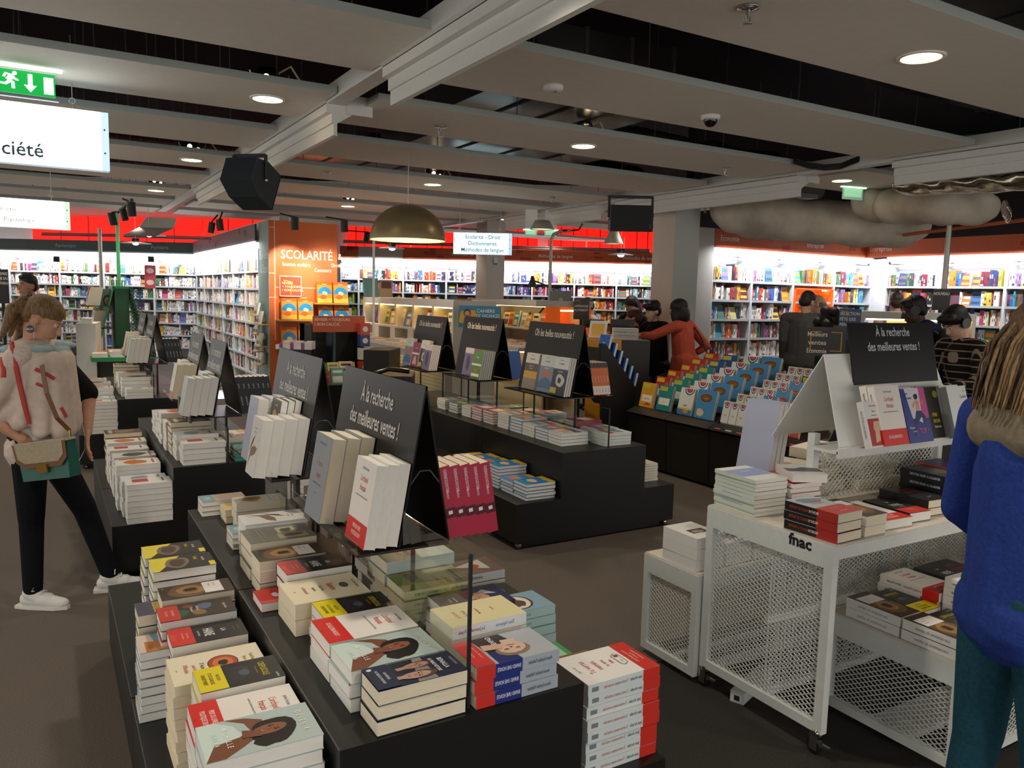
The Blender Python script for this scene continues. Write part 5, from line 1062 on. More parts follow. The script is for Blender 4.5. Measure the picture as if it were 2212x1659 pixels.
design('runner', .175, .245, .018, '#33408a', 'blue and pink fitness book with runner', [('P', [(.55, 1), (1, 1), (1, .45), (.7, .4)], '#c7528f'), ('P', [(.15, 1), (.75, 1), (.7, .35), (.3, .45)], '#d5d3da'), ('P', blob(.58, .84, .09, .06, 10, 2), '#2a1c18'), ('P', [(.5, .78), (.68, .76), (.66, .6), (.52, .58)], '#d59c80'), ('P', [(.36, .7), (.52, .76), (.5, .72), (.4, .62)], '#d59c80'), ('P', [(.68, .76), (.84, .7), (.82, .8), (.78, .7)], '#d59c80'), ('P', [(.5, .58), (.7, .58), (.86, .46), (.8, .36), (.66, .46), (.4, .3), (.3, .12), (.24, .14), (.36, .4)], '#2d3468'), T('LAURY', .08, .88, .075, '#2c2f66'), T('THILLEMAN', .08, .8, .075, '#2c2f66'), T('30 jours', .1, .26, .08, '#f0ecef'), T('pour un', .22, .2, .06, '#f0ecef'), T('TOP !', .48, .16, .19, '#e0618c', 'L', .8, .5)], spine='#27306e')
design('pere', .16, .24, .02, '#2a2420', 'black business classic with yellow title', [T('PÈRE', .45, .42, .13, '#d8c22c', 'L', .8, .52), T('RICHE', .45, .3, .13, '#d8c22c', 'L', .8, .52), T('PÈRE PAUVRE', .45, .2, .07, '#e6e2da', 'L', .7, .5), ('P', blob(.75, .85, .12, .07, 12, 1, 0), '#8d8a2c')], spine='#3b2560')
design('cyrulnik', .15, .24, .036, '#e3e5e4', 'white essay with small painting', [T('Boris', .92, .88, .07, '#4a4c4e', 'R', .7), T('Cyrulnik', .95, .76, .12, '#3a3c3e', 'R', .7), T('La nuit,', .9, .64, .07, '#b86a68', 'R', .7), T("j'écrirai des soleils", .95, .55, .07, '#b86a68', 'R', .65), B(.5, .2, .88, .46, '#2f5a56'), B(.62, .22, .72, .36, '#1d2a2c'), B(.7, .36, .82, .44, '#c9b84c')], spine='#8a8d8c')
def lean_front(key, n, x, where, dy=0.0, rot=0.0, y=2.09):
    d = DES[key]; a = .3; up = V((0, math.sin(a), math.cos(a))); nr = V((0, -math.cos(a), math.sin(a)))
    for k in range(n):
        base = V((x, y+dy, zb+.002)) + nr*(k*(d['t']+.001)); base.z = zb+.002
        rx = V((1, 0, 0)); Mx = frame(base, rx, up, nr)
        if rot: Mx = Mx @ Matrix.Rotation(rot, 4, 'Z')
        i = n-1-k; put_book(key, Mx, '%s, %s%s' % (d['desc'], (nth(i)+' copy ' if n > 1 else ''), where), d['grp']+' on the trolley stand', 'standing_book')
lean_front('fist', 1, 2.965, 'leaning at the left of the trolley stand', dy=-.035)
lean_front('archou', 2, 3.05, 'on trolley stand beside fist book')
lean_front('runner', 3, 3.255, 'in middle of trolley stand')
lean_front('pere', 1, 3.44, 'half hidden on the trolley stand')
lean_front('cyrulnik', 2, 3.58, 'right end of trolley stand')
# two tall lilac-grey volumes leaning against the back of the tent
for k in range(3):
    g = MB(); g.T = Matrix.Translation((2.90-.03*k, 2.56, .84)) @ Matrix.Rotation(.16, 4, 'Y'); g.bx(0, .028, -.1, .1, 0, .4, mat('#aab0c6', .5)); g.bx(.002, .026, -.101, .099, .002, .398, PAGES)
    tag(g.build('tall_volume'), 'tall lilac-grey volume leaning left of the tent stand, %s of three' % nth(k), 'book', 'lilac volumes by the tent stand')

# ---------------------------------------------------------------- long black bins of holiday workbooks
binm = mat('#171615', .45, var=.1); lipm = mat('#5e5547', .3, metal=.6)
spans = [(6.27, 5.69), (5.69, 5.115), (5.115, 4.54), (4.54, 3.95), (3.95, 3.3)]
for k, (ya, yb) in enumerate(spans):
    o = empty('workbook_bin', (0, 0, 0), 'black slanted workbook bin, %s from the black slanted panel' % nth(k), 'display bin', 'workbook bins')
    g = MB(); pr = [(5.14, .03), (6.5, .03), (6.5, .98), (6.35, .98), (5.2, .575), (5.12, .52)]
    g.extr([(x, yb+.004, z) for x, z in pr], (0, ya-yb-.008, 0), binm); g.build('body', o)
    g = MB(); g.hexa([(5.09, yb+.004, .545), (5.2, yb+.004, .59), (5.2, ya-.004, .59), (5.09, ya-.004, .545), (5.088, yb+.004, .55), (5.2, yb+.004, .596), (5.2, ya-.004, .596), (5.088, ya-.004, .55)], lipm if k < 2 else mat('#2a2826', .3))
    if k >= 2:
        for j in range(4):
            yy = ya-.06-j*.13; g.add([(5.11, yy, .5605), (5.13, yy, .569), (5.13, yy-.07, .569), (5.11, yy-.07, .5605)], [(0, 1, 2, 3)], ink('#c9c4bb' if j % 2 else '#c94a4a'))
    g.build('front_lip', o)
    g = MB(); g.extr([(5.2, yb-.001, .575), (6.35, yb-.001, .98), (6.35, yb-.001, 1.1), (5.3, yb-.001, .72)], (0, .01, 0), binm); g.build('divider', o)
def wbk(key, col, band, desc, w, h, title, t=.01, ops=()):
    design(key, w, h, t, col, desc, list(ops)+([B(.05, .78, .6, .95, band)] if band else [])+[T(title, .5, .32, .11, '#3b4f7a', 'C', .7)], spine='#d9d2c8', rough=.2)
wlab = B(.12, .22, .88, .5, '#efebe2')
def arcs(cx, cy, r): return [('P', [(cx+r*a*math.cos(PI+PI*i/10), cy+r*a*.7*math.sin(PI+PI*i/10)) for i in range(11)], c) for a, c in ((1, '#3a3f6e'), (.82, '#e6e2da'), (.64, '#6d4a8c'), (.44, '#d8503a'))]
wbk('hred', '#b8342c', '#d3b93a', 'red holiday workbook', .2, .25, 'Tout en un', ops=[wlab, ('P', blob(.8, .72, .12, .09, 10, 2, 0), '#d8584a')])
wbk('hteal', '#2a8688', '#b9b94a', 'teal holiday workbook', .2, .25, '6e', ops=[wlab])
wbk('hyel', '#dca336', '#c9bf4a', 'yellow-orange holiday workbook', .2, .25, 'grande section', ops=[wlab, ('P', [(.3, .08), (.9, .1), (.6, .2)], '#c8402e')])
wbk('hblue', '#2f5a9c', '#c9bf3a', 'blue brevet workbook', .2, .25, 'Brevet 3e', ops=[wlab, B(0, 0, 1, .14, '#d2c33c')])
wbk('hcah', '#dfe3e2', None, 'white holiday exercise book with arc', .19, .26, 'CAHIER', ops=arcs(.62, .98, .34)+[B(0, 0, 1, .2, '#4a78b0'), ('P', blob(.6, .14, .2, .08, 10, 2), '#c98a5c'), B(0, .2, 1, .26, '#d8c84a')])
wbk('hroyal', '#4d8fc4', None, 'light blue quiz book with brown badge', .24, .27, '', ops=[('P', blob(.5, .72, .3, .14, 14, 2, .05), '#5a3718'), ('P', blob(.5, .72, .26, .11, 14, 2, .05), '#8d5a22'), T('ROYAL', .5, .68, .09, '#e0b85c', 'C', .8), ('P', blob(.3, .2, .2, .14, 10, 3), '#d9c2a4')])
wbk('hquizw', '#e2e4e2', None, 'white quiz pad with coloured arc', .085, .2, 'QUIZ', ops=arcs(.5, .95, .4))
wbk('hquizg', '#cfe0c4', None, 'green-tinted quiz pad with arc', .085, .2, 'QUIZ', ops=arcs(.5, .95, .4)+[B(0, 0, 1, .2, '#5fa06a')])
wbk('hquizk', '#1d1c1a', None, 'black quiz pad with yellow arc', .085, .2, 'QUIZ', ops=[('P', [(.5+.4*math.cos(PI+PI*i/10), .95+.3*math.sin(PI+PI*i/10)) for i in range(11)], '#c9b84a'), B(.1, .12, .9, .3, '#d8c42e')])
wbk('hsuper', '#4f93c6', None, 'sky blue super quiz book', .15, .22, 'VACANCES', ops=arcs(.5, 1, .25)+[('P', blob(.5, .55, .36, .09, 12, 2, .05), '#b8352a'), T('SUPER-QUIZ', .5, .52, .09, '#e6c63c', 'C', .7)])
wbk('htout', '#c9562c', None, 'orange quiz pad', .085, .2, 'TOUT', ops=arcs(.5, .95, .4)+[B(.1, .2, .9, .42, '#e0a22e')])
wbk('htoutp', '#6d3a6e', None, 'purple quiz pad', .085, .2, 'TOUT', ops=arcs(.5, .95, .4)+[B(.1, .2, .9, .42, '#d0662e')])
wbk('hlime', '#8fbf3c', None, 'lime quiz pad', .1, .2, 'QUIZ', ops=arcs(.5, .95, .4))
def binrow(keys, y0, r, n, where, x0=5.21, dx=.165, dz=.058, tilt=.22, gap=.008):
    # one pocket: copies of each title side by side, facing the aisle (-X)
    y = y0; x = x0+dx*r; z = .592+dz*r
    up = V((math.sin(tilt), 0, math.cos(tilt))); nr = V((-math.cos(tilt), 0, math.sin(tilt)))
    for j, key in enumerate(keys):
        d = DES[key]
        for k in range(n):
            b = V((x+.03, y, z)) + nr*(k*(d['t']+.0012)); b.z = z + (0.012 if k else 0)
            if r == 0: pass
            i = n-1-k
            put_book(key, frame(b, (0, -1, 0), up, nr), '%s%s, %s row up, %s' % (d['desc'], [' in front', ' second', ' at back'][i if n == 3 else i*2], nth(r), where[j]), d['grp']+' in the bins', 'quiz_pad' if d['w'] < .12 else 'workbook')
        y -= d['w']+gap
for r, (a, b) in enumerate((('hyel', 'hteal'), ('hred', 'hteal'), ('hred', 'hteal'), ('hred', 'hteal'), ('hred', 'hblue'), ('hred', 'hblue'))):
    binrow((a, b), 6.22-.02*(r % 2), r, 3, ('left column, first bin', 'right column, first bin'), gap=.06)
for r in range(6):
    binrow(('hcah', 'hroyal'), 5.655, r, 3, ('left column, second bin', 'right column, second bin'), gap=.04)
q = [('hquizw',)*3, ('hquizg',)*3, ('hquizw',)*3, ('hquizg', 'hquizw', 'hquizw'), ('hquizw',)*3, ('hquizw', 'hquizg', 'hquizw')]
for r in range(6):
    binrow(q[r], 5.09, r, 2, ('first pad column, third bin', 'second pad column, third bin', 'third pad column, third bin'))
    if r < 4: binrow(('hsuper',), 4.78, r, 3, ('right column, third bin',))
    else: binrow(('hquizk', 'hquizk'), 4.79, r, 2, ('left black column', 'right black column'))
for r, t in enumerate((('htoutp', 'htoutp', 'htout'), ('htout', 'htout', 'htoutp'), ('htout', 'htout', 'htout'), ('hlime', 'hlime', 'hlime'), ('hlime', 'hlime', 'hlime'))):
    binrow(t, 4.5, r, 2, ('first pad column, fourth bin', 'second pad column, fourth bin', 'third pad column, fourth bin'))
# the tall slanted end panel with blue folders behind it
Y = 6.40; P = [ony(x, y, Y) for x, y in ((1298, 742), (1308, 742), (1374, 838), (1372, 868), (1356, 890), (1352, 975), (1300, 990))]
o = empty('slanted_unit', (0, 0, 0), 'tall black slanted display unit with blue folders behind the near novelty stand', 'display unit')
g = MB(); g.extr([(p.x, Y, max(0.02, p.z)) for p in P], (0, .03, 0), binm); g.build('side_panel', o)
x0, z0, x1, z1 = P[1].x, P[1].z, P[2].x, P[2].z
g = MB(); g.extr([(x0, Y+.03, z0-.25), (x0, Y+.03, z0-.05), (x1, Y+.03, z1-.05), (x1, Y+.03, z1-.25)], (0, .7, 0), binm); g.build('sloping_bed', o)
for k in range(6):
    f = k/5*.85+.02; xx = x0+(x1-x0)*f+.05; zz = z0+(z1-z0)*f-.06
    for j in range(2):
        key = 'bluefold'; d = DES[key]; Mx = frame((xx+.03+.012*j, Y+.24+.02*j, zz-.1), (0, -1, 0), (.25, 0, .97), (-.97, 0, .25))
        put_book(key, Mx, 'blue folder on the slanted unit, %s step from the top, %s' % (nth(k), ['front', 'rear'][j]), 'blue folders on the slanted unit', 'study_folder')
# ---------------------------------------------------------------- hanging signs
def sign_box(a, b, z0, z1, depth_dir, label, lines, lit, edge, tcol, wires=True, tsize=.06, emit=2.2, name='hanging_sign', halo=None):
    # lit box between floor-plan points a and b; lettering on its camera side; lines = (text, fraction across, fraction up, align)
    o = empty(name, (0, 0, 0), label, 'hanging sign'); a, b = V((a[0], a[1], 0)), V((b[0], b[1], 0)); u = (b-a).normalized(); n = u.cross(V((0, 0, 1))).normalized(); w = (b-a).length
    g = MB(); g.extr([a+V((0, 0, z0)), b+V((0, 0, z0)), b+V((0, 0, z0))-n*.09, a+V((0, 0, z0))-n*.09], (0, 0, z1-z0), mat(edge, .3, emit=.5)); g.build('housing', o)
    g = MB(); A = a+u*.0+n*.004; m = mat(lit, .4, emit=emit)
    g.extr([A+u*.0+V((0, 0, z0+.0)), A+u*(w-.045)+V((0, 0, z0+.0)), A+u*(w-.045)+V((0, 0, z1)), A+V((0, 0, z1))], n*.002, m)
    g.extr([A+u*(w-.045)+V((0, 0, z0)), A+u*w+V((0, 0, z0)), A+u*w+V((0, 0, z1)), A+u*(w-.045)+V((0, 0, z1))], n*.002, mat(edge, .3, emit=.75))
    for t, fx, fz, al in lines: g.text(t, A+u*(w*fx)+V((0, 0, z0+(z1-z0)*fz))+n*.004, u, (0, 0, 1), tsize, mat(tcol, .6), al, w*.92, .95)
    for zz in (.3, .7): g.disc(A+u*(w-.025)+V((0, 0, z0+(z1-z0)*zz))+n*.0035, u, (0, 0, 1), .006, .006, BLACK, 8)
    g.build('lit_face', o)
    if wires:
        for f in (.1, .8):
            g = MB(); p = a+u*(w*f)-n*.045; g.tube([p+V((0, 0, z1)), p+V((0, 0, 3.3))], .003, STEEL, 5); g.tube([p+u*.018*math.cos(k*PI/4)+V((0, 0, z1+.06+.018*math.sin(k*PI/4))) for k in range(9)], .004, STEEL, 5); g.build('suspension_wire', o)
    return o
p0, p1 = deep(-160, 235, 5.2), deep(235, 250, 5.2)
sign_box((-.62, 5.995), (.40, 5.99), 2.455, 2.83, None, 'big glowing white department sign ending in ciété', [('Société', .63, .13, 'R')], '#f4feff', '#c3dcec', '#4a5a6c', tsize=.125, emit=2.4)
sign_box((-.55, 9.33), (.245, 9.32), 2.25, 2.53, None, 'smaller glowing white sign below the big department sign', [('Bien-être', .3, .55, 'C'), ('Psychologie', .45, .2, 'C')], '#f2fff0', '#cfe6d4', '#b9d4c0', tsize=.06, emit=2.6)
sign_box((4.951, 10.046), (5.637, 9.601), 2.26, 2.555, None, 'lit blue-white department sign beside the brass dome lamp', [('Scolarité - Droit', .5, .72, 'C'), ('Dictionnaires', .5, .42, 'C'), ('Méthodes de langue', .5, .12, 'C')], '#cdf0fb', '#a9d3e6', '#5f8f9f', tsize=.078, emit=1.25)
# exit signs
GREEN = mat('#069a3c', .3, emit=.9); WLIT = mat('#e8fff0', .3, emit=1.2)
o = empty('exit_sign', (0, 0, 0), 'green emergency exit sign with running figure and arrow at left', 'exit sign')
g = MB(); ey = 5.73; g.bx(-.5, .138, ey-.02, ey+.02, 2.985, 3.012, mat('#e6fff2', .3, emit=1.6)); g.bx(-.5, .13, ey-.018, ey+.018, 3.0, 3.03, WHITE); g.build('lamp_rail', o)
g = MB(); x0, x1, z0, z1 = -.205, .098, 2.83, 2.965; g.bx(x0-.02, x1+.015, ey-.002, ey+.003, z0-.02, 2.985, glassmat()); g.bx(x0-.1, x1+.015, ey-.004, ey+.004, z0-.022, z0-.018, mat('#d9dcff', .2, emit=.5)); g.build('glass_plate', o)
g = MB(); yy = ey-.006; g.bx(x0, x1, yy, yy+.003, z0, z1, GREEN)
def exitpoly(pts): g.poly([(x0+a*(x1-x0), yy-.0012, z0+b*(z1-z0)) for a, b in pts], WLIT)
exitpoly([(.53, .9), (.61, .9), (.61, .42), (.68, .42), (.57, .12), (.46, .42), (.53, .42)])
exitpoly([(.8, .12), (.97, .12), (.97, .85), (.8, .85)])
g.disc((x0+.31*(x1-x0), yy-.0012, z0+.86*(z1-z0)), (1, 0, 0), (0, 0, 1), .012, .012, WLIT, 12)
for pts in ([(.16, .84), (.28, .8), (.32, .66), (.22, .5), (.15, .6), (.2, .72)], [(.14, .84), (.19, .84), (.15, .66), (.1, .66)], [(.26, .72), (.36, .62), (.38, .56), (.33, .55), (.27, .62)], [(.2, .56), (.28, .5), (.16, .32), (.04, .36), (.04, .44), (.14, .42)], [(.24, .55), (.3, .5), (.31, .2), (.25, .2), (.25, .38)]): exitpoly(pts)
g.build('green_face', o)
def small_exit(a, b, z0, z1, label):
    o = empty('exit_sign', (0, 0, 0), label, 'exit sign'); a, b = V((*a, 0)), V((*b, 0)); u = (b-a).normalized(); n = u.cross(V((0, 0, 1))).normalized()
    g = MB(); g.extr([a-u*.03+V((0, 0, z1)), b+u*.03+V((0, 0, z1)), b+u*.03+V((0, 0, z1+.02)), a-u*.03+V((0, 0, z1+.02))], n*.03, mat('#d6f2e2', .3, emit=1.0)); g.extr([a+n*.012+V((0, 0, z1+.02)), b+n*.012+V((0, 0, z1+.02)), b+V((0, 0, 3.0)), a+V((0, 0, 3.0))], n*.003, WHITE); g.build('lamp_rail', o)
    g = MB(); g.extr([a+V((0, 0, z0)), b+V((0, 0, z0)), b+V((0, 0, z1)), a+V((0, 0, z1))], n*.008, mat('#8fb9a0', .3, emit=.35)); m = mat('#9fd6a9', .3, emit=.55)
    g.extr([a+u*.02+n*.009+V((0, 0, z0+.03)), b-u*.02+n*.009+V((0, 0, z0+.03)), b-u*.02+n*.009+V((0, 0, z1-.01)), a+u*.02+n*.009+V((0, 0, z1-.01))], n*.002, m); g.build('green_face', o)
small_exit((7.70, 5.86), (7.97, 5.80), 2.86, 2.985, 'small green exit sign under the short right ceiling panel')
a, b = deep(1134, 500, 12), deep(1160, 501, 12); small_exit((a.x, a.y), (b.x, b.y), 2.6, 2.69, 'far left small green exit sign of the pair')
a, b = deep(1176, 502, 12), deep(1202, 503, 12); small_exit((a.x, a.y), (b.x, b.y), 2.6, 2.69, 'far right small green exit sign of the pair')

# ---------------------------------------------------------------- loudspeakers on the rails
def loudspeaker(c, right, fwd, up, w, d, h, label, back=.62):
    o = empty('loudspeaker', (0, 0, 0), label, 'loudspeaker'); c, r, f, u = V(c), V(right).normalized(), V(fwd).normalized(), V(up).normalized()
    sh = mat('#232a31', .55); gm = mat('#141210', .7, var=.3, scale=220)
    g = MB()
    fr = [c+r*(s*w/2)+u*(t*h/2)+f*d/2 for s, t in ((-1, -1), (1, -1), (1, 1), (-1, 1))]; mi = [c+r*(s*w/2)+u*(t*h/2)-f*d*.05 for s, t in ((-1, -1), (1, -1), (1, 1), (-1, 1))]; bk = [c+r*(s*w/2)+u*(t*h*back/2)-f*d/2 for s, t in ((-1, -1), (1, -1), (1, 1), (-1, 1))]
    vs = bk+mi+fr; fs = [(3, 2, 1, 0)]+[(k*4+i, k*4+(i+1) % 4, k*4+4+(i+1) % 4, k*4+4+i) for k in (0, 1) for i in range(4)]+[(8, 9, 10, 11)]
    g.add(vs, fs, sh)
    for s in (-1, 1):
        for (fa, ua) in ((-.3, .2), (.3, .35), (.3, -.35), (-.3, -.2)):
            p = c+r*(s*(w/2+.0015))+f*(d*fa*.9)+u*(h*ua*.9); g.disc(p, f if s > 0 else -f, u, .006, .006, BLACK, 8)
        p = c+r*(s*(w/2+.002)); g.disc(p, f if s > 0 else -f, u, .05, .035, mat('#1a1f25', .5), 8)
    g.build('cabinet', o)
    g = MB(); q = [p+f*.004 for p in fr]; g.extr([q[0], q[1], q[2], q[3]], f*.012, gm); p = q[1]+f*.0165+u*h*.12-r*.025; g.text('NEXO', p, u, -r, .018, mat('#6f6d68', .5)); g.build('grille', o)
    g = MB()
    zt = 2.80
    for s in (-1, 1):
        p = c+r*(s*(w/2+.008)); g.tube([p, V((p.x, p.y, zt-.03))], .014, BLACK, 6); g.ball(p, .018, CHROME)
    a, b = c+r*(-(w/2+.008)), c+r*(w/2+.008); g.extr([V((a.x, a.y, zt-.05)), V((b.x, b.y, zt-.05)), V((b.x, b.y, zt-.02)), V((a.x, a.y, zt-.02))], (0, .03, 0), BLACK); g.build('bracket', o)
    return o
loudspeaker(deep(540, 390, 6.35), (-.3, 1, 0) if False else (-.72, .69, 0), (.62, -.66, -.42) if False else (.66, .62, -.42), (.3, .28, .9), .27, .34, .32, 'black loudspeaker hanging from the left ceiling rail')
loudspeaker(deep(1364, 474, 8.2)+V((.08, .12, .02)), (.84, -.54, 0), (-.53, -.84, -.06), (0, 0, 1), .44, .28, .27, 'black loudspeaker hanging in front of the big pillar', .8)

# ---------------------------------------------------------------- pendant lamps
brass = mat('#9a8a66', .36, metal=.55)
pc = V((2.80, 6.6, 2.163)); R0 = .337
o = empty('pendant_lamp', pc, 'big brass half-dome pendant lamp over the school books', 'pendant lamp')
g = MB(); g.lathe([(R0*math.sin(k*PI/2/14), .315*math.cos(k*PI/2/14)) for k in range(15)], (0, 0, 0), brass, 40); g.build('dome', o)
g = MB(); g.lathe([((R0-.006)*math.sin(k*PI/2/14), (.309)*math.cos(k*PI/2/14)) for k in range(14, -1, -1)], (0, 0, 0), mat('#efd9a0', .5), 40); g.build('lining', o)
g = MB(); g.ball((0, 0, .12), .06, mat('#ffdf9c', .3, emit=12)); g.build('bulb', o)
g = MB(); g.tube([(0, 0, .31), (0, 0, .84)], .004, STEEL, 6); g.build('cable', o)
l = bpy.data.lights.new('dome_glow', 'POINT'); l.energy = 18; l.color = (1, .75, .4); l.shadow_soft_size = .06; lo = bpy.data.objects.new('dome_glow', l); COL.objects.link(lo); lo.location = pc+V((0, 0, .04))
def cone(px, py, d, r, h, label, top=.35):
    c = deep(px, py, d); o = empty('pendant_lamp', c, label, 'pendant lamp', 'white cone pendant lamps')
    g = MB(); g.lathe([(r, 0), (r*top, h), (0, h)], (0, 0, 0), mat('#b9afa2', .5), 24); g.build('shade', o)
    g = MB(); g.disc((0, 0, .012), (1, 0, 0), (0, -1, 0), r*.93, r*.93, mat('#f2e2b8', .4, emit=1.0), 24); g.build('diffuser', o)
    g = MB(); g.tube([(0, 0, h), (0, 0, h+.5)], .004, STEEL, 5); g.build('cable', o)
cone(1171, 496, 11.5, .18, .13, 'white cone pendant lamp under the right rail end', .6)
cone(1325, 527, 11.0, .14, .21, 'white cone pendant lamp below the right loudspeaker')
cone(1745, 505, 11.0, .2, .13, 'pale cone lamp above the orange Entreprise fascia')
def disclamp(px, py, d, r, label):
    c = deep(px, py, d); o = empty('disc_lamp', c, label, 'pendant lamp', 'flat white disc pendant lamps')
    g = MB(); g.lathe([(0, .03), (r*.3, .028), (r, .006), (r, 0), (0, 0)], (0, 0, 0), mat('#c9c4c4', .5), 28); g.build('shade', o)
    g = MB(); g.ball((0, 0, -.005), .05, mat('#f4fbff', .3, emit=9), sz=.5); g.build('bulb', o)
    g = MB(); g.lathe([(.0, .09), (.06, .09), (.06, .03)], (0, 0, 0), BLACK, 12); g.tube([(0, 0, .09), (0, 0, .6)], .005, STEEL, 5); g.build('stem', o)
disclamp(322, 508, 13, .26, 'flat white disc lamp before the red wall, upper'); disclamp(293, 526, 14, .26, 'flat white disc lamp before the red wall, lower'); disclamp(847, 537, 12.5, .2, 'flat white disc lamp below the brass dome'); disclamp(1341, 551, 12, .19, 'flat white disc lamp beside the big pillar')

# ---------------------------------------------------------------- track spotlights
def spot(px, py, d, ln, tilt, label, arm=None):
    c = deep(px, py, d); t = V(tilt).normalized(); o = empty('track_spotlight', c, label, 'spotlight', 'black track spotlights')
    g = MB(); g.tube([-t*ln/2, t*ln/2], ln*.3, BLACK, 14); g.build('barrel', o)
    g = MB(); p = V(arm or (-.25, .1, .12))
    g.tube([(0, 0, 0), (0, 0, ln*.5), p], .012, BLACK, 6); g.build('arm', o)
    return c
spot(637, 483, 11.6, .19, (0, 0, -1), 'black spotlight above the word SCOLARITE', (-.2, .08, .14)); spot(744, 488, 11.6, .18, (.05, 0, -1), 'black spotlight at the orange column corner', (-.25, .1, .12)); spot(792, 513, 11.8, .16, (-.25, -.2, -.9), 'black spotlight right of the orange column', (-.3, .2, .1))
spot(457, 492, 11.8, .16, (-.15, 0, -1), 'left black spotlight of the pair under the red ring', (.1, .05, .2)); spot(475, 486, 11.8, .17, (.12, 0, -1), 'right black spotlight of the pair under the red ring', (.05, .05, .2))
spot(243, 473, 9.5, .15, (.2, .1, -1), 'black spotlight at the left of the green pole', (.15, .1, .12)); spot(268, 464, 9.3, .13, (.2, -.2, -1), 'small black spotlight beside the green pole', (.05, .1, .14)); spot(284, 452, 9.1, .16, (.06, 0, -1), 'right black spotlight above the green pole', (-.08, .1, .12))
g = MB(); g.tube([deep(285, 432, 9), deep(255, 458, 9.4)], .02, mat('#4b4b48', .5), 6); tag(g.build('spot_track'), 'short grey track carrying spotlights above the green pole', 'track')
g = MB(); a = deep(346, 470, 13); b = deep(338, 492, 13); c_ = deep(318, 504, 12.5)
for p, q in ((a, b),): g.extr([p+V((-.2, .1, 0)), p+V((.25, -.1, 0)), q+V((.25, -.1, 0)), q+V((-.25, .1, 0))], (0, .04, 0), mat('#b9b2a4', .5)); 
g.extr([b+V((-.25, .1, 0)), b+V((.25, -.1, 0)), c_+V((.1, -.1, -.05)), c_+V((-.35, .1, -.05))], (0, .03, 0), mat('#a79f9d', .4, metal=.5)); tag(g.build('vent_chute'), 'perforated metal air outlet hanging before the red wall', 'air outlet')

for px, py, d, tgt, en in ((637, 483, 11.6, (3.35, 12.66, 1.9), 110), (744, 488, 11.6, (3.9, 12.66, 1.7), 110), (792, 513, 11.8, (4.6, 11.5, 1.3), 50), (457, 492, 11.8, (3.0, 14.5, 1.2), 60), (284, 452, 9.1, (1.0, 10.2, .9), 60)):
    c = deep(px, py, d); l = bpy.data.lights.new('track_beam', 'SPOT'); l.energy = en; l.color = (1, .86, .66); l.spot_size = 1.0; l.spot_blend = .6; l.shadow_soft_size = .03
    lo = bpy.data.objects.new('track_beam', l); COL.objects.link(lo); lo.location = c - V((0, 0, .12)); lo.rotation_euler = (V(tgt)-lo.location).to_track_quat('-Z', 'Y').to_euler()
# ---------------------------------------------------------------- the orange and green end column of the side wall
o = empty('end_column', (0, 0, 0), 'tall orange column lettered SCOLARITÉ with a green side', 'display column')
ox0, ox1, oy, oz = 3.03, 4.13, 12.66, 2.775
om = mat('#c8622f', .5, var=.03); ol = mat('#e3c2a4', .5); gm = mat('#7f9a90', .5, var=.04)
g = MB(); g.bx(ox0+.004, ox1, oy, oy+.6, 0, oz, om)
def oline(xa, xb, za, zb): g.bx(min(xa, xb), max(xa, xb), oy-.002, oy, min(za, zb), max(za, zb), ol)
X = lambda px, py: ony(px, py, oy)
tl = X(598, 478)
oline(ox0+.085, ox0+.1, .9, oz); oline(ox0, ox0+.09, 2.66, 2.672); oline(ox0, ox0+.09, 1.95, 1.962); oline(ox0+.09, ox1, 1.73, 1.742)
oline(ox0, ox0+.12, 1.57, 1.582); oline(ox0+.34, ox0+.6, 1.57, 1.582)
for s, x, y, sz, fit in (('SCOLARITÉ', 607, 558, .2, .88), ('&', 730, 561, .14, .2), ('Soutien scolaire', 610, 574, .085, .6), ('Droit', 716, 577, .085, .3), ('Concours', 679, 587, .085, .4)):
    p = X(x, y); g.text(s, (p.x, oy-.003, p.z), (1, 0, 0), (0, 0, 1), sz, mat('#efdcc8', .5), 'L', fit, .82)
g.build('orange_face', o)
g = MB(); g.bx(ox0-.002, ox0+.004, oy, 13.3, 0, oz, gm)
q = onx(570, 568, ox0); 
for s, yy, zz, sz in (('Bien-être', 13.24, 2.18, .2), ('& Santé', 13.2, 1.96, .2)): g.text(s, (ox0-.003, yy, zz), (0, -1, 0), (0, 0, 1), sz, mat('#c9d6cf', .5), 'L', .56, .8)
for c in ((13.1, .62),): g.tube([(ox0-.004, c[0]+.07*math.cos(k*PI/8), c[1]+.13*math.sin(k*PI/8)) for k in range(17)], .005, mat('#c9d6cf', .5), 4)
g.tube([(ox0-.004, 13.03, .64), (ox0-.004, 12.66, .75)], .004, mat('#c9d6cf', .5), 4); g.build('green_face', o)
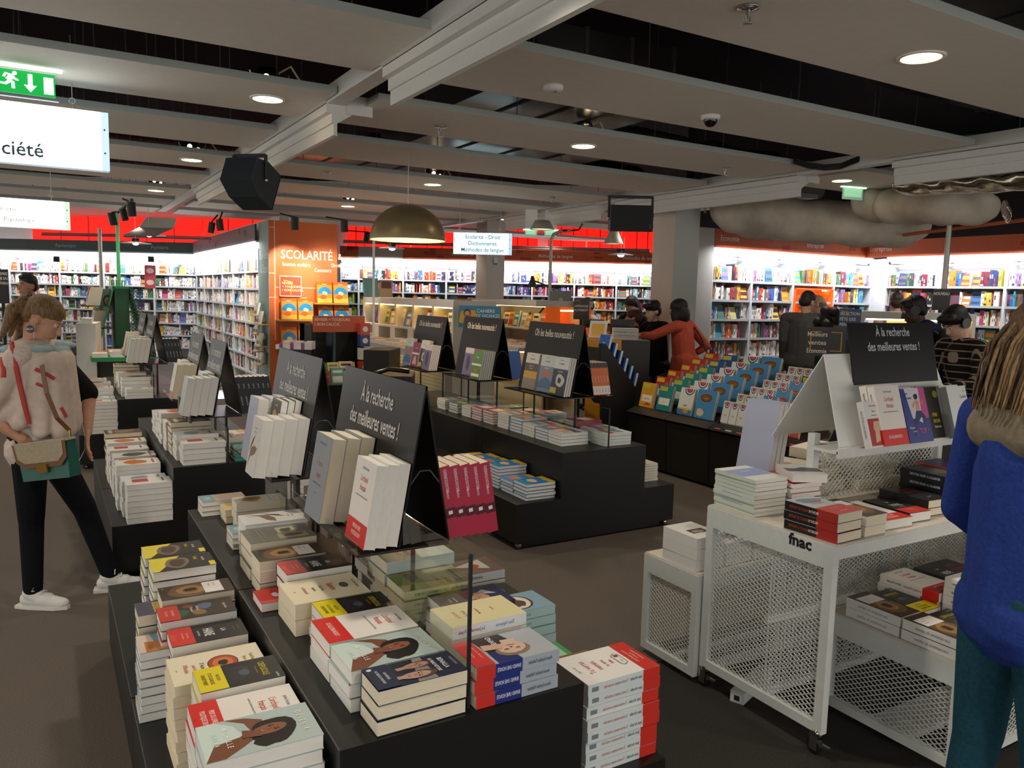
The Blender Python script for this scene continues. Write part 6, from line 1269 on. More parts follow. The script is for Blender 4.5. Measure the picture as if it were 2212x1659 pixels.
# shelves with passport packs on the orange face, and small shelves on the green face
design('pack', .24, .34, .03, '#d88a3c', 'orange and blue holiday passport pack', [B(0, .85, 1, 1, '#b5602a'), T('Passeport', .5, .86, .1, '#f0d8a0', 'C', .8), ('P', [(.02, .42)]+[(.5+.48*math.cos(PI-PI*i/12), .42+.34*math.sin(PI*i/12)) for i in range(13)], '#2f86c4'), ('P', blob(.5, .45, .18, .1, 10, 4), '#e8d28a'), B(0, .0, 1, .22, '#e3b64a'), ('P', blob(.4, .28, .25, .1, 12, 5, .2), '#d5653c')], rough=.15)
wood = mat('#c99a5a', .5, var=.15, scale=8, stretch=(1, 12, 12))
sh = [(X(595, 690), X(672, 690), 'left middle'), (X(672, 654), X(745, 654), 'upper right'), (X(596, 752), X(676, 750), 'lower left'), (X(676, 703), X(745, 703), 'right middle')]
for k, (a, b, nm) in enumerate(sh):
    g = MB(); g.bx(a.x, b.x, oy-.2, oy, a.z-.02, a.z, wood); g.build('ledge', o)
    w = b.x-a.x; n = 2
    for j in range(2):
        for c in range(2):
            up = V((0, .12, .99)); nr = V((0, -.99, .12)); base = V((a.x+.06+.265*j, oy-.1-.034*c, a.z+.002))
            if k == 3 and c: continue
            put_book('pack', frame(base, (1, 0, 0), up, nr), 'orange and blue passport pack, %s ledge, %s, %s' % (nm, ['left', 'right'][j], ['rear copy', 'front copy'][c]), 'passport packs on the orange column', 'workbook_pack')
g = MB(); a, b = X(603, 640), X(650, 597); g.bx(a.x, b.x, oy-.03, oy-.02, a.z, b.z, mat('#b5442a', .4)); 
for (x0_, x1_, z0_, z1_) in ((a.x, b.x, b.z-.012, b.z), (a.x, b.x, a.z, a.z+.012), (a.x, a.x+.01, a.z, b.z), (b.x-.01, b.x, a.z, b.z)): g.bx(x0_, x1_, oy-.032, oy-.03, z0_, z1_, mat('#efd9c4', .5))
for i, t in enumerate(('RÉVISER', '= TOUJOURS', '1 BON CALCUL')): g.text(t, (a.x+.04, oy-.033, b.z-.13-.055*i), (1, 0, 0), (0, 0, 1), .05, mat('#f0d7b0', .5))
g.add([(a.x+.06, oy-.0315, b.z-.06), (a.x+.2, oy-.0315, b.z-.09), (a.x+.18, oy-.0315, b.z-.3), (a.x+.17, oy-.0315, b.z-.3), (a.x+.185, oy-.0315, b.z-.1), (a.x+.06, oy-.0315, b.z-.075)], [(0, 1, 2, 3, 4, 5)], mat('#e0a02c', .5))
tag(g.build('poster'), 'square orange poster reading REVISER on the orange column', 'poster')
gy = [(13.22, 12.98), (13.02, 12.7)]
for k, (zz, side) in enumerate(((1.28, 0), (1.15, 1), (.98, 0), (.8, 1), (.7, 0), (.5, 1))):
    ya, yb = gy[side]; g = MB(); g.bx(ox0-.16, ox0, yb, ya, zz-.015, zz, wood); g.build('ledge', o)
    for j in range(4):
        g = MB(); c = ['#e3ddd2', '#d9c4c0', '#c9cfb0', '#e6e0d0'][(j+k) % 4]; y = ya-.01-.065*j; hh = .2; g.hexa([(ox0-.13, y-.06, zz), (ox0-.1, y-.06, zz), (ox0-.1, y, zz), (ox0-.13, y, zz), (ox0-.09, y-.06, zz+hh), (ox0-.06, y-.06, zz+hh), (ox0-.06, y, zz+hh), (ox0-.09, y, zz+hh)], mat(c, .5)); g.bx(ox0-.1312, ox0-.13, y-.05, y-.01, zz+.03, zz+.08, mat(PALC[(j*3+k) % 15], .5))
        tag(g.build('slim_book'), 'slim book on the green panel ledges, ledge %s from the top, %s' % (nth(k), nth(j)), 'book', 'slim books on the green panel')

# ---------------------------------------------------------------- counters, gondolas and kiosks in the middle of the shop
warm = mat('#ffdb96', .4, emit=4.5)
def prow(x0, x1, y, z, pal, label, group, seed, dirx=True, h=(.17, .25), fac=.3, name='rack_book', ncap=99):
    # face-out and spine-out books along a rack, each its own object
    rnd = random.Random(seed); u = x0; i = 0
    while u < x1-.05 and i < ncap:
        fo = rnd.random() < fac; w = rnd.uniform(.13, .17) if fo else rnd.uniform(.02, .035)
        if u+w > x1: break
        hh = rnd.uniform(*h); c = rnd.choice(pal); g = MB(); d = .025 if fo else .15; tl = .05
        m = mat(c, .4)
        def P(a, b, cc): return (a, y+b, cc) if dirx else (y+b, -a, cc)
        vs = [P(u, 0, z), P(u+w, 0, z), P(u+w, d, z), P(u, d, z), P(u, tl, z+hh), P(u+w, tl, z+hh), P(u+w, d+tl, z+hh), P(u, d+tl, z+hh)]
        g.hexa(vs, m)
        if fo:
            k = mat(rnd.choice(PALC+PALW), .4); f = lambda a, t: tuple(V(vs[0 if a == 0 else 1]).lerp(V(vs[4 if a == 0 else 5]), t))
            for ta, tb in ((.12, .5), (.7, .85)):
                q = [V(f(0, ta)).lerp(V(f(1, ta)), .12), V(f(0, ta)).lerp(V(f(1, ta)), .88), V(f(0, tb)).lerp(V(f(1, tb)), .88), V(f(0, tb)).lerp(V(f(1, tb)), .12)]; off = (V((0, -.0012, 0)) if dirx else V((-.0012, 0, 0))); g.poly([p+off for p in q], k)
        tag(g.build(name), '%s %s, %s from the left, %s' % (NAMES.get(c, 'pale'), 'face-out book' if fo else 'spine', nth(i), label), 'book', group); u += w+.006; i += 1
def flatrow(pts, label, group, pal, seed, name='flat_book'):
    rnd = random.Random(seed)
    for i, (x, y, z, rz) in enumerate(pts):
        g = MB(); n = rnd.choice((.03, .05, .07)); c = rnd.choice(pal); g.T = rotz(x, y, z, rz); g.bx(-.08, .08, -.115, .115, 0, n-.004, PAGES); g.bx(-.081, .081, -.116, .116, n-.004, n, mat(c, .35)); g.bx(-.06, .06, -.08, .0, n, n+.0006, mat(rnd.choice(PALC), .35)); tag(g.build(name), '%s book lying flat, %s %s' % (NAMES.get(c, 'pale'), nth(i), label), 'book', group)
gw = mat('#d6d2ca', .5, var=.03)
# long white gondola with warm lit compartments
o = empty('lit_gondola', (0, 0, 0), 'long white gondola with warm lit book compartments under the dome lamp', 'gondola')
gx, ga, gb = 4.3, 8.7, 11.9
g = MB(); g.bx(gx, gx+.6, ga, gb, 1.53, 1.62, gw); g.bx(gx+.33, gx+.36, ga, gb, .9, 1.53, mat('#e0d3b8', .6)); g.bx(gx, gx+.6, ga, ga+.03, .02, 1.53, gw); g.bx(gx, gx+.6, gb-.03, gb, .02, 1.53, gw); g.build('carcass', o)
g = MB(); g.bx(gx-.02, gx+.33, ga+.03, gb-.03, 1.2, 1.225, gw); g.build('shelf', o)
for k in range(1, 5):
    yy = ga+(gb-ga)*k/5; g = MB(); g.bx(gx+.02, gx+.33, yy-.03, yy+.03, 1.225, 1.53, mat('#ecdcae', .5)); g.bx(gx-.02, gx+.33, yy-.09, yy+.09, 1.02, 1.2, gw); g.build('divider', o)
g = MB(); g.bx(gx+.03, gx+.06, ga+.05, gb-.05, 1.515, 1.53, warm); g.build('light_strip', o)
g = MB(); g.hexa([(gx-.5, ga+.03, .96), (gx, ga+.03, 1.0), (gx, gb-.03, 1.0), (gx-.5, gb-.03, .96), (gx-.5, ga+.03, 1.0), (gx, ga+.03, 1.03), (gx, gb-.03, 1.03), (gx-.5, gb-.03, 1.0)], gw); g.bx(gx-.52, gx-.5, ga+.03, gb-.03, .93, 1.02, gw); g.bx(gx-.14, gx-.1, ga, gb, .02, .96, mat('#d8cfb4', .6)); 
for k in range(20): g.bx(gx-.142, gx-.14, ga, gb, .1+k*.045, .105+k*.045, caseG)
g.build('counter', o)
g = MB(); g.bx(gx-.45, gx-.42, ga+.1, gb-.1, .935, .955, warm); g.build('under_light', o)
pal = ['#2f6db0', '#e0a32d', '#3b3f8a', '#d8c04a', '#c9563c', '#ece6d8', '#d9a86c', '#3d9bb0', '#f0ede6']
prow(-gb+.1, -ga-.1, gx+.1, 1.226, pal, 'upper lit shelf of the long gondola', 'books on the lit gondola', 31, dirx=False, fac=.35)
prow(-gb+.3, -ga-1.2, gx-.4, .55, PALW+pal, 'lower slatted side of the long gondola', 'books on the lower gondola side', 33, dirx=False, fac=.6, ncap=12)
flatrow([(gx-.36+.2*(i % 2), gb-.25-.13*i, 1.012, .1*(i % 3)) for i in range(22)], 'from the far end of the gondola counter', 'flat books on the gondola counter', ['#e8e4dc', '#d9a86c', '#c9563c', '#ece6d8', '#d8c04a', '#9db4c4'], 5)
g = MB(); c = deep(805, 640, 11.2); g.T = Matrix.Translation((c.x, c.y, 1.625)); g.hexa([(-.12, 0, 0), (.1, 0, 0), (.1, .03, 0), (-.12, .03, 0), (-.12, .06, .27), (.1, .06, .27), (.1, .09, .27), (-.12, .09, .27)], mat('#7fb3b0', .4)); g.bx(.11, .3, .0, .03, 0, .25, mat('#c9a680', .4)); g.bx(.13, .28, -.002, 0, .13, .23, mat('#6d3f30', .4)); tag(g.build('propped_album'), 'pair of propped albums on top of the long white gondola', 'albums')
# orange kiosk REVISER
o = empty('kiosk', (0, 0, 0), 'black kiosk with orange header reading RÉVISER = TOUJOURS', 'display kiosk')
g = MB(); a = ony(673, 745, 9.25); b = ony(786, 745, 9.25); kx0, kx1, ky = a.x, b.x, 9.25
g.bx(kx0, kx0+.05, ky, ky+.5, .0, 1.29, BLACK); g.bx(kx1-.03, kx1, ky, ky+.5, .0, 1.29, BLACK); g.bx(kx0, kx1, ky+.3, ky+.5, 0, 1.29, BLACK); g.bx(kx0, kx1, ky, ky+.5, .0, .68, BLACK); g.bx(kx0+.27, kx0+.3, ky+.02, ky+.3, .68, 1.2, mat('#4a5d66', .5)); g.build('body', o)
g = MB(); z0, z1 = ony(680, 717, ky).z, ony(680, 682, ky).z; g.bx(kx0+.01, kx1, ky-.03, ky-.015, z0, z1, mat('#b5512f', .4)); 
for i, t in enumerate(('RÉVISER = TOUJOURS', '1 BON CALCUL')): g.text(t, (kx0+.03, ky-.031, z1-.06-.055*i), (1, 0, 0), (0, 0, 1), .05, mat('#ead2bd', .5), 'L', kx1-kx0-.06, .9)
g.build('header', o)
toy = ['#d9cf62', '#5fa3a0', '#e6e0d0', '#b5452f', '#6d5fa0', '#e0c8a0', '#4f8a5c', '#e8e2d6']
prow(kx0+.02, kx1-.1, ky-.12, .69, toy, 'back row of the black kiosk', 'activity books on the kiosk', 41, fac=.9, h=(.14, .2), name='activity_book'); prow(kx0+.03, kx1-.02, ky-.25, .6, toy, 'front row of the black kiosk', 'activity books on the kiosk', 42, fac=.9, h=(.14, .2), name='activity_book')
g = MB(); g.bx(kx0-.02, kx1+.02, ky-.32, ky, .0, .6, BLACK); g.bx(kx0-.02, kx1+.02, ky-.33, ky-.31, .45, .66, glassmat()); tag(g.build('low_bin'), 'low black bin with clear front before the orange kiosk', 'display bin')
for k, (zz, c) in enumerate(((.72, '#b5342c'), (.88, '#e6e2da'), (1.04, '#3a4a8c'), (1.18, '#c9483c'))):
    g = MB(); g.bx(kx1-.1, kx1+.02, ky-.16, ky-.05, zz, zz+.14, mat(c, .4)); g.disc((kx1-.04, ky-.162, zz+.07), (1, 0, 0), (0, 0, 1), .035, .035, mat('#e8ded0', .5), 12); tag(g.build('game_box'), 'small game box stacked right of the kiosk, %s from the bottom' % nth(k), 'box', 'game boxes at the kiosk')
g = MB(); a, b = deep(785, 756, 8.6), deep(840, 756, 8.6); g.extr([(a.x, a.y, 0), (b.x, b.y, 0), (b.x+.3, b.y+.4, 0), (a.x+.3, a.y+.4, 0)], (0, 0, a.z), BLACKT); tag(g.build('black_cabinet'), 'plain black cabinet right of the orange kiosk', 'cabinet')
g = MB(); a, b = deep(600, 754, 9.0), deep(672, 756, 9.0); g.extr([(a.x, a.y, 0), (b.x, b.y, 0), (b.x+.2, b.y+.5, 0), (a.x+.2, a.y+.5, 0)], (0, 0, a.z), BLACKT); tag(g.build('black_cabinet'), 'plain black cabinet left of the orange kiosk', 'cabinet')
rnd = random.Random(3)
for i in range(9):
    p = a.lerp(b, (i+.4)/9.2)+V((.05, .1, 0)); g = MB(); g.T = rotz(p.x, p.y, p.z, -.5); g.bx(-.04, .04, -.1, .1, 0, .05+.02*(i % 3), mat(['#e6e2e0', '#8a4a7a', '#d9d2d6'][i % 3], .4)); tag(g.build('flat_book'), 'small pile on the cabinet left of the kiosk, %s from the left' % nth(i), 'book', 'piles left of the kiosk')
g = MB(); a, b = deep(800, 812, 6.1), deep(890, 812, 6.1)
g.extr([(a.x, a.y, 0), (b.x, b.y, 0), (b.x+.2, b.y+.4, 0), (a.x+.2, a.y+.4, 0)], (0, 0, a.z), BLACK); g.tube([a+V((0, .05, .0)), (a+b)/2+V((0, .05, .05)), b+V((0, .05, .03))], .02, mat('#151515', .15), 8); tag(g.build('black_box'), 'glossy black plastic-covered box behind the near stand', 'box')
# boards and signs on poles
def board(px0, py0, px1, py1, d, col, lines, label, tcol='#e2ddd4', size=.06, th=.02, yaw=0.0, name='sign_board', foot=None, frame_c=None, post=True, al='C', extra=None):
    c = deep((px0+px1)/2, (py0+py1)/2, d); w = (px1-px0)/FPX*d; h = (py1-py0)/FPX*d; ang = math.atan2(c.y, c.x)-PI/2+yaw
    M = rotz(c.x, c.y, c.z, ang); o = empty(name, label=label, cat='sign', M=M)
    g = MB(); g.bx(-w/2, w/2, 0, th, -h/2, h/2, mat(col, .35))
    if frame_c:
        for (a, b, cc, dd) in ((-.42, -.1, .38, .42), (-.12, -.1, .1, .42), (-.42, -.4, -.3, -.1)): g.bx(w*a, w*b, -.002, 0, h*cc, h*dd, mat(frame_c, .5))
    for i, t in enumerate(lines): g.text(t, (0 if al == 'C' else -w*.45, -.002, h*.5-size*(1.5+1.25*i)), (1, 0, 0), (0, 0, 1), size, mat(tcol, .5), al, w*.88, .85)
    if extra: extra(g, w, h)
    g.build('panel', o)
    if post:
        g = MB(); zf = foot if foot is not None else 0; g.bx(-.02, .02, .004, .024, -c.z+zf, -h/2, BLACK); g.bx(-.12, .12, -.03, .09, -c.z+zf, -c.z+zf+.012, BLACK); g.build('post', o)
    return o
def child(g, w, h):
    g.poly([(-w*.5, -.0015, -h*.25), (-w*.3, -.0015, -h*.4), (-w*.05, -.0015, -h*.1), (-w*.12, -.0015, h*.3), (-w*.45, -.0015, h*.25)], mat('#d8b23a', .5))
    g.poly([(-w*.42, -.0025, -h*.5), (-w*.2, -.0025, -h*.5), (-w*.24, -.0025, h*.0), (-w*.36, -.0025, h*.0)], mat('#7d8790', .5)); g.disc((-w*.3, -.003, h*.16), (1, 0, 0), (0, 0, 1), h*.17, h*.2, mat('#3b2a20', .6), 12); g.disc((-w*.3, -.0035, h*.12), (1, 0, 0), (0, 0, 1), h*.12, h*.15, mat('#cf9f84', .5), 12); g.disc((-w*.3, -.004, h*.05), (1, 0, 0), (0, 0, 1), h*.05, h*.03, mat('#7d2a26', .5), 8)
    g.text('CAHIERS', (-w*.08, -.003, h*.2), (1, 0, 0), (0, 0, 1), .055, mat('#e6f0f5', .5), 'L', w*.55); g.text('DE VACANCES', (-w*.08, -.003, -h*.02), (1, 0, 0), (0, 0, 1), .055, mat('#e6f0f5', .5), 'L', w*.55); g.bx(-w*.08, w*.4, -.003, -.002, -h*.17, -h*.13, mat('#a9cfe0', .5))
board(991, 661, 1082, 708, 9.2, '#2a7fb0', [], 'blue board with child reading CAHIERS DE VACANCES', extra=child)
board(981, 646, 1019, 692, 9.8, '#7a3526', ['APPRENDRE', 'EST UN JEU', "D'ENFANT"], 'brown-red board behind the blue holiday book board', size=.042, frame_c='#c98a3a', al='L')
board(1239, 645, 1273, 690, 10.5, '#2b2724', ['', 'APPRENDRE', 'AUTREMENT'], 'black board reading APPRENDRE AUTREMENT by the desk', size=.042, frame_c='#c98a3a', al='L')
board(1188, 628, 1234, 652, 10.6, '#6d6862', ['', '-5%'], 'grey price card on the orange lit gondola end', size=.05, post=False)
board(1813, 667, 1857, 735, 7.6, '#26406b', ['SÉLECTION', 'FÊTE DES', 'PÈRES'], 'blue board reading SELECTION FETE DES PERES', size=.042, frame_c='#a8843a', al='L')
def brk(g, w, h):
    for s in (-1, 1): 
        for (a, b, c, d) in ((.12, .4, .32, .35), (.37, .4, -.3, .35), (.12, .4, -.32, -.29)): g.bx(min(s*w*a, s*w*b), max(s*w*a, s*w*b), -.002, 0, h*c, h*d, mat('#b5863a', .5))
    for i, t in enumerate(('Meilleurs', 'ventes', 'Economie')): g.text(t, (-w*.22, -.004, h*.18-i*.07), (1, 0, 0), (0, 0, 1), .055, mat('#d9d2c4', .5), 'C', w*.5)
board(1744, 707, 1824, 770, 6.6, '#26221e', [], 'black board reading Meilleurs ventes Economie with golden brackets', extra=brk)
board(2016, 624, 2050, 670, 8.4, '#2b2725', ['NOUVEAU'], 'small black board reading NOUVEAU beside the grey pole', size=.045)
# tall grey poles
def pole(px, py0, py1, d, r, label, hook=None, m=None):
    c = deep(px, py1, d); t = deep(px, py0, d); g = MB(); pts = [(c.x, c.y, 0), (c.x, c.y, t.z)]
    if hook: pts += [(c.x+.03, c.y-.01, t.z+.08), (c.x+.12, c.y-.05, t.z+.13), (c.x+hook, c.y-.1, t.z+.14)]
    g.tube(pts, r, m or mat('#a29c92', .35, metal=.6), 10); po = tag(g.build('lamp_pole'), label, 'pole')
    if hook:
        g = MB(); e = V(pts[-1]); g.tube([e+V((-.12, .02, 0)), e+V((.0, 0, .0)), e+V((.12, -.03, .02)), e+V((.3, .15, .12))], .012, BLACK, 6); g.build('cable_arm', po)
pole(2038, 485, 640, 8.5, .028, 'tall grey pole behind the headphone man'); pole(1187, 520, 640, 10.9, .022, 'grey pole arching over at the top near the lit gondola', hook=.25); pole(807, 518, 640, 11.0, .018, 'slim white pole under the brass dome lamp', m=WHITE); pole(220, 495, 640, 13, .03, 'grey pole before the left back bookcases')
# second lit gondola with orange end
o = empty('lit_gondola', (0, 0, 0), 'white gondola with orange lit end behind the near novelty stand', 'gondola')
gx, ga, gb = 5.95, 8.75, 10.6
g = MB(); g.bx(gx-.42, gx+.5, ga, gb, 1.56, 1.64, gw); g.bx(gx+.3, gx+.33, ga, gb, .02, 1.56, mat('#e0d3b8', .6)); g.bx(gx-.1, gx+.5, gb-.03, gb, .02, 1.56, gw); g.bx(gx-.5, gx+.3, ga+.3, gb, .95, 1.0, gw); g.bx(gx-.1, gx-.07, ga+.3, gb, .02, .95, mat('#e8dcb8', .6)); g.build('carcass', o)
g = MB(); g.bx(gx, gx+.03, ga+.35, gb-.05, 1.545, 1.56, warm); g.bx(gx-.4, gx-.37, ga+.35, gb-.05, .93, .95, warm); g.build('light_strip', o)
g = MB(); om2 = mat('#e8641e', .5, emit=.25); g.bx(gx-.08, gx-.05, ga-.02, ga+.3, .75, 1.56, om2); g.bx(gx+.42, gx+.45, ga-.02, ga+.3, .75, 1.56, om2); g.bx(gx-.08, gx+.45, ga+.28, ga+.3, .75, 1.56, om2); g.bx(gx-.08, gx+.45, ga, ga+.3, 1.1, 1.12, om2); g.bx(gx-.02, gx+.4, ga+.04, ga+.08, 1.5, 1.52, warm); g.build('orange_end', o)
prow(gx-.0, gx+.42, ga+.08, 1.12, ['#d8433a', '#3a4fa0', '#e0a32d', '#c23b2e'], 'orange lit gondola end', 'books in the orange gondola end', 51, fac=.8)
prow(-gb+.08, -ga-.4, gx+.05, 1.24, ['#e0743a', '#e8e4dc', '#3d9bb0', '#e0a32d', '#f0ede6'], 'lit shelf left of the orange gondola end', 'books on the second gondola', 52, dirx=False, fac=.6)
g = MB(); g.bx(gx-.1, gx+.3, ga+.3, gb, 1.22, 1.24, gw); g.build('shelf', o)
flatrow([(gx-.3+.14*(i % 2), gb-.2-.14*i, 1.002, .1*(i % 3)) for i in range(11)], 'on the second gondola counter', 'flat books on the second gondola', ['#e8c9a8', '#d9a86c', '#ece6d8', '#e0b090'], 9)
g = MB(); c = deep(1150, 605, 11.4); g.tube([c, c+V((.14, -.05, -.05)), c+V((.3, -.15, -.15)), c+V((.22, -.12, -.3)), c+V((.1, -.05, -.48))], .012, BLACK, 6); g.lathe([(.02, .1), (.03, .05), (.07, -.05), (.06, -.06)], c+V((0, 0, -.04)), BLACK, 14); tag(g.build('desk_lamp'), 'black jointed lamp clamped above the lit gondola', 'lamp')
# information desk
o = empty('information_desk', (0, 0, 0), 'black and yellow information desk where the red cardigan woman leans', 'desk')
dz = 1.05; a = deep(1270, 733, 8.9); b = deep(1343, 733, 8.9); c = deep(1405, 738, 8.9); ty = a.z
g = MB(); yel = mat('#d18f22', .45); u = (c-a); u.z = 0; u.normalize(); n = V((-u.y, u.x, 0)); L = (c-a).length; Ly = (b-a).length
A = V((a.x, a.y, 0)); g.extr([A+u*Ly, A+u*L, A+u*L+n*.6, A+u*Ly+n*.6], (0, 0, ty), mat('#2b2826', .45, var=.1)); g.build('black_front', o)
g = MB(); g.extr([A+V((0, 0, ty-.1)), A+u*Ly+V((0, 0, ty-.1)), A+u*Ly+n*.6+V((0, 0, ty-.1)), A+n*.6+V((0, 0, ty-.1))], (0, 0, .1), yel); g.extr([A+u*(Ly-.06), A+u*Ly, A+u*Ly+n*.05, A+u*(Ly-.06)+n*.05], (0, 0, ty-.1), yel); g.extr([A+u*.02+n*.3, A+u*Ly+n*.3, A+u*Ly+n*.33, A+u*.02+n*.33], (0, 0, ty-.1), yel); g.build('yellow_frame', o)
for k in range(4):
    for j in range(3):
        g = MB(); p = A+u*(Ly*.86+.07*k)+n*.12; g.T = Matrix.Translation(p+V((0, 0, ty+.002+j*.045))) @ Matrix.Rotation(math.atan2(u.y, u.x), 4, 'Z'); g.bx(-.034, .034, -.1, .1, 0, .04, PAGES)
        for q in range(3): g.bx(-.0345, .0345, -.101, -.1, .004+q*.013, .009+q*.013, BLACK)
        tag(g.build('flyer_bundle'), 'grey flyer bundle on the desk, pile %s from the left, %s from the top' % (nth(k), nth(2-j)), 'flyers', 'flyer bundles on the desk')
def monitor(px0, py0, px1, py1, d, label):
    c0 = deep((px0+px1)/2, (py0+py1)/2, d); w = (px1-px0)/FPX*d; h = (py1-py0)/FPX*d; M = rotz(c0.x, c0.y, c0.z, math.atan2(c0.y, c0.x)-PI/2+.12); o = empty('monitor', label=label, cat='monitor', M=M)
    g = MB(); g.bx(-w/2, w/2, 0, .03, -h/2, h/2, mat('#1c1a19', .4)); g.bx(-w/2+.01, w/2-.01, -.008, 0, h*.3, h*.42, mat('#33302e', .5)); g.bx(-w*.25, w*.25, -.03, 0, -h*.3, h*.1, mat('#161514', .5)); g.build('casing', o)
    g = MB(); g.bx(-.03, .03, -.02, .0, -h/2-.1, -h*.2, BLACK); g.bx(-.1, .1, -.06, .06, -h/2-.11, -h/2-.1, BLACK); g.build('stand', o)
monitor(1319, 690, 1370, 722, 9.3, 'black monitor seen from behind on the information desk'); monitor(1259, 690, 1305, 708, 9.6, 'lower black monitor behind the yellow notice')
g = MB(); c = deep(1292, 712, 9.0); g.T = rotz(c.x, c.y, c.z, math.atan2(c.y, c.x)-PI/2); g.hexa([(-.11, 0, -.09), (.09, 0, -.09), (.09, .004, -.09), (-.11, .004, -.09), (-.09, .06, .1), (.11, .06, .1), (.11, .064, .1), (-.09, .064, .1)], WHITE); g.hexa([(-.08, -.002, -.075), (.06, -.002, -.075), (.06, 0, -.075), (-.08, 0, -.075), (-.07, .058, .09), (.08, .058, .09), (.08, .06, .09), (-.07, .06, .09)], mat('#d8a92c', .4)); tag(g.build('yellow_notice'), 'yellow notice card standing on the information desk', 'notice')
# white gondola behind the trolley stand
o = empty('lit_gondola', (0, 0, 0), 'white gondola with warm light behind the trolley sign', 'gondola')
a = deep(1862, 672, 7.9); b = deep(2110, 678, 7.6); u = (b-a); u.z = 0; L = u.length; u.normalize(); n = V((-u.y, u.x, 0)); A = V((a.x, a.y, 0))
def ub(u0, u1, v0, v1, z0, z1, m): g.extr([A+u*u0+n*v0+V((0, 0, z0)), A+u*u1+n*v0+V((0, 0, z0)), A+u*u1+n*v1+V((0, 0, z0)), A+u*u0+n*v1+V((0, 0, z0))], (0, 0, z1-z0), m)
g = MB(); ub(0, L, 0, .5, a.z-.07, a.z, gw); ub(0, .03, 0, .5, 0, a.z-.07, gw); ub(L-.03, L, 0, .5, 0, a.z-.07, gw); ub(.0, L, .24, .27, 0, 1.2, gw); ub(0, L, -.3, .5, .9, .95, gw); g.build('carcass', o)
g = MB(); ub(.25, .45, .1, .16, 1.15, a.z-.07, mat('#ecdcae', .5)); g.build('divider', o); g = MB(); ub(.05, L-.05, .03, .06, a.z-.085, a.z-.07, warm); g.build('light_strip', o)
# ---------------------------------------------------------------- left: green tower, white counter
gp = mat('#2f8a55', .45); gd = mat('#1f5a3c', .5)
T0 = deep(258, 640, 11.2)
o = empty('green_tower', (0, 0, 0), 'green wire book tower with a tall lit green pole', 'book tower')
g = MB(); t = deep(256, 462, 11.2); g.tube([(T0.x, T0.y, 0), (T0.x, T0.y, t.z)], .025, mat('#3f9a62', .4, emit=.25), 10); g.build('pole', o)
tx, ty_ = T0.x, T0.y
g = MB()
for s in (-1, 1):
    g.hexa([(tx+s*.33-.01, ty_-.42, .75), (tx+s*.33+.01, ty_-.42, .75), (tx+s*.33+.01, ty_+.42, .75), (tx+s*.33-.01, ty_+.42, .75), (tx+s*.1-.01, ty_-.42, 1.68), (tx+s*.1+.01, ty_-.42, 1.68), (tx+s*.1+.01, ty_+.42, 1.68), (tx+s*.1-.01, ty_+.42, 1.68)], gp)
g.bx(tx-.11, tx+.11, ty_-.42, ty_+.42, 1.66, 1.69, gp)
lattice(g, (tx+.1, ty_-.425, .8), (1, 0, 0), (0, 0, 1), .16, .86, gd, cell=(.05, .05), t=.004); g.bx(tx-.09, tx+.09, ty_-.4, ty_+.4, .75, 1.66, gd)
for k in range(12): g.tube([(tx-.1+.04*(k % 5), ty_-.4+.07*k, 1.68), (tx-.1+.04*(k % 5), ty_-.4+.07*k, 1.78)], .006, gp, 4)
g.build('frame', o)
for r, zz in enumerate((1.42, 1.12)):
    g = MB(); g.bx(tx-.5, tx-.13, ty_-.42, ty_+.42, zz-.015, zz, gd); g.build('ledge', o)
    prow(-(ty_+.4), -(ty_-.4), tx-.42+.05*r, zz, ['#ece6d8', '#f0ede6', '#c23b2e', '#e6dcc6', '#d9c4b0', '#e8dfc8'], '%s ledge of the green tower' % ['upper', 'lower'][r], 'books on the green tower', 61+r, dirx=False, fac=.3, h=(.2, .26))
g = MB(); p = deep(232, 652, 11.0); g.T = rotz(p.x, p.y, p.z, -.1); g.bx(-.1, .12, 0, .01, -.17, .18, mat('#5f7f6a', .4)); g.disc((0, -.001, .02), (1, 0, 0), (0, 0, 1), .055, .08, mat('#2a1d18', .5), 12); g.disc((0.005, -.002, .01), (1, 0, 0), (0, 0, 1), .042, .06, mat('#c99a84', .5), 12); g.poly([(-.08, -.001, -.17), (.08, -.001, -.17), (.05, -.001, -.06), (-.05, -.001, -.06)], mat('#d9cfc0', .5)); tag(g.build('poster_card'), 'green-edged portrait card on the left of the green tower', 'poster')
o = empty('green_counter', (0, 0, 0), 'green-edged low table with brightly lit books before the tower', 'table')
a = deep(190, 735, 10.2); c0 = deep(262, 772, 9.8); gz = c0.z
g = MB(); cx0, cx1, cy0, cy1 = c0.x-.33, c0.x+.42, c0.y-.02, c0.y+.85; g.bx(cx0, cx1, cy0, cy1, gz-.05, gz, gp); g.build('top', o)
g = MB(); g.bx(c0.x+.0, c0.x+.06, cy0+.1, cy0+.16, 0, gz-.05, BLACK); g.bx(cx0+.05, cx1-.05, cy0+.3, cy1, 0, gz-.05, mat('#4b463f', .6)); g.build('leg', o)
flatrow([(cx0+.1+.19*(i % 4), cy0+.14+.26*(i//4), gz+.001, .05*(i % 3)) for i in range(12)], 'on the green-edged table', 'flat books on the green table', ['#d8a08a', '#c9563c', '#ece6d8', '#e8d2b8', '#b5452f'], 12)
l = bpy.data.lights.new('table_spot', 'SPOT'); l.energy = 60; l.color = (1, .85, .6); l.spot_size = .7; l.spot_blend = .4; lo = bpy.data.objects.new('table_spot', l); COL.objects.link(lo); lo.location = (c0.x, c0.y+.4, 2.6)
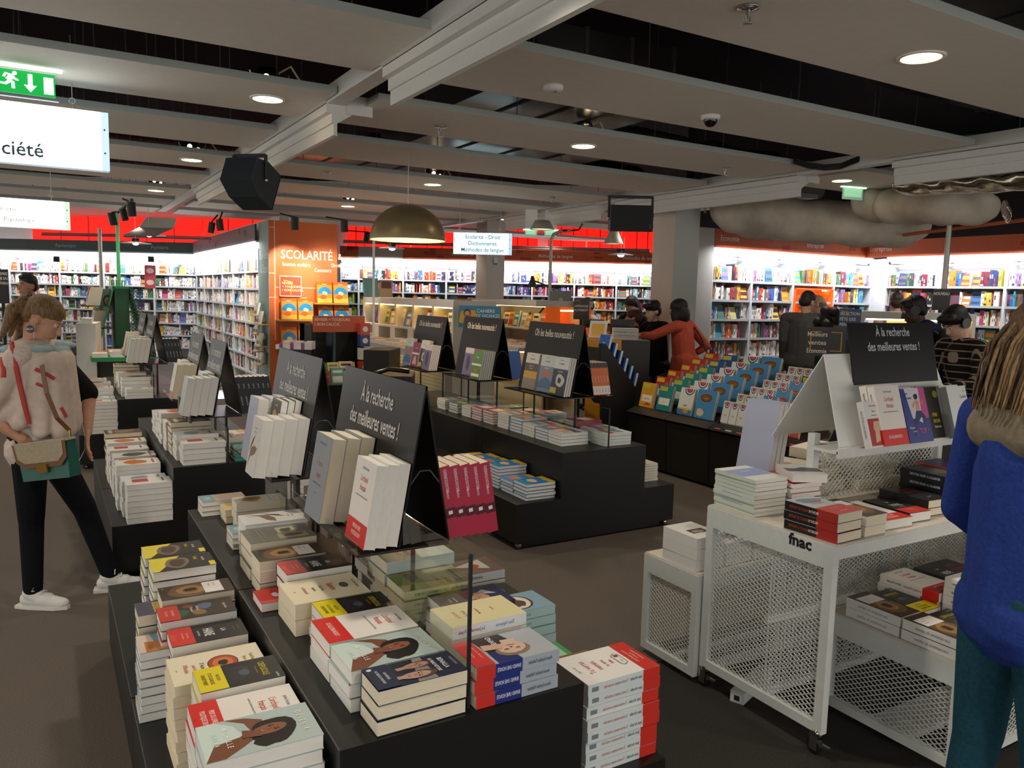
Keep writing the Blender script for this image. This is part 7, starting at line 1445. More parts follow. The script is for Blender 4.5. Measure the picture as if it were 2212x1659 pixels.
g = MB(); a, b = deep(163, 698, 9.8), deep(206, 700, 9.8); g.extr([(a.x, a.y, 0), (b.x, b.y, 0), (b.x+.1, b.y+.7, 0), (a.x+.1, a.y+.7, 0)], (0, 0, a.z), gw); g.extr([(a.x+.06, a.y+.05, a.z), (b.x-.04, b.y+.05, a.z), (b.x, b.y+.4, a.z), (a.x+.1, a.y+.4, a.z)], (0, 0, .06), mat('#c2cbbf', .5)); tag(g.build('white_counter'), 'plain white counter left of the green-edged table', 'counter')
o = empty('arm_chair_board', (0, 0, 0)) if False else None
board(-6, 582, 17, 655, 10.5, '#17120f', ['OUVREZ', 'LIRE DU', 'NOUVEAU'], 'black poster stand cut by the left frame edge', size=.05, frame_c='#c9a06a')
for i, (px, py) in enumerate(((324, 585), (324, 610))):
    c = deep(px, py, 14.5); g = MB(); g.bx(c.x-.09, c.x+.09, c.y-.02, c.y, c.z-.11, c.z+.1, mat('#c94a55', .5)); g.disc((c.x, c.y-.022, c.z), (1, 0, 0), (0, 0, 1), .065, .05, mat('#efd9d4', .5), 14); tag(g.build('hanging_card'), 'pink hanging card with white oval, %s of the two' % ['upper', 'lower'][i], 'sign', 'pink hanging cards')
for i, px in enumerate((122, 326)):
    c = deep(px, 560, 14.5); g = MB(); g.bx(c.x-.05, c.x+.05, c.y-.03, c.y, c.z-.05, c.z+.05, BLACK); tag(g.build('shelf_speaker'), 'small black shelf speaker above the %s back bookcase' % ['second', 'fourth'][i], 'speaker', 'small shelf speakers')
# ---------------------------------------------------------------- people
def remesh(mb_shapes, voxel, m, name, parent, smooth=3, M=None):
    # melt overlapping volumes into one continuous skin
    g = MB()
    for s in mb_shapes:
        if s[0] == 'c':
            _, p, r, q, R = s; p, q = V(p), V(q); d = (q-p); L = d.length
            if L < 1e-5: q = p+V((0, 0, .001)); d = q-p
            d.normalize(); n = 8; pts = [p-d*r*.99, p-d*r*.8, p-d*r*.4, p, p.lerp(q, .5), q, q+d*R*.4, q+d*R*.8, q+d*R*.99]; rs = [r*.14, r*.6, r*.917, r, (r+R)/2, R, R*.917, R*.6, R*.14]
            g.tube(pts, rs, m, 12)
        else:
            _, c, r, rot = s if len(s) == 4 else (*s, None)
            T_ = Matrix.Translation(c) @ (rot.to_4x4() if rot is not None else Matrix.Identity(4)) @ Matrix.Diagonal((r[0], r[1], r[2], 1))
            g.T = T_; g.lathe([(math.sin(PI*k/10)+(1e-3 if k in (0, 10) else 0), -math.cos(PI*k/10)) for k in range(11)], (0, 0, 0), m, 16); g.T = None
            nv = 16; b = len(g.v)-11*nv; g.f.append(tuple(b+i for i in range(nv))[::-1]); g.f.append(tuple(b+10*nv+i for i in range(nv))); g.m += [0, 0]; g.s += [True, True]
    me = g.mesh(name); o = bpy.data.objects.new(name, me); COL.objects.link(o)
    md = o.modifiers.new('r', 'REMESH'); md.mode = 'VOXEL'; md.voxel_size = voxel; md.use_smooth_shade = True
    if smooth: s2 = o.modifiers.new('s', 'SMOOTH'); s2.factor = .5; s2.iterations = smooth
    dg = bpy.context.evaluated_depsgraph_get(); ev = o.evaluated_get(dg); nm = bpy.data.meshes.new_from_object(ev)
    o.modifiers.clear(); o.data = nm; bpy.data.meshes.remove(me); nm.materials.clear(); nm.materials.append(m)
    nm.polygons.foreach_set('use_smooth', [True]*len(nm.polygons)); nm.polygons.foreach_set('material_index', [0]*len(nm.polygons))
    if parent is not None: o.parent = parent
    return o
def skinm(c): return mat(c, .55, spec=.35, var=.06, scale=30)
def cloth(c, v=.14, s=90, b=.25): return mat(c, .9, spec=.1, var=v, scale=s, bump=b)
def hairm(c, c2): return mat(c, .5, spec=.4, col2=c2, scale=30, stretch=(6, 6, .7), bump=.5)
def hand(wr, dirn, palm_n, side, s=1.0, curl=.5):
    # palm and five bent fingers of unequal length
    wr, d, n = V(wr), V(dirn).normalized(), V(palm_n).normalized(); a = d.cross(n).normalized()*side; S = []
    pc = wr+d*.055*s
    for t in (-.024, -.008, .008, .024): S.append(('c', wr+a*t*.8*s+d*.01*s, .015*s, pc+a*t*1.3*s+d*.03*s, .0125*s))
    for i, (t, L) in enumerate(((-.033, .058), (-.011, .072), (.011, .078), (.031, .07))):
        p = pc+a*t*s+d*.03*s; k1 = (d*math.cos(curl*.5)+n*math.sin(curl*.5)); k2 = (d*math.cos(curl*1.3)+n*math.sin(curl*1.3)); q = p+(k1+a*t*2)*L*.5*s; r = q+(k2+a*t*1.5)*L*.45*s
        S += [('c', p, .0095*s, q, .0088*s), ('c', q, .0088*s, r, .0072*s)]
    p = wr+d*.025*s+a*.03*s; q = p+(d*.6+a*.75+n*.2).normalized()*.035*s; r = q+(d*.9+a*.3+n*.3).normalized()*.03*s
    return S+[('c', p, .014*s, q, .011*s), ('c', q, .0105*s, r, .0085*s)]
def person(label, base, facing, H, skin, top, legs, hair, shoe='#2a2826', lean=.0, headyaw=0.0, headpitch=.25, arms=None, hairkind='short', vox=.011, sleeve=1.0, wide=1.0, stride=.05, legpose=None, facedet=True, sit=0.0, cat='person', topmat=None, curl=.6, belt=.5):
    s = H/1.7; f = V((facing[0], facing[1], 0)).normalized(); r = V((f.y, -f.x, 0)); B = V((base[0], base[1], base[2] if len(base) > 2 else 0)); U = V((0, 0, 1))
    o = empty('person', (0, 0, 0), label, cat)
    def P(x, y, z): return B + (r*x + f*y + U*z)*s
    ls = math.sin(lean); lc = math.cos(lean)
    hipz = .90
    def PT(x, y, z): dz = z-hipz; return P(x, y+dz*ls, hipz+dz*lc)      # torso points lean about the hips
    sh = .185*wide; J = {}
    J['hip'] = {sd: P(sd*.09, 0, .90) for sd in (-1, 1)}
    lp = legpose or {1: ((.09, stride, .49), (.10, stride*1.2, .085)), -1: ((-.09, -stride*.3, .49), (-.11, -stride, .085))}
    A = {1: ((.24, -.03, 1.12), (.25, .06, .88)), -1: ((-.24, -.03, 1.12), (-.25, .06, .88))}
    if arms: A.update(arms)
    skm = skinm(skin)
    neck = PT(0, .0, 1.44); hc = PT(0, .035, 1.575)
    q = Quaternion(U, math.atan2(-f.x, f.y)+headyaw); hm = (q @ Quaternion(V((1, 0, 0)), -headpitch)).to_matrix()
    def HP(x, y, z): return hc + hm @ V((x, y, z))*s
    S = [('c', P(0, 0, .93), .125*s*wide, PT(0, .0, 1.08), .115*s*wide), ('c', PT(0, 0, 1.1), .115*s*wide, PT(0, .0, 1.3), .125*s*wide), ('c', PT(-sh*.8, -.01, 1.39), .06*s, PT(sh*.8, -.01, 1.39), .06*s), ('c', PT(0, -.01, 1.4), .058*s, HP(0, -.02, -.06), .052*s)]
    S += [('e', HP(0, -.012, .03), (.077*s, .096*s, .098*s), hm), ('e', HP(0, .028, -.035), (.06*s, .068*s, .085*s), hm), ('c', HP(0, .092, .005), .009*s, HP(0, .106, -.028), .014*s), ('e', HP(0, .062, -.098), (.028*s, .028*s, .022*s), hm), ('e', HP(.076, -.01, -.01), (.012*s, .022*s, .032*s), hm), ('e', HP(-.076, -.01, -.01), (.012*s, .022*s, .032*s), hm), ('c', HP(-.012, .087, -.064), .009*s, HP(.012, .087, -.064), .009*s)]
    Tp = [('c', P(-.06*wide, 0, .87), .135*s*wide, P(.06*wide, 0, .87), .135*s*wide), ('c', P(0, 0, .86), .14*s*wide, PT(0, 0, 1.08), .128*s*wide), ('c', P(-.05*wide, 0, .88), .118*s*wide, PT(-.05*wide, 0, 1.25), .112*s*wide), ('c', P(.05*wide, 0, .88), .118*s*wide, PT(.05*wide, 0, 1.25), .112*s*wide), ('c', PT(0, 0, 1.1), .128*s*wide, PT(0, 0, 1.3), .135*s*wide), ('c', PT(-sh*.82, -.01, 1.385), .075*s, PT(sh*.82, -.01, 1.385), .075*s), ('c', PT(0, -.01, 1.38), .085*s, PT(0, 0, 1.42), .066*s)]
    for sd in (-1, 1):
        shp = PT(sd*sh, -.01, 1.385); e = PT(*A[sd][0]); w = PT(*A[sd][1])
        S += [('c', shp, .05*s, e, .038*s), ('c', e, .04*s, w, .026*s)]; d = (w-e).normalized(); S += hand(w, d, (f-U*.6) if abs(d.dot(f)) < .8 else -U, sd, s, curl)
        Tp.append(('c', shp, .066*s, shp.lerp(e, min(1, sleeve)), .055*s))
        if sleeve > 1: Tp += [('c', e, .053*s, e.lerp(w, sleeve-1), .044*s)]
        J[sd] = (shp, e, w)
    Lg = [('c', P(-.06, 0, .92), .118*s*wide, P(.06, 0, .92), .118*s*wide)]
    for sd in (-1, 1):
        k, a = P(*lp[sd][0]), P(*lp[sd][1]); h = J['hip'][sd]
        S += [('c', h, .075*s, k, .052*s), ('c', k, .05*s, a, .034*s)]; Lg += [('c', h, .098*s*wide, k, .066*s), ('c', k, .064*s, a+U*.02*s, .05*s)]
        fd = f; t = lp[sd][2] if len(lp[sd]) > 2 else None
        if t is not None: fd = (r*t[0]+f*t[1]).normalized()
        J['foot', sd] = (a, fd)
    bo = remesh(S, vox*.72, skm, 'body', o, 2)
    remesh(Tp, vox, topmat or cloth(top), 'top', o, 3)
    remesh(Lg, vox, cloth(legs), 'trousers', o, 3)
    for sd in (-1, 1):
        a, fd = J['foot', sd]; g = []; b0 = V((a.x, a.y, B.z))
        side = V((fd.y, -fd.x, 0)); z0 = a.z-.085*s
        c = V((a.x, a.y, max(B.z, z0)))
        sho = [('c', c+U*.045*s-fd*.03*s, .042*s, c+U*.042*s+fd*.08*s, .042*s), ('c', c+U*.035*s+fd*.08*s, .04*s, c+U*.03*s+fd*.17*s, .03*s), ('c', c+U*.08*s-fd*.01*s, .046*s, c+U*.06*s+fd*.02*s, .045*s), ('e', c+U*.02*s+fd*.06*s, (.0, .0, .0))][:3]
        so = remesh(sho, vox*.7, mat(shoe, .5), 'shoe', o, 2)
        g = MB(); g.extr([c-fd*.085*s-side*.036*s, c+fd*.0*s-side*.044*s, c+fd*.14*s-side*.04*s, c+fd*.2*s-side*.015*s, c+fd*.2*s+side*.015*s, c+fd*.14*s+side*.04*s, c+side*.044*s, c-fd*.085*s+side*.036*s], (0, 0, .018*s), mat('#d9d6d0' if shoe != '#2a2826' else '#161514', .6)); g.build('sole', so)
        if shoe == '#d6d5d0':
            g = MB()
            for k in range(4):
                p = c+fd*(.03+.03*k)*s+U*(.098-.014*k)*s; g.tube([p-side*.026*s, p+U*.012*s, p+side*.026*s], .004*s, WHITE, 5)
            p = c+fd*.03*s+U*.1*s; g.tube([p, p+side*.03*s+U*.03*s, p+side*.055*s+U*.01*s, p+side*.02*s], .004*s, WHITE, 5); g.tube([p, p-side*.03*s+U*.03*s, p-side*.055*s+U*.01*s, p-side*.02*s], .004*s, WHITE, 5); g.build('lace', so)
    # face details
    if facedet:
        for sd in (-1, 1):
            g = MB(); g.ball(HP(sd*.031, .079, .012), .0115*s, mat('#e6ded6', .3), n=8); g.ball(HP(sd*.031, .088, .010), .0055*s, mat('#2a1c14', .2), n=8); g.build('eye', o)
            g = MB(); g.tube([HP(sd*.012, .094, .03), HP(sd*.03, .092, .036), HP(sd*.05, .082, .028)], .0035*s, mat(hair[0], .7), 5); g.build('eyebrow', o)
            g = MB(); g.tube([HP(sd*.016, .087, .016), HP(sd*.031, .0905, .02), HP(sd*.046, .081, .014)], .004*s, skm, 5); g.build('eyelid', o)
        g = MB(); g.tube([HP(-.024, .084, -.066), HP(0, .0945, -.063), HP(.024, .084, -.066)], [.003*s, .006*s, .003*s], mat('#8f4f47', .5), 6); g.build('mouth', o)
    hm_ = hairm(*hair)
    if hairkind == 'short': HS = [('e', HP(0, -.02, .055), (.085*s, .1*s, .085*s), hm), ('e', HP(0, -.055, .0), (.08*s, .06*s, .075*s), hm), ('e', HP(0, .04, .1), (.06*s, .05*s, .03*s), hm)]
    elif hairkind == 'mop': HS = [('e', HP(0, -.02, .06), (.095*s, .108*s, .092*s), hm), ('e', HP(0, -.05, -.0), (.09*s, .07*s, .085*s), hm), ('e', HP(.02, .07, .085), (.06*s, .04*s, .035*s), hm), ('e', HP(-.04, .06, .09), (.05*s, .045*s, .035*s), hm)]
    elif hairkind == 'long': HS = [('e', HP(0, -.02, .05), (.09*s, .105*s, .09*s), hm)]+[('c', HP(x, y, .03), .032*s, HP(x*1.15, y-.02, -.3), .03*s) for x, y in ((-.075, -.02), (.075, -.02), (-.06, -.07), (.06, -.07), (0, -.09))]
    elif hairkind == 'bob': HS = [('e', HP(0, -.02, .05), (.098*s, .112*s, .095*s), hm), ('e', HP(0, -.06, -.05), (.115*s, .085*s, .12*s), hm), ('e', HP(.085, -.01, -.06), (.045*s, .06*s, .1*s), hm), ('e', HP(-.085, -.01, -.06), (.045*s, .06*s, .1*s), hm)]
    elif hairkind == 'curly': HS = [('e', HP(.11*math.cos(k*2.4)*(.6+.4*math.sin(k)), -.045+.075*math.sin(k*2.4), .09-.018*k), (.07*s, .07*s, .06*s), hm) for k in range(13)]+[('e', HP(0, -.02, .06), (.09*s, .1*s, .085*s), hm)]
    elif hairkind == 'pixie': HS = [('e', HP(0, -.02, .055), (.095*s, .11*s, .09*s), hm), ('e', HP(0, -.07, .0), (.09*s, .065*s, .09*s), hm), ('e', HP(.06, .02, .05), (.035*s, .06*s, .06*s), hm), ('e', HP(-.06, .02, .05), (.035*s, .06*s, .06*s), hm)]
    elif hairkind == 'bald': HS = [('e', HP(.06, -.05, -.01), (.022*s, .045*s, .03*s), hm), ('e', HP(-.06, -.05, -.01), (.022*s, .045*s, .03*s), hm), ('e', HP(0, -.095, -.02), (.06*s, .02*s, .03*s), hm)]
    elif hairkind == 'pony': HS = [('e', HP(0, -.018, .047), (.082*s, .102*s, .088*s), hm), ('e', HP(0, -.06, .01), (.076*s, .06*s, .07*s), hm), ('e', HP(0, -.115, .045), (.032*s, .03*s, .032*s), hm)]+[('c', HP(x, -.13, .055), .02*s, HP(x, -.13, .055)+(r*x*1.3-f*.05-U*.06)*s, .032*s) for x in (-.018, .018)]+[('c', HP(x, -.13, .055)+(r*x*1.3-f*.05-U*.06)*s, .034*s, HP(x, -.13, .055)+(r*x*2-f*(.07+.015*i)-U*.2)*s, .014*s) for i, x in enumerate((-.022, 0, .02))]
    if hairkind: remesh(HS, vox*.8, hm_, 'hair', o, 5 if hairkind == 'curly' else 2)
    return o, P, PT, HP, J, s, hm, f, r
IR, IA = V((.861, -.508, 0)), V((.507, .855, 0))      # image right and away from the camera on the floor
def face_dir(right, away): return IR*right + IA*away

# 1. woman with scarf at the left
o, P, PT, HP, J, s, hm, f, r = person('woman with ponytail, pale scarf, black jeans and white sneakers looking down', (-.07, 4.83), (.93, -.33), 1.635, '#c9977c', '#cbb9af', '#17171b', ('#8f6f45', '#5a4126'), shoe='#d6d5d0', headpitch=.55, lean=.04, vox=.007, hairkind='pony', sleeve=.9,
    legpose={1: ((.11, .0, .49), (.13, .0, .085), (.25, .95)), -1: ((-.1, .2, .49), (-.08, .33, .085), (-.2, 1))}, arms={1: ((.29, -.2, 1.14), (.19, .0, .95)), -1: ((-.22, .2, 1.13), (-.1, .23, .93))})
# the arms: near hand on the hip, far hand hanging by the scarf
sc = cloth('#cdbcb0', .1, 25, .2)
SF = [('c', PT(-.1, .02, 1.41), .065*s, PT(.1, .02, 1.41), .065*s), ('c', PT(-.12, .06, 1.4), .05*s, PT(.0, .13, 1.34), .06*s), ('c', PT(.12, .06, 1.4), .05*s, PT(.02, .13, 1.33), .06*s), ('c', PT(0, -.06, 1.42), .055*s, PT(0, .02, 1.45), .05*s)]
for x, yy, z1 in ((-.2, .07, 1.04), (-.14, .12, 1.0), (-.07, .15, .96), (.0, .16, .94), (.07, .16, .93), (.13, .14, .92), (.19, .08, .95), (.225, .0, 1.0), (.225, -.07, 1.04), (.18, -.11, 1.1)): SF.append(('c', PT(x*.75, yy*.75, 1.35), .068*s, PT(x, yy*1.15, z1+.04), .045*s))
SF += [('c', PT(.15, -.01, 1.4), .078*s, PT(.255, -.1, 1.2), .07*s), ('c', PT(.23, -.07, 1.26), .07*s, PT(.275, -.14, 1.12), .06*s)]
so = remesh(SF, .008, sc, 'scarf', o, 9)
e_, w_ = J[-1][1], J[-1][2]; remesh([('c', J[-1][0], .072*s, J[-1][0].lerp(e_, .95), .062*s), ('c', J[-1][0], .07*s, PT(-.1, -.02, 1.36), .07*s)], .008, cloth('#1d1b1b'), 'black_sleeve', o, 3)
redl = mat('#b5443c', .8); g = MB()
from mathutils.bvhtree import BVHTree
bv = BVHTree.FromPolygons([v.co for v in so.data.vertices], [p.vertices for p in so.data.polygons])
for pl, w_ in (([(26, 742), (33, 785), (43, 830), (52, 870), (62, 915), (72, 945)], .013), ([(76, 797), (100, 808), (124, 822)], .01), ([(78, 828), (90, 833), (100, 835)], .008), ([(55, 946), (70, 951), (84, 953)], .012), ([(4, 775), (8, 800), (7, 820)], .012), ([(132, 880), (140, 895), (143, 902)], .01)):
    pts = []
    for k in range(len(pl)-1):
        for t in (0, .25, .5, .75): 
            h_ = bv.ray_cast(EYE, ray(pl[k][0]+(pl[k+1][0]-pl[k][0])*t, pl[k][1]+(pl[k+1][1]-pl[k][1])*t).normalized())
            if h_[0] is not None: pts.append(h_[0]+h_[1]*.001)
    if len(pts) > 2: g.tube(pts, w_*s, redl, 6)
g.build('stripe', so)
g = []; wt = cloth('#d6d2cc', .06, 60, .15)
remesh([('c', P(-.05, .03, .93), .128*s, PT(-.05, .02, 1.2), .12*s), ('c', P(.05, .03, .93), .128*s, PT(.05, .02, 1.2), .12*s), ('c', P(-.05, .05, .9), .115*s, P(.05, .05, .9), .115*s)], .008, wt, 'shirt', o, 3)
sb = remesh([('e', PT(-.12, .0, 1.425), (.16*s, .11*s, .035*s)), ('e', PT(.1, .0, 1.42), (.14*s, .11*s, .035*s)), ('c', PT(.07, .1, 1.39), .05*s, PT(-.07, .11, 1.37), .055*s)], .008, cloth('#9db0b4', .15, 30, .2), 'scarf_collar', o, 4)
g = MB(); g.lathe([(0, .012), (.016, .008), (.02, 0), (.016, -.008), (0, -.012)], HP(.082, -.005, -.062), mat('#8d8f94', .3, metal=.8), 10, axis=r); g.build('earring', o)
g = MB(); pts = [HP(.078, .0, -.03), HP(.06, .05, -.15), PT(.1, .17, 1.3), PT(.06, .2, 1.1), PT(-.05, .22, .98), PT(-.06, .24, .86), PT(.02, .22, .78), PT(.1, .18, .84)]
g.tube(pts, .0022, mat('#d9d9d9', .4), 5); g.build('earphone_cable', o)
g = MB(); g.tube([HP(0, -.112, .045), HP(.03, -.118, .05), HP(0, -.125, .085), HP(-.03, -.118, .05), HP(0, -.115, .02)], .011*s, BLACK, 6); g.build('hair_tie', o)
# handbag on its strap
bag = empty('handbag', (0, 0, 0), 'small handbag with beige flap and green body on a brown strap', 'handbag')
bc = PT(.2, .17, .855); bd = (IR*.95-IA*.25).normalized(); bu = V((0, 0, 1)); bd = (bd+bu*.17).normalized(); bn = bd.cross(bu).normalized(); bu2 = bn.cross(bd).normalized()
bo_ = V((bc.x, bc.y, bc.z)) - IA*.06
def bp(x, y, z): return bo_ + bd*x + bu2*y + bn*z
g = MB(); gr = mat('#1f5a50', .45, var=.08); g.hexa([bp(-.145, -.1, -.035), bp(.145, -.1, -.035), bp(.145, -.1, .04), bp(-.145, -.1, .04), bp(-.165, .085, -.025), bp(.155, .085, -.025), bp(.155, .085, .03), bp(-.165, .085, .03)], gr); g.build('bag_body', bag)
g = MB(); fl = mat('#9d9072', .55, var=.12, scale=70); br = mat('#6b4427', .5)
fp = [(-.17, .09), (-.16, .0), (-.115, -.035), (.115, -.035), (.155, .005), (.16, .09)]
g.extr([bp(x, y, .042) for x, y in fp], bn*.006, br); g.extr([bp(x*.9, y*.8+.018, .0485) for x, y in fp], bn*.002, fl); g.hexa([bp(-.17, .085, -.03), bp(.16, .085, -.03), bp(.16, .085, .048), bp(-.17, .085, .048), bp(-.165, .097, -.025), bp(.155, .097, -.025), bp(.155, .097, .045), bp(-.165, .097, .045)], fl)
g.build('flap', bag)
g = MB(); go = mat('#c9a24a', .25, metal=1.0); g.hexa([bp(-.03, -.062, .046), bp(.03, -.062, .046), bp(.03, -.062, .056), bp(-.03, -.062, .056), bp(-.034, -.02, .046), bp(.034, -.02, .046), bp(.034, -.02, .058), bp(-.034, -.02, .058)], go); g.tube([bp(.15, .1, 0), bp(.155, .135, 0)], .006, go, 6); g.build('clasp', bag)
g = MB(); sp = [bp(.155, .13, 0), bp(.13, .2, .03), bp(.1, .33, .05)]; sm = [PT(.0, .2, 1.1), PT(-.06, .12, 1.33), PT(-.12, .0, 1.45)]
allp = [sp[0], bp(.14, .2, .045), bp(.12, .33, .06), bp(.09, .47, .03)]
for a, b in zip(allp[:-1], allp[1:]):
    d = (b-a).normalized(); w = d.cross(bn).normalized()*.013; g.extr([a-w, a+w, b+w, b-w], bn*.004, br)
g.build('strap', bag)

# 2-6. people behind
def at_person(px, d): p = deep(px, 640, d); return (p.x, p.y)
def Hof(px, py, d): return deep(px, py, d).z*.985
person('man in a dark cap seen behind the ponytail woman', at_person(66, 9.5), face_dir(-.35, -.9), 1.80, '#b98a6d', '#2b2d33', '#22242a', ('#15171c', '#0c0d10'), hairkind='short', headpitch=.0, vox=.012)
person('man in white T-shirt and glasses reading at the counter', at_person(1284, 11.8), face_dir(-1, -.1), Hof(1283, 641, 11.8), '#b98b70', '#d6cfc6', '#2b2d33', ('#2a1e18', '#17110d'), headpitch=.45, lean=.1, sleeve=.5, vox=.012)
person('long-haired woman in black standing behind the seated clerk', at_person(1368, 11.3), face_dir(-.75, -.6), Hof(1365, 637, 11.3), '#b48a72', '#1b1a1b', '#1b1a1b', ('#1c1411', '#0e0a08'), hairkind='long', headpitch=.4, vox=.012)
person('clerk with short auburn hair and maroon top at the desk', at_person(1374, 10.2), face_dir(-1, .1), Hof(1372, 663, 10.2), '#bd917a', '#6e1f25', '#26262b', ('#5a2c1a', '#351a10'), hairkind='pixie', headpitch=.05, vox=.012)
person('young man in dark open jacket and jeans leaning on the desk', at_person(1426, 9.7), face_dir(-.85, -.5), Hof(1425, 646, 9.7), '#c9a088', '#1d1a17', '#5d6a75', ('#1b1512', '#0f0c0a'), hairkind='mop', headpitch=.25, vox=.012, sleeve=1.9, lean=.12, arms={-1: ((-.25, .2, 1.15), (-.12, .42, 1.02)), 1: ((.25, .2, 1.15), (.14, .4, 1.02))})
# 7. woman in red cardigan pointing
o, P, PT, HP, J, s, hm, f, r = person('woman in red cardigan with black curly bob pointing across the desk', at_person(1487, 9.35), face_dir(-.7, .6), 1.70, '#b58667', '#bd5742', '#8c3428', ('#171210', '#0b0908'), hairkind='bob', headpitch=.12, vox=.009, sleeve=1.45, lean=.14, curl=.15, arms={-1: ((-.37, .2, 1.27), (-.5, .4, 1.27)), 1: ((.4, -.1, 1.14), (.27, .1, .98))})
remesh([('c', P(-.06, 0, .95), .15*s, P(-.07, 0, .62), .16*s), ('c', P(.06, 0, .95), .15*s, P(.07, 0, .62), .16*s)], .012, cloth('#bd5742'), 'cardigan_skirt', o, 3)
hb = empty('shoulder_bag', (0, 0, 0), 'dark red shoulder bag hanging behind the red cardigan woman', 'handbag')
remesh([('c', P(.2, -.2, 1.0), .06, P(.26, -.2, .86), .1), ('c', P(.14, -.2, .86), .09, P(.3, -.18, .84), .1)], .012, mat('#541c18', .5, var=.1), 'bag_body', hb, 3)
g = MB(); g.tube([P(.2, -.2, 1.02), PT(.17, -.16, 1.25), PT(.16, -.02, 1.47), PT(.17, .1, 1.36)], .011, mat('#3f1613', .5), 6); g.build('strap', hb)
# 8-13. the group at the right
person('man in grey sweater seen from behind by the orange niche', at_person(1745, 10.0), face_dir(.45, .85), Hof(1748, 626, 10.0), '#b58a70', '#4a4a4b', '#22304e', ('#241b16', '#120d0b'), headpitch=.35, headyaw=-.5, vox=.01, wide=1.25, sleeve=1.9)
person('balding man in dark clothes facing the grey sweater man', at_person(1773, 10.7), face_dir(-.55, .3), Hof(1770, 633, 10.7), '#c79c84', '#3b3437', '#23232a', ('#8d8178', '#6b6058'), hairkind='bald', headpitch=.3, vox=.012)
o, P, PT, HP, J, s, hm, f, r = person('curly-haired woman in green with glasses looking down', at_person(1795, 8.4), face_dir(.85, -.4), 1.63, '#b98a6e', '#174a3a', '#23232a', ('#231811', '#120c08'), hairkind='curly', headpitch=.55, vox=.011)
g = MB()
for sd in (-1, 1): g.tube([HP(sd*.033+.024*math.cos(k*PI/6), .1, .01+.02*math.sin(k*PI/6)) for k in range(13)], .0025, BLACK, 4); g.tube([HP(sd*.055, .095, .015), HP(sd*.078, .0, .012)], .0025, BLACK, 4)
g.build('glasses', o)
person('man in pale shirt seen from behind at the right bookcase', at_person(1938, 11.0), face_dir(.25, .95), 1.86, '#b98a70', '#d0bfb6', '#2b2d33', ('#3a2a20', '#221812'), headpitch=.1, vox=.011, sleeve=.7)
def headphones(o, HP, s):
    g = MB(); g.tube([HP(.088*math.cos(k*PI/12), -.01, .03+.105*math.sin(k*PI/12)) for k in range(13)], .012*s, BLACK, 8)
    for sd in (-1, 1): g.tube([HP(sd*.078, -.008, .0), HP(sd*.105, -.008, .0)], .042*s, mat('#1c1c1e', .35), 14)
    g.build('headphones', o)
o, P, PT, HP, J, s, hm, f, r = person('man with headphones and navy jacket carrying a dark backpack', at_person(2008, 7.4), face_dir(-.8, .35), Hof(2005, 630, 7.4)*.99, '#4a3226', '#1c2136', '#1f2024', ('#15110f', '#0b0908'), headpitch=.35, vox=.01, sleeve=1.9, lean=.12, wide=1.15)
headphones(o, HP, s)
remesh([('c', PT(-.1, -.06, 1.43), .07*s, PT(.1, -.06, 1.43), .07*s), ('c', PT(0, -.12, 1.4), .07*s, PT(0, -.13, 1.36), .08*s)], .011, cloth('#20263e'), 'hood', o, 3)
bk = empty('backpack', (0, 0, 0), 'dark grey backpack on the man in the navy jacket', 'backpack')
remesh([('c', PT(-.08, -.24, 1.02), .12*s, PT(-.07, -.2, 1.32), .1*s), ('c', PT(.08, -.24, 1.02), .12*s, PT(.07, -.2, 1.32), .1*s), ('c', PT(-.06, -.3, 1.0), .08*s, PT(.06, -.3, 1.05), .08*s)], .012, cloth('#26292b'), 'pack_body', bk, 3)
g = MB()
for sd in (-1, 1): g.tube([PT(sd*.1, -.16, 1.36), PT(sd*.13, -.02, 1.465), PT(sd*.13, .11, 1.38), PT(sd*.14, .12, 1.2)], .014, mat('#1a1c1f', .6), 6)
g.build('strap', bk)
plaid = mat('#2b2724', .9, spec=.1)
nt = plaid.node_tree; tc = nt.nodes.new('ShaderNodeTexCoord'); b = nt.nodes['Principled BSDF']; ws = []
for ax in ('X', 'Z'):
    w = nt.nodes.new('ShaderNodeTexWave'); w.bands_direction = ax; w.inputs['Scale'].default_value = 5.5; nt.links.new(tc.outputs['Object'], w.inputs['Vector']); rp = nt.nodes.new('ShaderNodeValToRGB'); rp.color_ramp.elements[0].position = .9; rp.color_ramp.elements[1].position = .95; nt.links.new(w.outputs['Fac'], rp.inputs['Fac']); ws.append(rp)
mx = nt.nodes.new('ShaderNodeMath'); mx.operation = 'ADD'; nt.links.new(ws[0].outputs['Color'], mx.inputs[0]); nt.links.new(ws[1].outputs['Color'], mx.inputs[1]); mc = nt.nodes.new('ShaderNodeMix'); mc.data_type = 'RGBA'; mc.inputs['A'].default_value = (*rgb('#211d1b'), 1); mc.inputs['B'].default_value = (*rgb('#8d8270'), 1); nt.links.new(mx.outputs[0], mc.inputs['Factor']); nt.links.new(mc.outputs['Result'], b.inputs['Base Color'])
o, P, PT, HP, J, s, hm, f, r = person('man in dark plaid shirt with headphones looking down', at_person(2106, 6.4), face_dir(-.9, -.25), Hof(2090, 655, 6.4), '#c29a84', '#2b2724', '#23201e', ('#17120f', '#0b0908'), headpitch=.6, vox=.01, sleeve=1.8, lean=.2, topmat=plaid, hairkind='mop', arms={-1: ((-.25, .12, 1.1), (-.12, .34, 1.05)), 1: ((.25, .12, 1.1), (.12, .36, 1.05))})
headphones(o, HP, s)
g = MB(); c = PT(.05, .42, 1.06); g.T = rotz(c.x, c.y, c.z, .3); g.bx(-.04, .04, -.06, .06, 0, .012, mat('#d9cfa8', .4)); tag(g.build('booklet'), 'pale booklet held by the plaid shirt man', 'booklet')
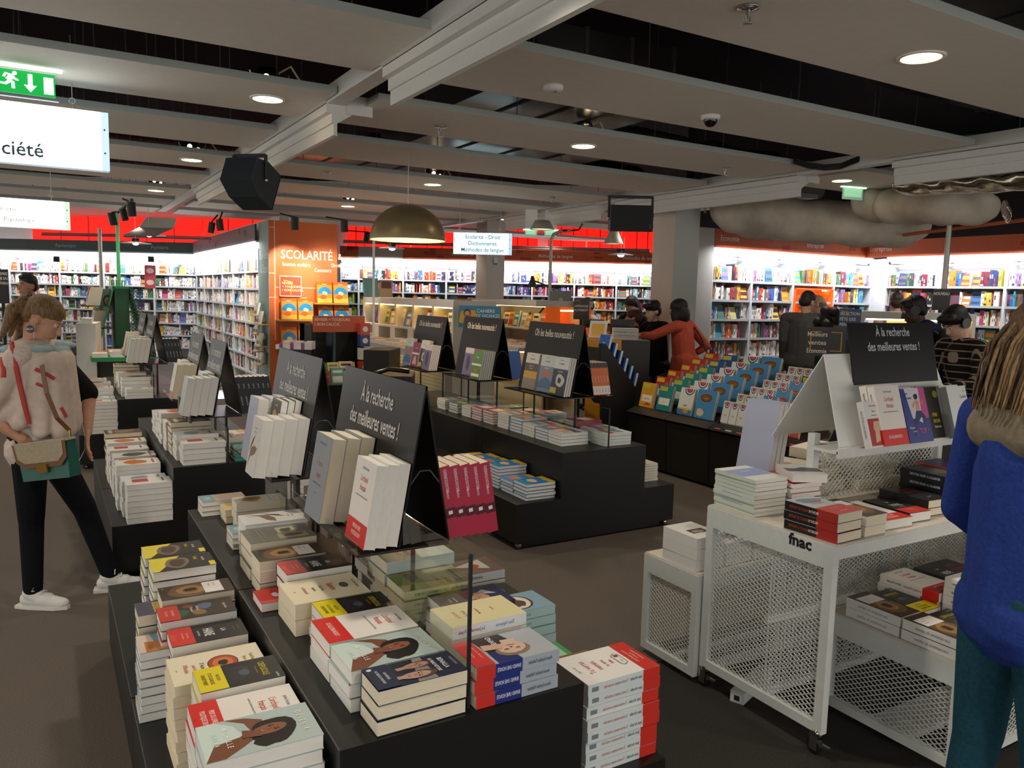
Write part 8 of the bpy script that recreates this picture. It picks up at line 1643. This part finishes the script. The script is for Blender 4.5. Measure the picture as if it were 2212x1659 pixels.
# 14. woman in the blue sweater, close at the right edge, seen from behind
o, P, PT, HP, J, s, hm, f, r = person('woman in blue sweater with brown bob hair seen from behind at right', at_person(2272, 2.02), face_dir(1.0, .12), 1.71, '#c09078', '#2b3f86', '#234a58', ('#6b4e33', '#3f2c1c'), hairkind=None, headpitch=.3, headyaw=.1, vox=.008, sleeve=1.9, lean=-.02, wide=.95, facedet=True, arms={-1: ((-.255, .0, 1.1), (-.2, .2, .93)), 1: ((.255, .0, 1.1), (.2, .22, .93))})
hm2 = hairm('#75573a', '#3c2a1b')
hb_ = remesh([('e', HP(0, -.02, .05), (.1*s, .115*s, .1*s), hm), ('e', HP(0, -.06, -.04), (.115*s, .085*s, .12*s), hm), ('e', HP(.08, -.02, -.05), (.045*s, .07*s, .12*s), hm), ('e', HP(-.08, -.02, -.05), (.045*s, .07*s, .12*s), hm), ('e', HP(0, -.08, -.11), (.1*s, .05*s, .07*s), hm)], .008, hm2, 'hair', o, 3)
rnd = random.Random(4); g = MB(); hcs = [hairm(a, b) for a, b in (('#8d6d48', '#5a4128'), ('#6b4e33', '#3f2c1c'), ('#a08458', '#6d5232'))]
for k in range(150):
    w = rnd.uniform(-2.6, 2.6); t0 = rnd.uniform(.1, .9); x, y = math.sin(w), -math.cos(w)
    pts = []
    for j in range(7):
        t = j/6; rr = (.106+.012*rnd.random())*math.sin(min(PI/2, .25+t*2.1)); z = .15-.34*t-.0*t; bul = 1+.12*math.sin(t*PI)
        pts.append(HP(x*rr*bul*1.02, -.025+y*rr*bul, z))
    g.tube(pts, [.0045*s, .005*s, .005*s, .005*s, .0045*s, .004*s, .0015*s], hcs[k % 3], 5)
g.build('hair_strand', hb_)
remesh([('c', PT(-.07, -.03, 1.42), .075*s, PT(.07, -.03, 1.42), .075*s), ('c', PT(-.06, .05, 1.42), .06*s, PT(.06, .05, 1.42), .06*s), ('c', PT(-.08, -.05, 1.37), .07*s, PT(.08, -.05, 1.37), .07*s)], .008, cloth('#857a66', .15, 40, .3), 'cowl_scarf', o, 3)
